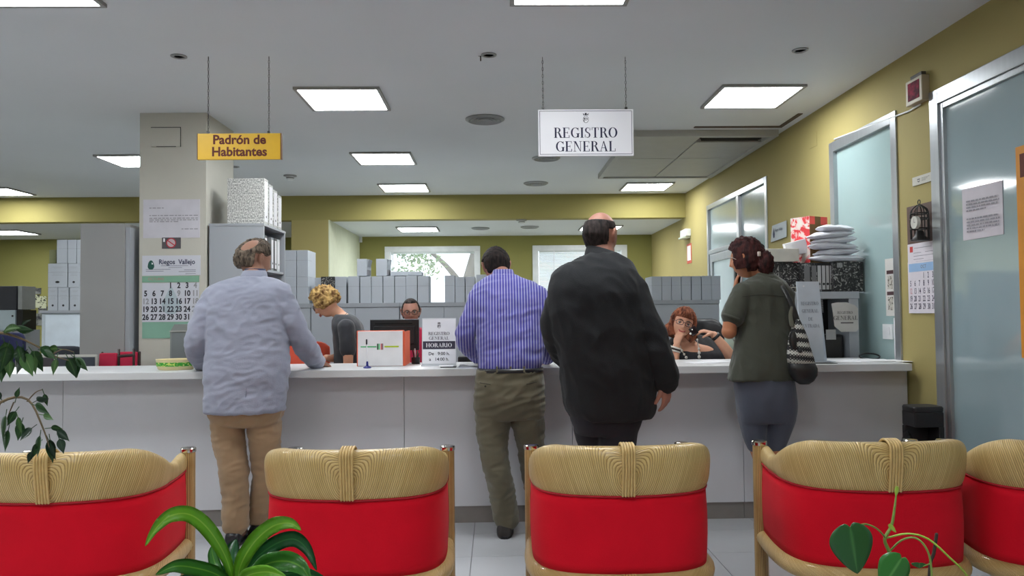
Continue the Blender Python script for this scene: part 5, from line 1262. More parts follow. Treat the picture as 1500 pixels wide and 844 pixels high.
        if cap:
            bm = new(); lathe(bm, (x,y,z1_-.004), [(r_+.0015,0),(r_+.003,.003),(r_+.003,.016),(r_,.020),(r_*.8,.021)], 28); obj('chrome_cap', bm, CHROME, o, 'auto')
    for s in (-1, 1): post(s*.335, .56, .722, .030, True); post(s*.25, .10, .285, .024, False)
    return t
CH = make_chair()
for k, (x, y, rz, lab) in enumerate([(-.553, 2.935, 0, 'rattan tub chair with red sling behind the drooping green leaves, second from the left edge'),
        (.487, 2.935, 0, 'rattan tub chair with red sling directly behind the man in black'),
        (1.492, 2.945, R(-2), 'rattan tub chair with red sling behind the heart-leaved plant'),
        (-1.675, 2.96, R(3), 'rattan tub chair with red sling under the hanging tree branch at the left edge'),
        (2.225, 2.87, R(-10), 'rattan tub chair with red sling cut by the right edge')]):
    c = CH if k == 0 else copy_tree(CH)
    c.location = (x, y, 0); c.rotation_euler.z = rz; tag(c, lab, 'chair', 'row of rattan tub chairs with red slings')
# ================================================================ plants in front of the viewer
def leafmat(name, c1, c2, rough=.35):
    m = mat(name, c1, rough, var=.18, scale=25, coat=.2); N, L, b = nodes(m)
    uv = N.new('ShaderNodeUVMap'); sp = N.new('ShaderNodeSeparateXYZ'); L.new(uv.outputs[0], sp.inputs[0])
    r = N.new('ShaderNodeValToRGB'); L.new(sp.outputs[0], r.inputs[0]); el = r.color_ramp.elements
    el[0].position = .0; el[0].color = (*c1, 1); el[1].position = 1; el[1].color = (*c1, 1)
    e = el.new(.44); e.color = (*c1, 1); e = el.new(.5); e.color = (*c2, 1); e = el.new(.56); e.color = (*c1, 1)
    L.new(r.outputs[0], b.inputs['Base Color'])
    b.inputs['Subsurface Weight'].default_value = 0
    return m
def leaf(bm, base, d, up, length, width, prof, droop=0., fold=.15, n=8, wave=0, lay=None, twist=0):
    """one leaf blade: midrib from base along d, drooping; prof(t) = half width share"""
    d = d.normalized(); side = d.cross(up).normalized(); nrm = side.cross(d)
    lay = bm.loops.layers.uv.verify()
    rows = []; p = base.copy(); dd = d.copy()
    for i in range(n+1):
        t_ = i/n; w_ = max(prof(t_)*width, .0004)
        sd = (side*math.cos(twist*t_) + nrm*math.sin(twist*t_)); nn = sd.cross(dd).normalized()
        wv = wave*math.sin(t_*14)
        rows.append([bm.verts.new(p - sd*w_ + nn*(w_*fold+wv*w_)), bm.verts.new(p), bm.verts.new(p + sd*w_ + nn*(w_*fold-wv*w_))])
        dd = (dd + Vector((0,0,-1))*droop/n).normalized(); p = p + dd*(length/n)
    for i in range(n):
        for k in range(2):
            f = bm.faces.new((rows[i][k], rows[i][k+1], rows[i+1][k+1], rows[i+1][k]))
            for l, v in zip(f.loops, ((k*.5, i/n), ((k+1)*.5, i/n), ((k+1)*.5, (i+1)/n), (k*.5, (i+1)/n))): l[lay].uv = v
def thicken(bm, t_=.0012): bmesh.ops.solidify(bm, geom=bm.faces[:], thickness=t_)
# planter trough carrying the three plants (its top lies below the frame)
PLZ = .62
t = thing('planter_trough', 'long white planter trough with dark soil, below the picture\'s lower edge', 'planter', (-.2,1.5,0))
PLM = mat('planter_white', s2l(200,198,192), .5)
for lo, hi in (((-2.3,1.32,0),(1.6,1.34,PLZ)), ((-2.3,1.66,0),(1.6,1.68,PLZ)), ((-2.3,1.34,0),(-2.28,1.66,PLZ)), ((1.58,1.34,0),(1.6,1.66,PLZ))):
    bm = new(); box(bm, lo, hi, .003); obj('side_board', bm, PLM, t)
bm = new(); box(bm, (-2.28,1.34,.0), (1.58,1.66,PLZ-.03)); obj('soil', bm, mat('potting_soil', (.03,.02,.012), .95, bump=1, bscale=60), t)
SOIL = PLZ-.03
# --- dracaena with long drooping strap leaves
t = thing('dracaena_plant', 'green strap-leaved plant with long drooping leaves before the second chair', 'plant', (at(350,844,1.5).x,1.5,SOIL))
DR1 = leafmat('strap_leaf_green', s2l(58,126,40), s2l(120,176,66)); DR2 = leafmat('strap_leaf_lime', s2l(116,176,48), s2l(170,206,90)); DR3 = leafmat('strap_leaf_dark', s2l(34,92,52), s2l(70,130,74))
root = Vector((at(352,844,1.5).x,1.5,SOIL))
bm = new(); tube(bm, [root, root+Vector((.01,0,.16)), root+Vector((.0,0,.235))], [.014,.013,.011], 10, 3); obj('stem', bm, mat('plant_stem', s2l(110,120,60), .6), t, True)
def strap(pts, wmax, m, fold=.25):
    """strap leaf along pixel control points (px,py,Y)"""
    P = catmull([tuple(at(*p)) if not isinstance(p, Vector) else tuple(p) for p in pts], 7); P = [Vector(p) for p in P]
    bm = new(); lay = bm.loops.layers.uv.verify(); rows = []; n = len(P)
    for i, p in enumerate(P):
        s = i/(n-1); w_ = wmax*(min(1, .35+s*2.2) if s < .3 else 1)*(1-max(0,(s-.55)/.45)**1.7)+.0006
        tt = (P[min(i+1,n-1)]-P[max(i-1,0)]).normalized(); sd = tt.cross(Vector((.15,-1,.35))).normalized(); nn = sd.cross(tt).normalized()
        wv = .12*math.sin(i*.9)
        rows.append([bm.verts.new(p-sd*w_+nn*w_*(fold+wv)), bm.verts.new(p-sd*w_*.5+nn*w_*fold*.35), bm.verts.new(p), bm.verts.new(p+sd*w_*.5+nn*w_*fold*.35), bm.verts.new(p+sd*w_+nn*w_*(fold-wv))])
    for i in range(n-1):
        for k in range(4):
            f = bm.faces.new((rows[i][k], rows[i][k+1], rows[i+1][k+1], rows[i+1][k]))
            for l, v in zip(f.loops, ((k/4, i), ((k+1)/4, i), ((k+1)/4, i+1), (k/4, i+1))): l[lay].uv = v
    thicken(bm, .0009); return obj('leaf', bm, m, t, True)
top = (350,858,1.5); S = [root+Vector((0,0,.235)), ]
strap([(345,862,1.5),(330,815,1.47),(305,775,1.44),(278,754,1.42),(250,756,1.4),(228,775,1.39),(213,800,1.38)], .013, DR2)
strap([(348,862,1.5),(352,830,1.48),(372,795,1.45),(400,771,1.42),(425,767,1.40),(441,777,1.39)], .014, DR2)
strap([(352,862,1.5),(372,822,1.5),(402,798,1.5),(430,790,1.5),(450,805,1.49),(464,836,1.48)], .014, DR3)
strap([(350,862,1.5),(342,836,1.52),(340,810,1.54),(346,790,1.56)], .016, DR3)
strap([(344,862,1.5),(318,842,1.46),(285,832,1.43),(256,830,1.41),(228,842,1.4)], .013, DR1)
strap([(352,862,1.5),(385,830,1.47),(415,822,1.44),(440,830,1.42),(455,850,1.41)], .017, DR1)
strap([(350,862,1.5),(362,835,1.5),(378,812,1.52),(395,803,1.54)], .012, DR2)
strap([(346,862,1.5),(320,835,1.55),(312,815,1.57),(310,800,1.58)], .010, DR1)
strap([(355,864,1.5),(400,846,1.48),(440,840,1.46),(480,850,1.45)], .014, DR3)
strap([(340,864,1.5),(310,854,1.5),(270,852,1.5),(240,862,1.5)], .013, DR3)
strap([(352,862,1.5),(360,845,1.45),(390,838,1.40),(420,846,1.37)], .012, DR2)
# --- heart-leaved climber on a stake
t = thing('heart_leaf_plant', 'climbing plant with one large heart-shaped leaf before the fourth chair', 'plant', (at(1316,860,1.45).x,1.45,SOIL))
base = Vector((at(1316,860,1.45).x,1.45,SOIL))
HM_ = leafmat('heart_leaf_green', s2l(30,84,42), s2l(62,116,62)); VN = mat('vine_stem', s2l(120,146,70), .5); VNL = mat('vine_tip', s2l(150,180,70), .5)
def vine(pts, r_, m=VN, name='stem'):
    bm = new(); tube(bm, [at(*p) if not isinstance(p, Vector) else p for p in pts], r_, 8, 4); return obj(name, bm, m, t, True)
vine([base, (1312,844,1.45), (1303,810,1.45), (1296,790,1.45), (1306,770,1.45), (1311,740,1.45), (1313,722,1.45)], [.004,.004,.0035,.003,.0028,.002,.0012])
vine([(1297,788,1.45),(1285,775,1.43),(1268,768,1.42),(1256,772,1.41),(1254,780,1.41)], .0016)
vine([(1300,788,1.45),(1330,782,1.44),(1360,790,1.43),(1392,818,1.42),(1418,846,1.42),(1440,900,1.42)], .0018, MATS['vine_tip'])
vine([(1303,808,1.45),(1320,792,1.44),(1340,788,1.43),(1356,802,1.42),(1364,830,1.42),(1366,900,1.42)], .0018)
b0 = at(1358,860,1.44); vine([Vector((b0.x,b0.y,SOIL)), (1361,850,1.44), (1368,810,1.44), (1372,783,1.44)], .003, mat('dark_stake', (.03,.018,.015), .7), 'stake')
vine([(1318,822,1.45),(1326,824,1.44),(1330,840,1.44),(1331,870,1.44)], .0014)
vine([(1338,826,1.44),(1350,830,1.43),(1362,826,1.43)], .0012)
def heart(c, hw, hh, rot, m, tilt=.2):
    """heart leaf facing the viewer: lobes at the top, tip at the bottom"""
    bm = new(); lay = bm.loops.layers.uv.verify(); n = 28
    def P(u, v):
        bul = .10*(1-u*u)*hw*1.0 - .25*hw*abs(u)*.3
        q = Vector((u*hw, -bul*.8+v*v*.1*hh*tilt, v*hh)); return Matrix.Rotation(rot,3,'Y') @ q + c
    rows = []
    for i in range(n+1):
        v = 1-2*i/n; 
        w_ = (1-((v-.25)/.78)**2 if v > .25 else 1-((.25-v)/1.25)**1.55)
        w_ = max(w_, 0)**.55 if v > .25 else max(w_, 0)**.85
        notch = max(0, (v-.62)/.38)
        rows.append([P(s*w_ if abs(s) > 0 else 0, v - (notch*.16*(1-abs(s))**2 )) for s in (-1,-.75,-.5,-.25,0,.25,.5,.75,1)])
    V = [[bm.verts.new(p) for p in r_] for r_ in rows]
    for i in range(n):
        for k in range(8):
            f = bm.faces.new((V[i][k], V[i][k+1], V[i+1][k+1], V[i+1][k]))
            for l, uv in zip(f.loops, ((k/8,i/n),((k+1)/8,i/n),((k+1)/8,(i+1)/n),(k/8,(i+1)/n))): l[lay].uv = uv
    bmesh.ops.remove_doubles(bm, verts=bm.verts, dist=1e-5); thicken(bm, .0009); return obj('leaf', bm, m, t, True)
heart(at(1249,803,1.41), .0395, .0455, R(-8), HM_)
heart(at(1306,838,1.42), .030, .036, R(35), leafmat('heart_leaf_bright', s2l(46,116,50), s2l(90,150,80)))
heart(at(1313,720,1.45), .0035, .010, R(10), MATS['vine_tip'])
heart(at(1307,774,1.44), .004, .010, R(-40), MATS['vine_tip'])
heart(at(1346,828,1.43), .014, .005, R(5), MATS['heart_leaf_green'])
# --- weeping fig tree reaching in from the left
t = thing('weeping_fig_tree', 'weeping fig with thin branches of pointed leaves hanging in at the left edge', 'plant', (-1.45,1.5,SOIL))
FG = leafmat('fig_leaf_green', s2l(44,84,44), s2l(84,120,70)); FG2 = leafmat('fig_leaf_pale', s2l(84,124,70), s2l(130,160,100)); FG3 = leafmat('fig_leaf_deep', s2l(26,58,38), s2l(50,84,52))
BRK = mat('fig_bark', s2l(112,96,74), .8)
bm = new(); tube(bm, [(-1.45,1.5,SOIL), (-1.43,1.51,.9), (-1.46,1.5,1.2), (-1.40,1.5,1.5)], [.02,.017,.014,.010], 10, 4); trunk = obj('trunk', bm, BRK, t, True)
rf = random.Random(11)
fprof = lambda s: (math.sin(math.pi*min(1, s*1.02)**.72)*.5)*(1-.25*s) if s < .97 else .01
def branch(pts, r_):
    P = [p if isinstance(p, Vector) else at(*p) for p in pts]; bm = new(); tube(bm, P, r_, 7, 4); obj('branch', bm, BRK, t, True); return [Vector(q) for q in catmull([tuple(p) for p in P], 5)]
def figleaf(p, d, L_, m, up=None):
    bm = new(); d = d.normalized(); q = p+d*.010; tube(bm, [p, q], .0008, 5, 1)
    leaf(bm, q, d, up or Vector((rf.gauss(0,.35),-1,rf.gauss(.2,.3))), L_, L_*.56, fprof, .5, .12, 8)
    thicken(bm, .0007); return obj('leaf', bm, m, t, True)
# lower drooping spray
B = branch([Vector((-1.46,1.5,1.2)), (-60,640,1.5), (0,590,1.52), (40,585,1.53), (62,625,1.52), (72,655,1.52)], [.006,.0045,.003,.0022,.0016,.001])
for px, py, dx, dz, L_, m in ((10,600,-.1,-1,.05,FG),(14,622,-.15,-1,.042,FG),(24,604,.4,-.9,.034,FG2),(34,612,-.3,-.9,.036,FG),(45,592,1,-.2,.036,FG),(48,590,.9,.4,.030,FG3),(62,570,.35,-1,.024,FG),(57,607,1,-.1,.026,FG2),(54,622,-.6,-.5,.030,FG3),(60,630,-.1,-1,.042,FG),(68,638,.45,-.9,.040,FG3),(72,636,.15,-1,.046,FG),(76,628,1,-.6,.030,FG3),(62,644,-.6,-.8,.034,FG),(84,636,.5,-1,.030,FG3),(50,655,-.4,-1,.022,FG3),(66,628,1,.1,.022,FG),(28,596,-.5,-.8,.03,FG),(6,590,-.6,.6,.03,FG3),(22,590,.2,.9,.02,FG)):
    figleaf(at(px,py,1.52), Vector((dx, rf.uniform(-.3,.2), dz)), L_, m)
branch([(40,588,1.53),(52,575,1.53),(62,571,1.53)], [.0014,.001,.0008]); branch([(20,590,1.53),(14,604,1.53),(10,615,1.53)], [.0014,.001,.0008])
# upper sprays in front of the desk screen
B = branch([Vector((-1.42,1.5,1.4)), (-70,500,1.5), (-10,488,1.52), (20,492,1.53), (50,505,1.53), (75,520,1.53), (100,528,1.53)], [.006,.0045,.003,.0025,.0018,.0014,.001])
for px, py, dx, dz, L_, m in ((0,488,.7,.3,.046,FG2),(4,494,.3,-1,.05,FG2),(14,500,-.2,-1,.05,FG),(8,505,-.5,-1,.05,FG2),(24,500,.4,-1,.045,FG),(34,505,.1,-1,.04,FG),(30,512,.6,-.8,.05,FG2),(42,508,.6,-.9,.045,FG),(50,515,.2,-1,.035,FG2),(52,505,1,-.5,.04,FG),(40,512,-.4,-1,.04,FG3),(56,512,1,-.3,.032,FG),(85,518,-.1,-.9,.032,FG2),(96,518,.5,-.9,.042,FG),(104,520,1,-.8,.034,FG),(108,516,.1,-1,.040,FG),(92,512,-.8,.1,.03,FG2),(18,486,.9,.25,.04,FG),(0,515,.2,-1,.05,FG),(-10,500,.3,-1,.05,FG3),(14,520,.2,-1,.035,FG2),(26,482,.5,.5,.02,FG3)):
    figleaf(at(px,py,1.53), Vector((dx, rf.uniform(-.3,.2), dz)), L_, m)
branch([(75,520,1.53),(92,512,1.53),(108,516,1.53)], [.0012,.001,.0008])
# crown beyond the frame, thinner
for k in range(46):
    b = Vector((-1.42+rf.gauss(0,.12), 1.5+rf.gauss(0,.12), 1.5+rf.gauss(.05,.14)))
    if b.x > -1.24: continue
    figleaf(b, Vector((rf.gauss(0,1),rf.gauss(0,1),-.6)), .045, FG)
# ================================================================ people
def remesh(bm, voxel, its, name, m, parent, disp=None, fac=.5):
    bmesh.ops.recalc_face_normals(bm, faces=bm.faces)
    me = bpy.data.meshes.new('tmp'); bm.to_mesh(me); bm.free()
    o = bpy.data.objects.new('tmp', me); COL.objects.link(o)
    r = o.modifiers.new('r', 'REMESH'); r.mode = 'VOXEL'; r.voxel_size = voxel; r.use_smooth_shade = True
    if its: s = o.modifiers.new('s', 'SMOOTH'); s.factor = fac; s.iterations = its
    dg = bpy.context.evaluated_depsgraph_get(); dg.update()
    m2 = bpy.data.meshes.new_from_object(o.evaluated_get(dg)); m2.name = name
    bpy.data.objects.remove(o); bpy.data.meshes.remove(me)
    if disp:
        import numpy as np
        n_ = len(m2.vertices); cs = np.empty(n_*3, 'f'); ns = np.empty(n_*3, 'f')
        m2.vertices.foreach_get('co', cs); m2.vertices.foreach_get('normal', ns); cs = cs.reshape(-1,3); ns = ns.reshape(-1,3)
        k_ = np.array([disp(Vector(c)) for c in cs.tolist()], 'f'); cs += ns*k_[:,None]
        m2.vertices.foreach_set('co', cs.ravel()); m2.update()
    m2.materials.clear(); m2.materials.append(m)
    m2.polygons.foreach_set('use_smooth', [True]*len(m2.polygons))
    o = bpy.data.objects.new(name, m2); COL.objects.link(o)
    o.parent = parent; o.matrix_parent_inverse = parent.matrix_basis.inverted()
    return o
def pt(p): return Vector(p) if isinstance(p, Vector) else at(p[0], p[1], p[2])
def torso(bm, rings, grow=0., e=2.5, turn=0., k=5, n=28, only=None):
    """rings: (px, py, Y, half width in px, half depth in m[, front drop])"""
    D = []
    for r in rings:
        c = at(r[0], r[1], r[2]); D.append((c.x, c.y, c.z, r[3]*r[2]/1150, r[4], r[5] if len(r) > 5 else 0))
    D = catmull(D, k); rr = []
    rt = Vector((math.cos(turn), math.sin(turn), 0)); fw = Vector((-math.sin(turn), math.cos(turn), 0))
    for d in D:
        g = grow
        ring = ringverts(bm, Vector(d[:3]), rt, fw, max(.01, d[3]+g), max(.01, d[4]+g), n, e)
        if d[5]:
            for v in ring: v.co.z += d[5]*((v.co-Vector(d[:3])).dot(fw))/max(.01, d[4])
        rr.append(ring)
    skin(bm, rr)
def limb(bm, pts, grow=0., n=16, k=5):
    tube(bm, [pt(p) for p in pts], [(p[3] if not isinstance(p, Vector) else p[3])+grow for p in pts], n, k)
def LP(pts): return [(*pt(p), p[3]) for p in pts]
def limbw(bm, P, grow=0., n=16, k=5): tube(bm, [Vector(p[:3]) for p in P], [max(.008, p[3]+grow) for p in P], n, k)
G_ = lambda x: math.exp(-x*x)
def head_point(d, face=True):
    x = d.x*.074; y = d.y*(.093 if d.y > 0 else .101); z = d.z*.115
    if d.z < 0:
        t_ = -d.z; x *= 1-.30*t_**1.6
        if d.y < 0: y *= 1-.50*t_
        else: y *= 1-.04*t_
    if d.z > .2: x *= 1+.03
    if d.y > 0 and face:
        f = min(1, d.y*1.6)
        if z > .022: hn = 0
        elif z > -.026: hn = .004+.020*(.022-z)/.048
        else: hn = .024*max(0, 1-(-.026-z)/.010)
        y += f*(hn*G_(x/.0115) + .006*G_(x/.020)*G_((z+.024)/.008)*.6)
        y += f*(-.011*G_((abs(x)-.031)/.015)*G_((z-.007)/.013) + .004*G_((z-.028)/.009)*G_(x/.05))
        y += f*(.006*G_(x/.024)*G_((z+.056)/.012) - .0045*G_(x/.022)*G_((z+.056)/.0028))
        y += f*(.007*G_(x/.02)*G_((z+.094)/.015) + .004*G_((abs(x)-.040)/.018)*G_((z+.028)/.022))
        y -= f*.003*G_((z+.076)/.008)*G_(x/.02)
    return Vector((x, y, z))
def headM(c, s, yaw, pitch, roll=0): return Matrix.Translation(c) @ Matrix.Rotation(yaw,4,'Z') @ Matrix.Rotation(-pitch,4,'X') @ Matrix.Rotation(roll,4,'Y') @ Matrix.Scale(s,4)
def add_head(bm, Mh, ears=True):
    q = bmesh.ops.create_uvsphere(bm, u_segments=72, v_segments=56, radius=1)
    for v in q['verts']: v.co = Mh @ head_point(v.co.normalized())
    if ears:
        for s in (-1, 1):
            rings = []
            pts = [Vector((s*.072,.006,.022)), Vector((s*.082,-.004,.030)), Vector((s*.088,-.018,.024)), Vector((s*.086,-.020,.0)), Vector((s*.080,-.010,-.018)), Vector((s*.074,.002,-.030))]
            tube(bm, [Mh @ p for p in pts], [.006,.0065,.007,.0065,.0065,.006], 8, 3)
            ball(bm, Mh @ Vector((s*.076,-.005,.002)), .014, 8, (.5,1,1.7), Mh.to_3x3().normalized())
def hair(Mh, mask, thick, m, parent, amp=.004, freq=40, name='hair', stretch=(1,1,1), seg=96, inset=.014, extra=None):
    bm = new(); q = bmesh.ops.create_uvsphere(bm, u_segments=seg, v_segments=seg*2//3, radius=1)
    for v in q['verts']:
        d = v.co.normalized(); k = max(0, min(1, mask(d))); base = head_point(d, False)
        nz = noise.noise(Vector((d.x*freq*stretch[0], d.y*freq*stretch[1], d.z*freq*stretch[2])))*amp + noise.noise(Vector((d.x*freq*.35+7, d.y*freq*.35, d.z*freq*.35)))*amp*1.5
        th = thick(d) if callable(thick) else thick
        p = base + d*(th*k + nz*k - inset*(1-k))
        if extra: p = extra(p, d, k)
        v.co = Mh @ p
    return obj(name, bm, m, parent, True)
def add_hand(bm, wrist, d, pn, side=1, s=1., curl=.5, spread=.0, thumb=.6, curls=None):
    """palm and five unequal fingers; d = direction, pn = palm normal (palm side), side: which side the thumb leaves"""
    d = d.normalized(); pn = (pn-d*pn.dot(d)).normalized(); lat = d.cross(pn)*side
    rr = []
    for f, a, b in ((-.01,.024,.019),(.012,.027,.018),(.035,.036,.016),(.062,.041,.014),(.082,.040,.012),(.090,.036,.008)):
        rr.append(ringverts(bm, wrist+d*f*s, lat, pn, a*s, b*s, 14, 2.6))
    skin(bm, rr)
    for i, (o_, L_, r_) in enumerate(((.031,.072,.0088),(.0105,.080,.0092),(-.0105,.075,.0088),(-.031,.060,.0078))):
        p = wrist+d*(.076*s)+lat*(o_*s); dd = (d+lat*(o_*spread*8)).normalized(); pts = [p]; c_ = curls[i] if curls else curl
        for k, (fr, an) in enumerate(((.42,.55),(.32,.95),(.26,.7))):
            an = an*c_*(1+.12*(i-1)); dd = (dd*math.cos(an)+pn*math.sin(an)).normalized() if k == 0 else (Matrix.Rotation(-an, 3, d.cross(pn)) @ dd if False else (dd*math.cos(an) + (pn-dd*pn.dot(dd)).normalized()*math.sin(an) if abs(pn.dot(dd)) < .98 else dd)).normalized()
            p = p+dd*L_*fr*s*1.0; pts.append(p)
        tube(bm, pts, [r_*s, r_*s*.98, r_*s*.9, r_*s*.76], 10, 3)
    t0 = wrist+d*.022*s+lat*.022*s; td = (d*.75+lat*.62+pn*.3*thumb).normalized(); t1 = t0+td*.036*s; td2 = (td+pn*.35*thumb-lat*.25+d*.2).normalized(); t2 = t1+td2*.030*s; t3 = t2+(td2+pn*.2-lat*.2).normalized()*.026*s
    tube(bm, [t0,t1,t2,t3], [.015*s,.0125*s,.0105*s,.0088*s], 10, 3)
def shoe(name, heel, ang, m, t, L_=.28, w_=.048, h_=.085):
    bm = new(); d = Vector((math.sin(ang), math.cos(ang), 0)); r_ = Vector((d.y,-d.x,0)); rr = []
    for f, a, z, zc in ((0,.6,.05,.040),(.03,.85,.062,.05),(.12,.92,.075,.056),(.35,.85,.080,.056),(.5,.92,.055,.042),(.72,1.05,.040,.034),(.9,.85,.032,.028),(1,.35,.016,.02)):
        rr.append(ringverts(bm, heel+d*L_*f+Vector((0,0,z/2+.012)), r_, Vector((0,0,1)), w_*a, z/2+.008, 20, 2.8))
    skin(bm, rr); o = obj(name, bm, m, t, True)
    bm = new(); rr = []
    for z in (0,.016):
        ring = []
        for i in range(28):
            u = 2*math.pi*i/28; f = .5-.5*math.cos(u) ; wd = w_*(1.0+.12*math.sin((f-.3)*2.6))*abs(math.sin(u))**.6
            ring.append(bm.verts.new(heel+d*(L_*1.02*f-.004)+r_*math.copysign(wd, math.sin(u))+Vector((0,0,z))))
        rr.append(ring)
    skin(bm, rr); obj('sole', bm, BLK, o)
    return o
def folds(amp, s=(9,9,5), seed=0, amp2=0., s2=(22,22,14)):
    def f(p):
        a = noise.noise(Vector((p.x*s[0]+seed, p.y*s[1], p.z*s[2])))
        b = noise.noise(Vector(((p.x+p.z*.5)*s2[0]+seed, p.y*s2[1], (p.z-p.x*.3)*s2[2])))
        return amp*(1-2*abs(a))*.7 + amp2*(1-2*abs(b))
    return f
def cloth(name, col, var=.06, bump=.25, bscale=350, rough=.9, sheen=.2): return mat(name, col, rough, var=var, scale=6, bump=bump, bscale=bscale, sheen=sheen)
SKIN1 = mat('skin_tan', s2l(162,120,100), .55, var=.08, scale=14); SKIN2 = mat('skin_ruddy', s2l(168,118,101), .55, var=.08, scale=14); SKIN3 = mat('skin_fair', s2l(206,152,124), .5, var=.06, scale=14)
SKIN4 = mat('skin_warm_tan', s2l(178,116,82), .5, var=.08, scale=14)
def hairmat(name, c1, c2, scale=60, st=(1,1,.25)): 
    return ramp_mat(name, 'noise', scale, [(.35,c1),(.65,c2)], .75, spec=.25, stretch=st, bump=.6)
def person(label, x, y): return thing('person', label, 'person', (x,y,0))
def bald(d):  # bare crown, hair round the back and sides
    front = 1 if d.y > .35 else 0
    return 0
# ---------------- man in the grey linen jacket
t = person('man with thinning grey hair in pale grey jacket and tan trousers leaning on the counter', -1.45, 4.62)
T = [(373,399,4.72,12,.055),(372,407,4.71,20,.07),(370,414,4.70,42,.095),(366,424,4.68,58,.118),(363,442,4.66,60,.13),(362,475,4.64,57,.138),(363,510,4.62,58,.138),(362,545,4.60,59,.14),(360,578,4.60,57,.145),(358,602,4.60,55.5,.148)]
AL_ = [(316,438,4.66,.078),(299,474,4.63,.074),(291,504,4.63,.071),(293,522,4.80,.060),(297,531,4.96,.050)]
AR_ = [(409,436,4.66,.078),(431,478,4.66,.068),(448,509,4.76,.062),(459,524,4.92,.054),(464,531,5.02,.049)]
LL = [(334,600,4.61,.100),(335,640,4.61,.088),(343,690,4.59,.078),(345,740,4.60,.070),(345,767,4.60,.069)]
LR = [(384,600,4.62,.102),(388,640,4.63,.088),(389,690,4.66,.076),(383,735,4.70,.068),(377,754,4.73,.066)]
hp = at(373,381,4.80); Mh = headM(hp, 1.06, R(-42), R(14), R(0))
bm = new(); torso(bm, T, -.014); 
for A in (AL_, AR_): limb(bm, A, -.016)
for A in (LL, LR): limb(bm, A, -.016)
torso(bm, [(360,575,4.60,54,.135),(360,600,4.61,52,.13),(360,622,4.61,44,.10)], -.014)
limb(bm, [(372,409,4.71,.062),(373,398,4.75,.056),(373,388,4.79,.056)])
add_head(bm, Mh)
add_hand(bm, at(298,534,5.00), Vector((.1,1,-.05)), Vector((0,0,-1)), 1, 1, .35); add_hand(bm, at(465,533,5.05), Vector((.1,1,-.05)), Vector((0,0,-1)), -1, 1, .35)
for h in (at(345,790,4.60), at(377,772,4.75)): limbw(bm, [(h.x,h.y,.16,.045),(h.x,h.y+.0,.07,.04)]); ball(bm, (h.x,h.y+.07,.05), .036, 10, (1,2.8,.8))
remesh(bm, .0055, 2, 'body', SKIN1, t)
JK = cloth('grey_linen_jacket', s2l(150,154,172), bump=.35, bscale=240, var=.05)
bm = new(); torso(bm, T[1:]); 
for A in (AL_, AR_): limb(bm, A)
def jfold(p):
    return folds(.011, (5,5,11), 3, .0055, (13,13,26))(p)
jk = remesh(bm, .009, 3, 'jacket', JK, t, jfold)
bm = new(); c = at(373,402,4.73); rr = []
for z, r_, dy in ((-.035,.088,-.02),(-.01,.078,-.012),(.018,.068,0),(.022,.062,.004),(.0,.058,.004)): rr.append(ringverts(bm, c+Vector((0,dy,z)), X_, Y_, r_, r_*.95, 28))
skin(bm, rr); obj('collar', bm, JK, jk, True)
bm = new(); c = at(374,398.5,4.745); rr = [ringverts(bm, c+Vector((0,0,z)), X_, Y_, r_, r_, 24) for z, r_ in ((-.03,.066),(.018,.060))]; skin(bm, rr); obj('shirt_collar', bm, cloth('blue_shirt', s2l(40,50,84)), t, True)
bm = new()
c0 = at(364,428,4.66); 
for pxs in ([(362,536,4.46),(361,565,4.455),(359,600,4.45)],):
    tube(bm, [at(*q)+Vector((0,.0,0)) for q in pxs], .0016, 6, 3)
obj('centre_seam', bm, mat('seam_grey', s2l(108,112,126), .9), jk, True)
TN = cloth('tan_trousers', s2l(152,124,94), bump=.2)
bm = new(); torso(bm, [(360,575,4.60,52,.13),(360,600,4.61,53,.132),(360,622,4.61,46,.10)])
for A in (LL, LR): limb(bm, A)
remesh(bm, .008, 3, 'trousers', TN, t, folds(.009, (10,10,6), 9, .006, (10,10,24)))
BSH = mat('black_leather', (.012,.012,.016), .35, coat=.2)
shoe('shoe', Vector((at(345,790,4.60).x,4.535,0)), R(-6), BSH, t); shoe('shoe', Vector((at(376,775,4.72).x,4.66,0)), R(12), BSH, t)
def m1(d):
    k = 1
    if d.y > .25 and d.z < .75: k = max(0, 1-(d.y-.25)*5) if d.z < .25 else max(.0, 1-(d.y-.35)*4)
    if d.z < -.42: k = max(0, 1-(-.42-d.z)*6)
    if d.y > -.1 and d.z < -.25: k = 0
    cr = (d-Vector((.20,-.66,.72)).normalized()).length     # bare crown
    if cr < .66: k = min(k, max(.0, (cr-.42)*3.2))
    if abs(d.x) > .74 and -.42 < d.y < .5 and d.z < .24: k = min(k, max(0, (abs(d.x)-.74)*0))
    return k
GH = hairmat('grey_brown_hair', s2l(40,34,30), s2l(120,106,92))
hair(Mh, m1, lambda d: .016+.006*(abs(d.x))+(.008 if -.5 < d.z < -.05 else 0), GH, t, .0045, 22, stretch=(1,1,.5))
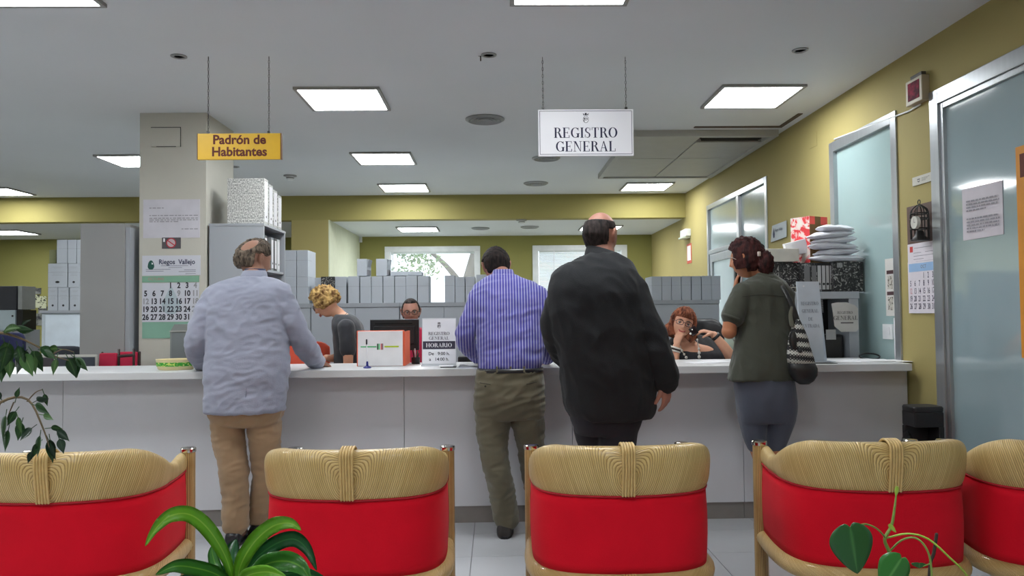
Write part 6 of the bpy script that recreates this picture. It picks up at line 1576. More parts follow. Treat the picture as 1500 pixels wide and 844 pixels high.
# ---------------- man in the striped shirt
t = person('dark-haired man in a blue and white striped shirt and olive trousers bending over the counter', -.02, 4.66)
T = [(737,397,4.76,10,.05),(737,404,4.73,17,.065),(738,411,4.72,32,.085),(741,420,4.70,47,.105),(744,440,4.67,52,.12),(746,470,4.65,49,.13),(748,505,4.63,48,.132),(748,528,4.62,45.5,.126),(747,541,4.62,43.5,.114)]
AL_ = [(703,434,4.67,.060),(688,472,4.66,.057),(681,495,4.68,.054),(690,512,4.82,.046),(700,522,4.96,.040)]
AR_ = [(788,434,4.66,.060),(803,472,4.64,.056),(811,503,4.66,.052),(806,518,4.82,.046),(800,524,4.96,.040)]
H = [(747,541,4.62,46.5,.128),(746,560,4.62,49,.128),(746,590,4.63,51,.13),(746,612,4.64,49,.11)]
LL = [(722,606,4.64,.104),(722,640,4.64,.088),(726,675,4.63,.077),(734,715,4.65,.072),(739,742,4.68,.071),(742,759,4.69,.068)]
LR = [(771,606,4.66,.102),(776,640,4.70,.082),(781,680,4.76,.072),(786,720,4.80,.066),(790,750,4.82,.064)]
Mh = headM(at(727,391,4.84), 1.0, R(6), R(30), R(-4))
bm = new(); torso(bm, T, -.013); torso(bm, H, -.013)
for A in (AL_, AR_, LL, LR): limb(bm, A, -.014)
limb(bm, [(737,408,4.73,.058),(733,400,4.78,.053),(729,393,4.83,.052)]); add_head(bm, Mh)
add_hand(bm, at(702,524,4.99), Vector((.3,1,-.05)), Vector((0,0,-1)), 1, 1, .5); add_hand(bm, at(799,526,4.99), Vector((-.3,1,-.05)), Vector((0,0,-1)), -1, 1, .5)
for h in (at(743,780,4.69), at(790,772,4.82)): limbw(bm, [(h.x,h.y,.16,.043),(h.x,h.y,.07,.038)]); ball(bm, (h.x,h.y+.07,.05), .034, 10, (1,2.8,.8))
remesh(bm, .0055, 2, 'body', SKIN2, t)
m_ = mat('striped_shirt_cloth', (.3,.3,.6), .85, sheen=.2, bump=.15, bscale=300); N, L, b = nodes(m_)
tc = N.new('ShaderNodeTexCoord'); sp = N.new('ShaderNodeSeparateXYZ'); L.new(tc.outputs['Object'], sp.inputs[0])
mu = N.new('ShaderNodeMath'); mu.operation = 'MULTIPLY'; mu.inputs[1].default_value = 2*math.pi/.0165; L.new(sp.outputs[0], mu.inputs[0])
si = N.new('ShaderNodeMath'); si.operation = 'SINE'; L.new(mu.outputs[0], si.inputs[0])
r = N.new('ShaderNodeValToRGB'); L.new(si.outputs[0], r.inputs[0]); r.color_ramp.elements[0].position = .45; r.color_ramp.elements[1].position = .8
r.color_ramp.elements[0].color = (*s2l(76,74,158), 1); r.color_ramp.elements[1].color = (*s2l(176,176,214), 1); L.new(r.outputs[0], b.inputs['Base Color'])
bm = new(); torso(bm, T[1:])
for A in (AL_, AR_): limb(bm, A)
sh = remesh(bm, .008, 3, 'striped_shirt', m_, t, folds(.009, (5,5,12), 21, .005, (11,11,26)))
bm = new(); c = at(737,402,4.745); rr = []
for z, r_, dy in ((-.03,.074,-.016),(.0,.068,-.006),(.026,.060,.008),(.030,.055,.012),(.01,.052,.010)): rr.append(ringverts(bm, c+Vector((0,dy,z)), X_, Y_, r_, r_, 28))
skin(bm, rr); obj('collar', bm, m_, sh, True)
bm = new(); cyl(bm, c+Vector((.003,-.082,-.006)), .006, .004, 12, 'y'); obj('collar_button', bm, WHT, sh)
bm = new(); rr = []
for (px, py) in ((747.5,544.5),(747.5,538.5)): rr.append(ringverts(bm, at(px,py,4.62), X_, Y_, 48.2*4.62/1150, .138, 40, 2.5))
skin(bm, rr); obj('belt', bm, BSH, t, True)
OL = cloth('olive_trousers', s2l(96,90,72), bump=.2)
bm = new(); torso(bm, H)
for A in (LL, LR): limb(bm, A)
tr = remesh(bm, .008, 3, 'trousers', OL, t, folds(.010, (10,10,6), 5, .006, (9,9,24)))
SEAM = mat('seam_dark', s2l(50,46,36), .9)
for (x0_, y0_, x1_, y1_) in ((703,561,722,564),(766,564,786,560)):
    bm = new(); tube(bm, [at(x0_,y0_,4.62-.128)+Vector((0,.010,0)), at((x0_+x1_)/2,(y0_+y1_)/2,4.62-.132)+Vector((0,.0,0)), at(x1_,y1_,4.62-.128)+Vector((0,.010,0))], .0022, 6, 3); obj('pocket_slit', bm, SEAM, tr, True)
bm = new(); c = at(711,566,4.49); cyl(bm, c, .006, .004, 12, 'y'); obj('pocket_button', bm, SEAM, tr)
for px in (728, 748, 768):
    bm = new(); a = at(px,546,4.483); b2 = at(px,537,4.483); box(bm, (a.x-.005,4.484,a.z), (a.x+.005,4.492,b2.z), .001); obj('belt_loop', bm, OL, tr)
SHG = mat('dark_grey_suede', s2l(58,54,52), .8)
shoe('shoe', Vector((at(739,785,4.66).x,4.63,0)), R(2), SHG, t); shoe('shoe', Vector((at(790,776,4.78).x,4.70,0)), R(14), SHG, t, .27)
def m2(d):
    k = 1
    if d.y > .3: k = max(0, 1-(d.y-.3)*6) if d.z < .5 else max(0, 1-(d.y-.6)*5)
    if d.z < -.50: k = min(k, max(0, 1-(-.50-d.z)*8))
    if d.y > -.15 and d.z < -.2: k = 0
    if abs(d.x) > .74 and -.42 < d.y < .5 and d.z < .24: k = min(k, max(0, (abs(d.x)-.74)*0))
    return k
hair(Mh, m2, .017, hairmat('dark_brown_hair', s2l(14,11,12), s2l(44,34,32)), t, .0025, 34, stretch=(1,1,.5))
# ---------------- big man in black, walking past
t = person('balding heavy man in a loose black shirt jacket walking past with his right hand hanging', .5, 4.0)
T = [(882,366,4.08,13,.06),(881,374,4.06,24,.08),(878,384,4.04,42,.11),(873,400,4.02,60,.14),(871,424,4.0,66,.16),(876,460,4.0,71,.172),(883,500,4.0,70,.178),(889,540,4.0,67,.18),(892,575,4.0,66,.18),(895,600,4.0,63,.175),(895,611,4.0,57,.165)]
AL_ = [(829,424,4.02,.078),(819,456,4.02,.078),(817,486,4.03,.074),(826,515,4.12,.066),(842,530,4.22,.058)]
AR_ = [(920,424,3.99,.090),(943,470,3.95,.082),(959,510,3.93,.074),(971,540,3.93,.066),(974,552,3.93,.064)]
H = [(890,590,4.0,56,.16),(888,612,4.0,52,.15),(888,635,4.0,44,.12)]
LL = [(868,625,4.06,.10),(873,655,4.10,.088),(880,700,4.2,.074),(884,760,4.32,.064),(884,800,4.4,.060)]
LR = [(904,625,3.98,.105),(905,660,3.96,.09),(904,710,3.92,.078),(900,780,3.86,.066),(898,815,3.82,.062)]
Mh = headM(at(880,346,4.10), 1.08, R(-38), R(4), R(0))
bm = new(); torso(bm, T, -.016); torso(bm, H, -.014)
for A in (AL_, LL, LR): limb(bm, A, -.016)
limb(bm, AR_, -.022)
limb(bm, [(881,378,4.06,.072),(881,366,4.08,.068),(880,355,4.10,.064)]); add_head(bm, Mh)
add_hand(bm, at(974,558,3.93), Vector((.10,.05,-1)), Vector((-.75,.62,.0)), -1, 1.05, .42, .06)
add_hand(bm, at(846,532,4.26), Vector((.3,1,.0)), Vector((1,0,0)), 1, 1, .5)
for A in (LL, LR): h = pt(A[-1]); limbw(bm, [(h.x,h.y,h.z,.045),(h.x,h.y,.08,.04)]); ball(bm, (h.x,h.y+.07,.05), .036, 10, (1,2.8,.8))
remesh(bm, .005, 2, 'body', SKIN2, t)
BK = cloth('black_shirt_cloth', (.0068,.0078,.0105), bump=.3, bscale=260, sheen=.05)
bm = new(); torso(bm, T[1:])
for A in (AL_, AR_): limb(bm, A)
bk = remesh(bm, .009, 3, 'black_overshirt', BK, t, folds(.014, (6,6,5), 13, .006, (14,14,9)))
bm = new(); c = at(881,372,4.07); rr = []
for z, r_, dy in ((-.04,.098,-.02),(-.01,.090,-.01),(.022,.080,.004),(.026,.074,.008),(.0,.07,.008)): rr.append(ringverts(bm, c+Vector((.004,dy,z)), X_, Y_, r_, r_, 28))
skin(bm, rr)
for v in bm.verts: v.co.z -= (v.co.x-c.x)*.28
obj('collar', bm, BK, bk, True)
bm = new(); a, b_ = at(958,551,3.9), at(989,555,3.9); tube(bm, [pt((973,541,3.93)), pt((974.5,558,3.93))], [.066,.067], 20, 1); obj('cuff', bm, BK, bk, True)
bm = new(); torso(bm, H)
for A in (LL, LR): limb(bm, A)
remesh(bm, .009, 3, 'trousers', cloth('black_trousers', (.012,.012,.018), bump=.2, sheen=.05), t, folds(.006, (10,10,5), 5))
shoe('shoe', Vector((pt(LL[-1]).x,4.34,0)), R(-8), BSH, t, .29); shoe('shoe', Vector((pt(LR[-1]).x,3.76,0)), R(-20), BSH, t, .29)
def m3(d):
    k = 1
    if d.z > .52: k = 0 if d.y > -.75 else 0
    k = max(0, min(1, (.74-d.z)*5))
    if d.y > .1: k = min(k, max(0, 1-(d.y-.1)*5))
    if d.z < -.52: k = min(k, max(0, 1-(-.52-d.z)*8))
    if d.y > -.15 and d.z < -.2: k = 0
    if abs(d.x) > .74 and -.42 < d.y < .5 and d.z < .24: k = min(k, max(0, (abs(d.x)-.74)*0))
    return k
hair(Mh, m3, .008, hairmat('short_black_hair', s2l(20,17,18), s2l(62,52,50)), t, .0012, 60, stretch=(1,1,.6), inset=.012)
# ---------------- woman in the olive shirt
t = person('woman with dark red-brown ponytail in an olive shirt and grey leggings, hand at her mouth', 1.56, 4.6)
T = [(1121,396,4.64,9,.04),(1121,404,4.63,14,.055),(1120,410,4.62,23,.07),(1118,420,4.6,35,.09),(1118,440,4.6,40,.102),(1119,475,4.6,39,.106),(1119,505,4.59,41,.112),(1117,535,4.58,45,.12),(1114,556,4.58,48,.124)]
AL_ = [(1090,430,4.58,.060),(1080,450,4.56,.058),(1071,470,4.55,.054),(1068,486,4.55,.050),(1070,478,4.66,.045),(1073,450,4.80,.036),(1077,430,4.88,.029)]
AR_ = [(1146,432,4.6,.058),(1150,465,4.62,.052),(1150,495,4.68,.046),(1142,518,4.86,.038),(1136,524,4.98,.03)]
H = [(1117,548,4.58,43,.118),(1121,575,4.59,43.5,.128),(1123,600,4.6,43,.125),(1123,618,4.6,40,.10)]
LL = [(1103,610,4.6,.086),(1105,635,4.6,.072),(1108,650,4.6,.058)]
LR = [(1144,610,4.6,.086),(1139,635,4.6,.072),(1136,650,4.6,.061)]
Mh = headM(at(1093,380,4.68), .98, R(52), R(8), R(0))
bm = new(); torso(bm, T, -.012); torso(bm, H, -.012)
limb(bm, AL_[:4], -.010); limb(bm, AL_[3:], -.006); limb(bm, AR_, -.01)
for A, f in ((LL, (1130,770)), (LR, (1150,772))):
    limb(bm, A, -.012); limb(bm, [(A[-1][0],A[-1][1],4.6,.050),(f[0]-5,700,4.61,.052),(f[0],740,4.6,.038),(f[0],772,4.6,.034)]); h = at(f[0],778,4.6); ball(bm, (h.x,h.y+.07,.045), .034, 10, (1,2.8,.8))
limb(bm, [(1121,406,4.63,.052),(1112,397,4.65,.050),(1100,390,4.67,.048)]); add_head(bm, Mh)
add_hand(bm, at(1077,428,4.88), Vector((.12,.02,1)), Vector((1,-.2,0)), 1, .92, .45, .02)
add_hand(bm, at(1135,526,5.02), Vector((-.2,1,-.03)), Vector((0,0,-1)), -1, .9, .4)
remesh(bm, .0052, 2, 'body', SKIN4, t)
OS = cloth('olive_green_shirt', s2l(62,64,54), bump=.25, bscale=260)
bm = new(); torso(bm, T[1:])
limb(bm, [AL_[0], AL_[1], (1074,463,4.55,.059)], .004); limb(bm, AR_[:3], .006)
sh = remesh(bm, .008, 3, 'olive_shirt', OS, t, folds(.009, (13,13,4), 31, .004, (24,24,10)))
bm = new(); c = at(1121,405,4.63); rr = []
for z, r_, dy in ((-.022,.070,-.014),(.0,.064,-.008),(.02,.057,.002),(.022,.052,.004),(.0,.05,.004)): rr.append(ringverts(bm, c+Vector((-.002,dy,z)), X_, Y_, r_, r_, 26))
skin(bm, rr); obj('collar', bm, OS, sh, True)
bm = new(); tube(bm, [at(1088,435,4.50)+Vector((0,.0,0)), at(1118,432,4.489), at(1149,435,4.50)], .0016, 6, 4); obj('yoke_seam', bm, mat('seam_olive', s2l(34,36,30), .9), sh, True)
bm = new(); tube(bm, [at(1073,464,4.545), at(1071.5,468,4.545)], [.064,.063], 20, 1, round_ends=False); obj('sleeve_cuff', bm, OS, sh, True)
LG = cloth('grey_leggings', s2l(74,78,92), bump=.12)
bm = new(); torso(bm, H)
for A in (LL, LR): limb(bm, A)
remesh(bm, .0075, 3, 'leggings', LG, t, folds(.003, (9,9,9), 5))
for x, a in ((1130, -4), (1150, 8)): shoe('shoe', Vector((at(x,780,4.6).x,4.55,0)), R(a), BSH, t, .24, .042)
HB_ = hairmat('dark_red_brown_hair', s2l(26,12,14), s2l(74,36,34), 50)
def m4(d):
    k = 1
    if d.y > .45: k = max(0, 1-(d.y-.45)*5) if d.z < .55 else 1
    if d.z < -.45 and d.y > -.2: k = 0
    if d.z < -.6: k = min(k, max(0, 1-(-.6-d.z)*6))
    return k
hr = hair(Mh, m4, lambda d: .022+.006*max(0,d.z), HB_, t, .006, 16)
bm = new(); c = at(1121,386,4.60); bmesh.ops.create_uvsphere(bm, u_segments=48, v_segments=32, radius=1)
for v in bm.verts:
    d = v.co.copy(); n_ = noise.noise(d*3.2)*.16+noise.noise(d*9)*.14+noise.noise(d*20)*.06
    v.co = c+Vector((d.x*.048*(1+n_), d.y*.05*(1+n_), d.z*.072*(1+n_)+.0))
obj('ponytail', bm, HB_, hr, True)
bm = new(); c = at(1112,372,4.56); box(bm, c-Vector((.010,.006,.014)), c+Vector((.010,.006,.014)), .005); obj('hair_clip', bm, mat('pale_clip', s2l(190,176,166), .4), hr, True)
bm = new(); tube(bm, [at(1066,375,4.60), at(1071,377,4.57), at(1078,380,4.56)], .0018, 6, 3); obj('glasses_temple', bm, mat('pale_clip', s2l(190,176,166), .4), t, True)
t2 = thing('mobile_phone', 'white mobile phone held to the face of the woman in olive', 'phone', at(1084,414,4.86))
bm = new(); c = at(1084,414,4.86); box(bm, c-Vector((.006,.03,.055)), c+Vector((.006,.03,.055)), .004, rot=Matrix.Rotation(R(8),3,'Y')); obj('case', bm, WHT, t2, True)
bm = new(); box(bm, c-Vector((.0075,.026,.048)), c+Vector((-.0055,.026,.048)), .0005, rot=Matrix.Rotation(R(8),3,'Y')); obj('screen', bm, BLK, t2)
# her shoulder bag
Y0 = 4.44
t2 = thing('shoulder_bag', 'black and white woven shoulder bag with black strap on the olive woman\'s arm', 'bag', at(1176,563,Y0))
WV = mat('woven_black_white', (.5,.5,.5), .8, bump=.4, bscale=200); N, L, b = nodes(WV)
tc = N.new('ShaderNodeTexCoord'); sp = N.new('ShaderNodeSeparateXYZ'); L.new(tc.outputs['Object'], sp.inputs[0])
v1 = N.new('ShaderNodeMath'); v1.operation = 'MULTIPLY'; v1.inputs[1].default_value = 125; L.new(sp.outputs[2], v1.inputs[0])
v0 = N.new('ShaderNodeMath'); v0.operation = 'MULTIPLY_ADD'; v0.inputs[1].default_value = 14; L.new(sp.outputs[0], v0.inputs[0]); L.new(v1.outputs[0], v0.inputs[2])
h1 = N.new('ShaderNodeMath'); h1.operation = 'MULTIPLY'; h1.inputs[1].default_value = 420; L.new(sp.outputs[0], h1.inputs[0])
s1 = N.new('ShaderNodeMath'); s1.operation = 'SINE'; L.new(v0.outputs[0], s1.inputs[0]); s2_ = N.new('ShaderNodeMath'); s2_.operation = 'SINE'; L.new(h1.outputs[0], s2_.inputs[0])
v3 = N.new('ShaderNodeMath'); v3.operation = 'MULTIPLY'; v3.inputs[1].default_value = 3.1; L.new(v0.outputs[0], v3.inputs[0]); s3 = N.new('ShaderNodeMath'); s3.operation = 'SINE'; L.new(v3.outputs[0], s3.inputs[0])
ad = N.new('ShaderNodeMath'); ad.operation = 'MULTIPLY'; L.new(s3.outputs[0], ad.inputs[0]); L.new(s2_.outputs[0], ad.inputs[1])
ad2 = N.new('ShaderNodeMath'); ad2.operation = 'ADD'; L.new(ad.outputs[0], ad2.inputs[0]); L.new(s1.outputs[0], ad2.inputs[1])
r = N.new('ShaderNodeValToRGB'); L.new(ad2.outputs[0], r.inputs[0]); r.color_ramp.elements[0].position = .1; r.color_ramp.elements[1].position = .25
r.color_ramp.elements[0].color = (.02,.02,.022,1); r.color_ramp.elements[1].color = (*s2l(196,196,190),1); L.new(r.outputs[0], b.inputs['Base Color'])
def bagloft(rows, m, name, th=1.):
    bm = new(); rr = []
    for (y_, xl, xr, dp) in rows:
        c = at((xl+xr)/2, y_, Y0); rr.append(ringverts(bm, c, X_, Y_, (xr-xl)/2*Y0/1150, dp*th, 26, 2.3))
    skin(bm, rr); o = obj(name, bm, m, t2, True); return o
BLE = mat('bag_black_leather', (.014,.014,.015), .45, bump=.6, bscale=30)
bagloft([(531,1154,1193,.052),(540,1155,1197,.055),(550,1158,1197,.052),(558,1164,1192,.042),(563,1171,1185,.02)], BLE, 'lower_panel')
up_ = bagloft([(468,1165,1171,.018),(480,1160,1177,.030),(492,1156,1182,.038),(510,1153.5,1187,.045),(522,1153,1191,.050),(532,1154,1193.5,.053)], WV, 'woven_panel')
bm = new(); c = at(1163,499,Y0-.045); rr = [ringverts(bm, c+Vector((0,dy,0)), X_, Vector((0,0,1)), .017*s_, .052*s_, 20) for dy, s_ in ((.03,1.0),(.0,1.0),(-.002,.9))]; skin(bm, rr); obj('dark_strap_gap', bm, BLE, up_, True)  # black oval added for the dark gap between strap and bag
bm = new(); c = at(1172,514,Y0-.055); ball(bm, c, .013, 12, (1,.6,1)); obj('tassel', bm, BLE, up_, True)
bm = new(); tube(bm, [at(1168,474,Y0), at(1163,455,Y0), at(1154,434,Y0+.02), at(1144,417,Y0+.08), at(1138,410,4.60), at(1142,413,4.68), at(1150,430,4.73), at(1160,470,4.62)], [.020,.016,.014,.013,.013,.012,.012,.010], 10, 5, flat=.35, ref=Vector((1,0,0))); obj('strap', bm, BLE, t2, True)
bm = new(); tube(bm, [at(1160,476,Y0-.02), at(1158,462,Y0-.01), at(1160,450,Y0)], [.014,.012,.008], 10, 4, flat=.4, ref=Vector((1,0,0))); obj('scarf_loop', bm, cloth('scarf_grey_olive', s2l(96,96,84)), t2, True)
# ---------------- curly haired woman behind the counter
t = person('woman with curly blond hair in a dark grey t-shirt looking down behind the counter', -1.1, 6.0)
T = [(499,457,5.98,8,.05),(503,461,5.98,11,.07),(506,467,5.98,17,.13),(509,478,5.98,21,.17),(512,495,5.98,22,.175),(514,520,5.98,23,.16),(515,545,5.98,24,.155),(516,580,5.98,26,.17),(517,610,5.98,25,.17)]
N1 = [(507,480,5.82,.056),(509,500,5.80,.052),(510,520,5.79,.047),(510,540,5.79,.043),(498,545,5.76,.038),(484,543,5.74,.030)]
F1 = [(505,480,6.14,.055),(500,505,6.10,.048),(498,522,6.04,.043),(487,525,5.94,.034),(478,524,5.88,.028)]
Mh = headM(at(477,444,5.97), .96, R(84), R(34), R(0))
bm = new(); torso(bm, T, -.012, turn=0); limb(bm, N1[:4], -.009); limb(bm, N1[3:], -.004); limb(bm, F1[:3], -.009); limb(bm, F1[2:], -.004)
limb(bm, [(505,470,5.98,.050),(497,461,5.975,.046),(486,452,5.97,.046)]); add_head(bm, Mh)
w1, w2 = at(484,543,5.74), at(478,524,5.88); add_hand(bm, w1, Vector((-1,-.1,-.1)), Vector((0,0,-1)), 1, .9, .4); add_hand(bm, w2, Vector((-1,-.15,-.2)), Vector((0,0,-1)), -1, .9, .5)
hx_ = at(517,600,5.98).x
for yy_ in (5.90, 6.07): limbw(bm, [(hx_,yy_,.62,.09),(hx_-.01,yy_,.45,.06),(hx_,yy_,.12,.04)]); ball(bm, (hx_-.06,yy_,.045), .034, 10, (2.6,1,.9))
remesh(bm, .005, 2, 'body', SKIN3, t)
DG2 = cloth('dark_grey_jersey', s2l(44,46,52), bump=.15)
bm = new(); torso(bm, T[1:7]); limb(bm, [N1[0], N1[1], (509.5,512,5.80,.054)], .006); limb(bm, F1[:2], .006)
remesh(bm, .0075, 3, 'grey_tshirt', DG2, t, folds(.004, (12,12,8), 44, .002))
bm = new(); torso(bm, T[6:], -.004)
for yy_ in (5.90, 6.07): limbw(bm, [(hx_,yy_,.66,.095),(hx_-.01,yy_,.45,.075),(hx_,yy_,.08,.06)])
remesh(bm, .010, 3, 'trousers', cloth('navy_trousers', s2l(30,34,48)), t)
for yy_ in (5.90, 6.07): shoe('shoe', Vector((hx_+.06,yy_,0)), R(-90), BSH, t, .24, .04)
def m5(d):
    k = 1
    if d.y > .50 and d.z < .62: k = max(0, 1-(d.y-.50)*5)
    if d.z < -.30: k = min(k, max(0, 1-(-.30-d.z)*7))
    if d.y > .25 and d.z < -.1: k = 0
    return k
CURL = hairmat('curly_blond_hair', s2l(104,72,40), s2l(206,172,110), 26, (1,1,1))
def curlx(p, d, k):
    c = noise.cell(d*5.2) ; n_ = noise.voronoi(d*5.5)[0][0]
    return p + d*k*(.014*(1-n_*1.5)+.006*noise.noise(d*14))
hair(Mh, m5, .026, CURL, t, .006, 20, seg=128, extra=curlx)
bm = new(); tube(bm, [at(508,459,5.93), at(499,466,5.90), at(494,474,5.90)], .0016, 6, 4); obj('necklace_cord', bm, mat('dark_cord', (.05,.02,.015), .8), t, True)
def eyes(Mh, parent, iris=(.05,.03,.02), glasses=None, lips=None, brow=None, smile=0, tilt=0):
    for s in (-1, 1):
        bm = new(); ball(bm, Mh @ Vector((s*.031,.0735,.007)), .0115, 14); e = obj('eye', bm, mat('eye_white', (.40,.37,.35), .3), parent, True)
        bm = new(); ball(bm, Mh @ Vector((s*.031,.0800,.006)), .0062, 10); obj('iris', bm, mat('iris_dark', iris, .15), e, True)
        bm = new(); tube(bm, [Mh @ Vector((s*x, y, z)) for x, y, z in ((.014,.0935,.024),(.030,.092,.029),(.048,.080,.024))], [.002,.0028,.0016], 6, 3); obj('eyebrow', bm, brow or mat('brow_brown', (.06,.035,.02), .8), parent, True)
        bm = new(); tube(bm, [Mh @ Vector((s*x, y, z)) for x, y, z in ((.018,.086,.009),(.031,.088,.0135),(.044,.081,.009))], .0016, 6, 3); obj('eyelid', bm, mat('lid_dark', (.08,.04,.03), .6), parent, True)
    if lips:
        bm = new(); tube(bm, [Mh @ Vector((x,y,z)) for x, y, z in ((-.026,.078,-.050+smile),(-.012,.0915,-.054),(0,.0945,-.0545),(.012,.0915,-.054),(.026,.078,-.050+smile))], [.0015,.0042,.0044,.0042,.0015], 8, 4); obj('lip', bm, lips, parent, True)
        bm = new(); tube(bm, [Mh @ Vector((x,y,z)) for x, y, z in ((-.024,.077,-.052+smile),(-.011,.091,-.062),(0,.0935,-.064),(.011,.091,-.062),(.024,.077,-.052+smile))], [.0015,.0042,.005,.0042,.0015], 8, 4); obj('lip', bm, lips, parent, True)
    if glasses:
        g = empty('glasses'); g.parent = parent; g.matrix_parent_inverse = parent.matrix_basis.inverted()
        for s in (-1, 1):
            bm = new(); pts = []
            for k in range(17):
                u = 2*math.pi*k/16; pts.append(Mh @ Vector((s*.033+.0255*math.copysign(abs(math.cos(u))**.7, math.cos(u)), .106-.010*abs(math.cos(u)) if False else .104-.004*(s*.033+.025*math.cos(u))**2*900, .006+.0165*math.copysign(abs(math.sin(u))**.7, math.sin(u)))))
            tube(bm, pts, .0021, 6, 2, round_ends=False); obj('rim', bm, glasses, g, True)
            bm = new(); tube(bm, [Mh @ Vector((s*.057,.090,.010)), Mh @ Vector((s*.076,.06,.012)), Mh @ Vector((s*.080,.0,.010))], .002, 6, 3); obj('temple', bm, glasses, g, True)
        bm = new(); tube(bm, [Mh @ Vector((-.009,.103,.008)), Mh @ Vector((0,.107,.011)), Mh @ Vector((.009,.103,.008))], .002, 6, 3); obj('bridge', bm, glasses, g, True)
eyes(Mh, t, glasses=mat('thin_glasses', (.10,.07,.06), .3), lips=mat('soft_lip', s2l(176,104,92), .5))
# ---------------- seated man with glasses
t = person('seated man with glasses and receding dark hair looking over the black monitor', -.74, 6.9)
T = [(602,474,6.9,9,.05),(602,480,6.9,14,.065),(602,485,6.9,30,.095),(602,494,6.9,37,.11),(602,520,6.9,34,.12),(602,560,6.92,31,.125),(602,590,6.92,32,.14)]
A1_ = [(570,495,6.9,.055),(566,520,6.86,.05),(568,545,6.75,.045),(582,552,6.55,.036)]; A2_ = [(634,495,6.9,.055),(638,520,6.86,.05),(636,545,6.75,.045),(622,552,6.55,.036)]
Mh = headM(at(602,457.5,6.86), .98, R(186), R(6), R(3))
bm = new(); torso(bm, T, -.012)
for A in (A1_, A2_): limb(bm, A, -.008)
limb(bm, [(602,484,6.9,.056),(602,474,6.9,.052),(602,466,6.88,.05)]); add_head(bm, Mh)
for A, s in ((A1_, 1), (A2_, -1)): add_hand(bm, pt(A[-1]), Vector((.2*s,-1,-.05)), Vector((0,0,-1)), s, .95, .4)
for s in (-1, 1):
    x = at(602,590,6.92).x+s*.10; limbw(bm, [(x,6.9,.62,.085),(x+s*.02,6.62,.62,.07),(x+s*.02,6.50,.58,.058)]); limbw(bm, [(x+s*.02,6.50,.58,.058),(x+s*.02,6.50,.3,.05),(x+s*.02,6.52,.08,.038)]); ball(bm, (x+s*.02,6.45,.045), .034, 10, (1,2.6,.9))
remesh(bm, .0045, 1, 'body', SKIN2, t)
bm = new(); torso(bm, T[1:]); limb(bm, A1_[:3], .004); limb(bm, A2_[:3], .004)
remesh(bm, .010, 3, 'red_polo', cloth('raspberry_cloth', s2l(178,24,66)), t, folds(.004, (12,12,8), 4))
bm = new()
for s in (-1, 1):
    x = at(602,590,6.92).x+s*.10; limbw(bm, [(x,6.92,.62,.098),(x+s*.02,6.62,.62,.082),(x+s*.02,6.50,.58,.07)]); limbw(bm, [(x+s*.02,6.50,.58,.07),(x+s*.02,6.50,.3,.06),(x+s*.02,6.52,.1,.055)])
remesh(bm, .012, 2, 'trousers', MATS['navy_trousers'], t)
for s in (-1, 1): shoe('shoe', Vector((at(602,590,6.92).x+s*.12,6.58,0)), R(180), BSH, t, .27)
def m6(d):
    k = 1
    if d.y > .15: k = max(0, 1-(d.y-.15)*5) if d.z < .55 else max(0, min(1, (d.z-.66)*8))
    if d.z < -.45: k = 0
    if d.y > .0 and d.z < -.0: k = 0
    return k
hair(Mh, m6, .010, hairmat('grey_black_hair', s2l(24,22,24), s2l(78,70,66)), t, .0015, 50, inset=.012)
eyes(Mh, t, glasses=mat('dark_glasses', (.02,.018,.018), .3), lips=mat('soft_lip', s2l(176,104,92), .5))
# ---------------- seated red haired woman on the phone
t = person('smiling seated woman with red-brown bob and glasses holding a dark phone by her ear', 1.4, 5.65)
T = [(1007,495,5.66,9,.05),(1009,503,5.66,15,.062),(1013,508,5.67,30,.085),(1017,516,5.67,40,.10),(1017,535,5.67,40,.125),(1017,565,5.68,38,.13),(1017,600,5.70,40,.15)]
TG = [(1010,499,5.67,17,.070,.06),(1014,503,5.67,32,.092,.062),(1018,510,5.67,42.5,.112,.05),(1018,526,5.67,43,.134,.025),(1017,565,5.68,40,.14,0),(1017,605,5.70,42,.16,0)]
A1_ = [(981,516,5.66,.050),(979,535,5.60,.046),(983,552,5.54,.042),(987,530,5.51,.036),(991,508,5.52,.028)]
A2_ = [(1052,518,5.68,.052),(1064,532,5.64,.047),(1076,532,5.58,.043),(1062,510,5.55,.036),(1046,491,5.56,.027)]
Mh = headM(at(999.5,476,5.62), .98, R(180-6), R(-4), R(-17))
bm = new(); torso(bm, T, -.008)
limb(bm, A1_[:3], -.004); limb(bm, A1_[2:]); limb(bm, A2_[:3], -.004); limb(bm, A2_[2:])
limb(bm, [(1009,508,5.66,.055),(1006,498,5.655,.050),(1003,488,5.64,.050)]); add_head(bm, Mh)
add_hand(bm, at(991,506,5.52), Vector((.25,-.05,1)), Vector((.8,.5,0)), 1, .86, .75, .0, 1.2)
add_hand(bm, at(1045,489,5.56), Vector((-1,-.05,.30)), Vector((-.3,.2,-1)), 1, .86, .55, .0, 1.0)
for s in (-1, 1):
    x = at(1017,600,5.7).x+s*.10; limbw(bm, [(x,5.72,.54,.085),(x,5.62,.54,.08),(x,5.56,.50,.065)]); limbw(bm, [(x,5.56,.50,.06),(x,5.58,.3,.05),(x,5.62,.08,.036)]); ball(bm, (x,5.58,.045), .032, 10, (1,2.4,.9))
remesh(bm, .0042, 1, 'body', SKIN3, t)
BT = cloth('black_top_cloth', (.014,.014,.018))
bm = new(); torso(bm, TG); limb(bm, A1_[:2], .006); limb(bm, [A2_[0], (1058,525,5.66,.05)], .007)
remesh(bm, .007, 3, 'black_top', BT, t, folds(.003, (14,14,8), 4))
bm = new()
for s in (-1, 1):
    x = at(1017,600,5.7).x+s*.10; limbw(bm, [(x,5.74,.54,.1),(x,5.62,.54,.092),(x,5.56,.50,.078)]); limbw(bm, [(x,5.56,.50,.075),(x,5.58,.3,.062),(x,5.62,.1,.055)])
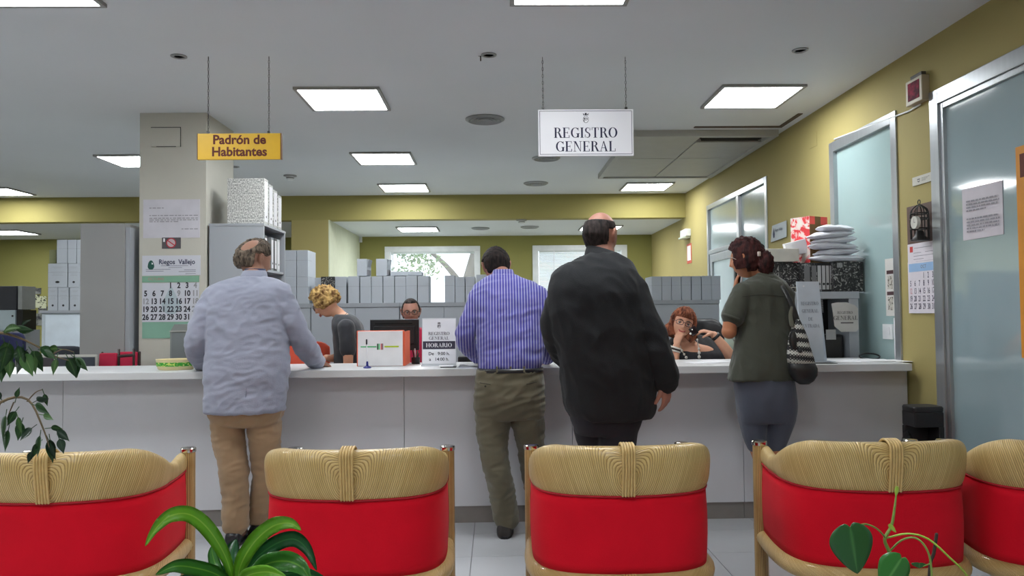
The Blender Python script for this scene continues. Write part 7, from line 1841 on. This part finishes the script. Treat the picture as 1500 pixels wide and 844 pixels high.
remesh(bm, .012, 2, 'trousers', MATS['navy_trousers'], t)
for s in (-1, 1): shoe('shoe', Vector((at(1017,600,5.7).x+s*.10,5.68,0)), R(180), BSH, t, .23, .04)
AUB = hairmat('auburn_hair', s2l(72,36,26), s2l(158,94,66), 46, (1,1,.2))
def m7(d):
    k = 1
    if d.y > .30: k = max(0, 1-(d.y-.34)*6) if d.z < .42 else 1
    if d.z < -.75: k = 0
    return k
def bob(p, d, k):
    if k > .5 and d.z < -.05 and d.y < .45:
        s = min(1, (-.05-d.z)/.4); p = Vector((p.x*(1+.55*s), p.y*(1+.35*s), p.z*(1+.06*s)))
    return p
hr = hair(Mh, m7, lambda d: .024 if d.y < .5 else .012, AUB, t, .004, 18, extra=bob, inset=.016)
for x in (-.034,-.022,-.011,.0,.011,.022,.034):
    bm = new(); tube(bm, [Mh @ Vector((x*.8,.055,.118)), Mh @ Vector((x*1.0,.098,.082)), Mh @ Vector((x*1.15+.003,.103,.048))], [.007,.0075,.003], 8, 4, flat=.6); obj('fringe_strand', bm, AUB, hr, True)
eyes(Mh, t, glasses=mat('plum_glasses', (.06,.02,.03), .3), lips=mat('rose_lip', s2l(168,70,72), .4), smile=.008)
bm = new(); ball(bm, Mh @ Vector((.088,-.005,-.03)), .008, 12); obj('pearl_earring', bm, WHT, t, True)
# bracelets, wristband, necklace
BD = mat('white_bead', s2l(226,222,214), .3)
for k, m_ in enumerate((BD, BLK, BD)):
    c = at(987.5,514-k*2.6,5.512); bm = new(); tube(bm, [c+Vector((.040*math.cos(u),.040*math.sin(u),-.012*math.cos(u))) for u in [2*math.pi*q/16 for q in range(17)]], .0055, 8, 1, round_ends=False); obj('bracelet', bm, m_, t, True)
bm = new(); tube(bm, [at(1050,494.5,5.56), at(1047,491.5,5.56)], [.036,.034], 18, 1, round_ends=False); obj('wristband', bm, BLK, t, True)
nk = [(1021,498,5.60),(1022.5,505,5.575),(1023.5,511,5.565),(1024,517,5.555),(1024,523,5.55),(1023.5,529,5.545),(1023,535,5.54)]
nk2 = [(996,508,5.60),(999,514,5.58),(1002,519,5.57),(1005,524,5.56),(1009,530,5.55),(1013,535,5.545)]
for L__, sz in ((nk, (.008,.006,.009,.011,.012,.010,.012)), (nk2, (.008,.009,.008,.011,.008,.010))):
    P = [at(*q) for q in L__]; bm = new(); tube(bm, P, .003, 6, 3); cd = obj('necklace_cord', bm, BD, t, True)
    for p, s_ in zip(P, sz): bm = new(); ball(bm, p+Vector((0,-.004,0)), s_, 12, (1,1,1.1)); obj('bead', bm, BD, cd, True)
t2 = thing('dark_phone', 'dark glossy phone in the raised hand of the red-haired woman', 'phone', at(1015,486,5.50))
bm = new(); c = at(1016,485,5.50); box(bm, c-Vector((.026,.008,.030)), c+Vector((.026,.008,.030)), .007, rot=Matrix.Rotation(R(-28),3,'Y')); obj('case', bm, mat('glossy_dark', (.02,.012,.014), .1), t2, True)
bm = new(); ball(bm, at(1011.5,489,5.487), .008, 12, (1,.5,1)); obj('shiny_button', bm, mat('silver_glint', s2l(235,235,230), .2, metal=.2), t2, True)
bm = new(); ball(bm, at(1014,483,5.49), .005, 10, (1,.5,1)); obj('small_light_button', bm, MATS['silver_glint'], t2, True)
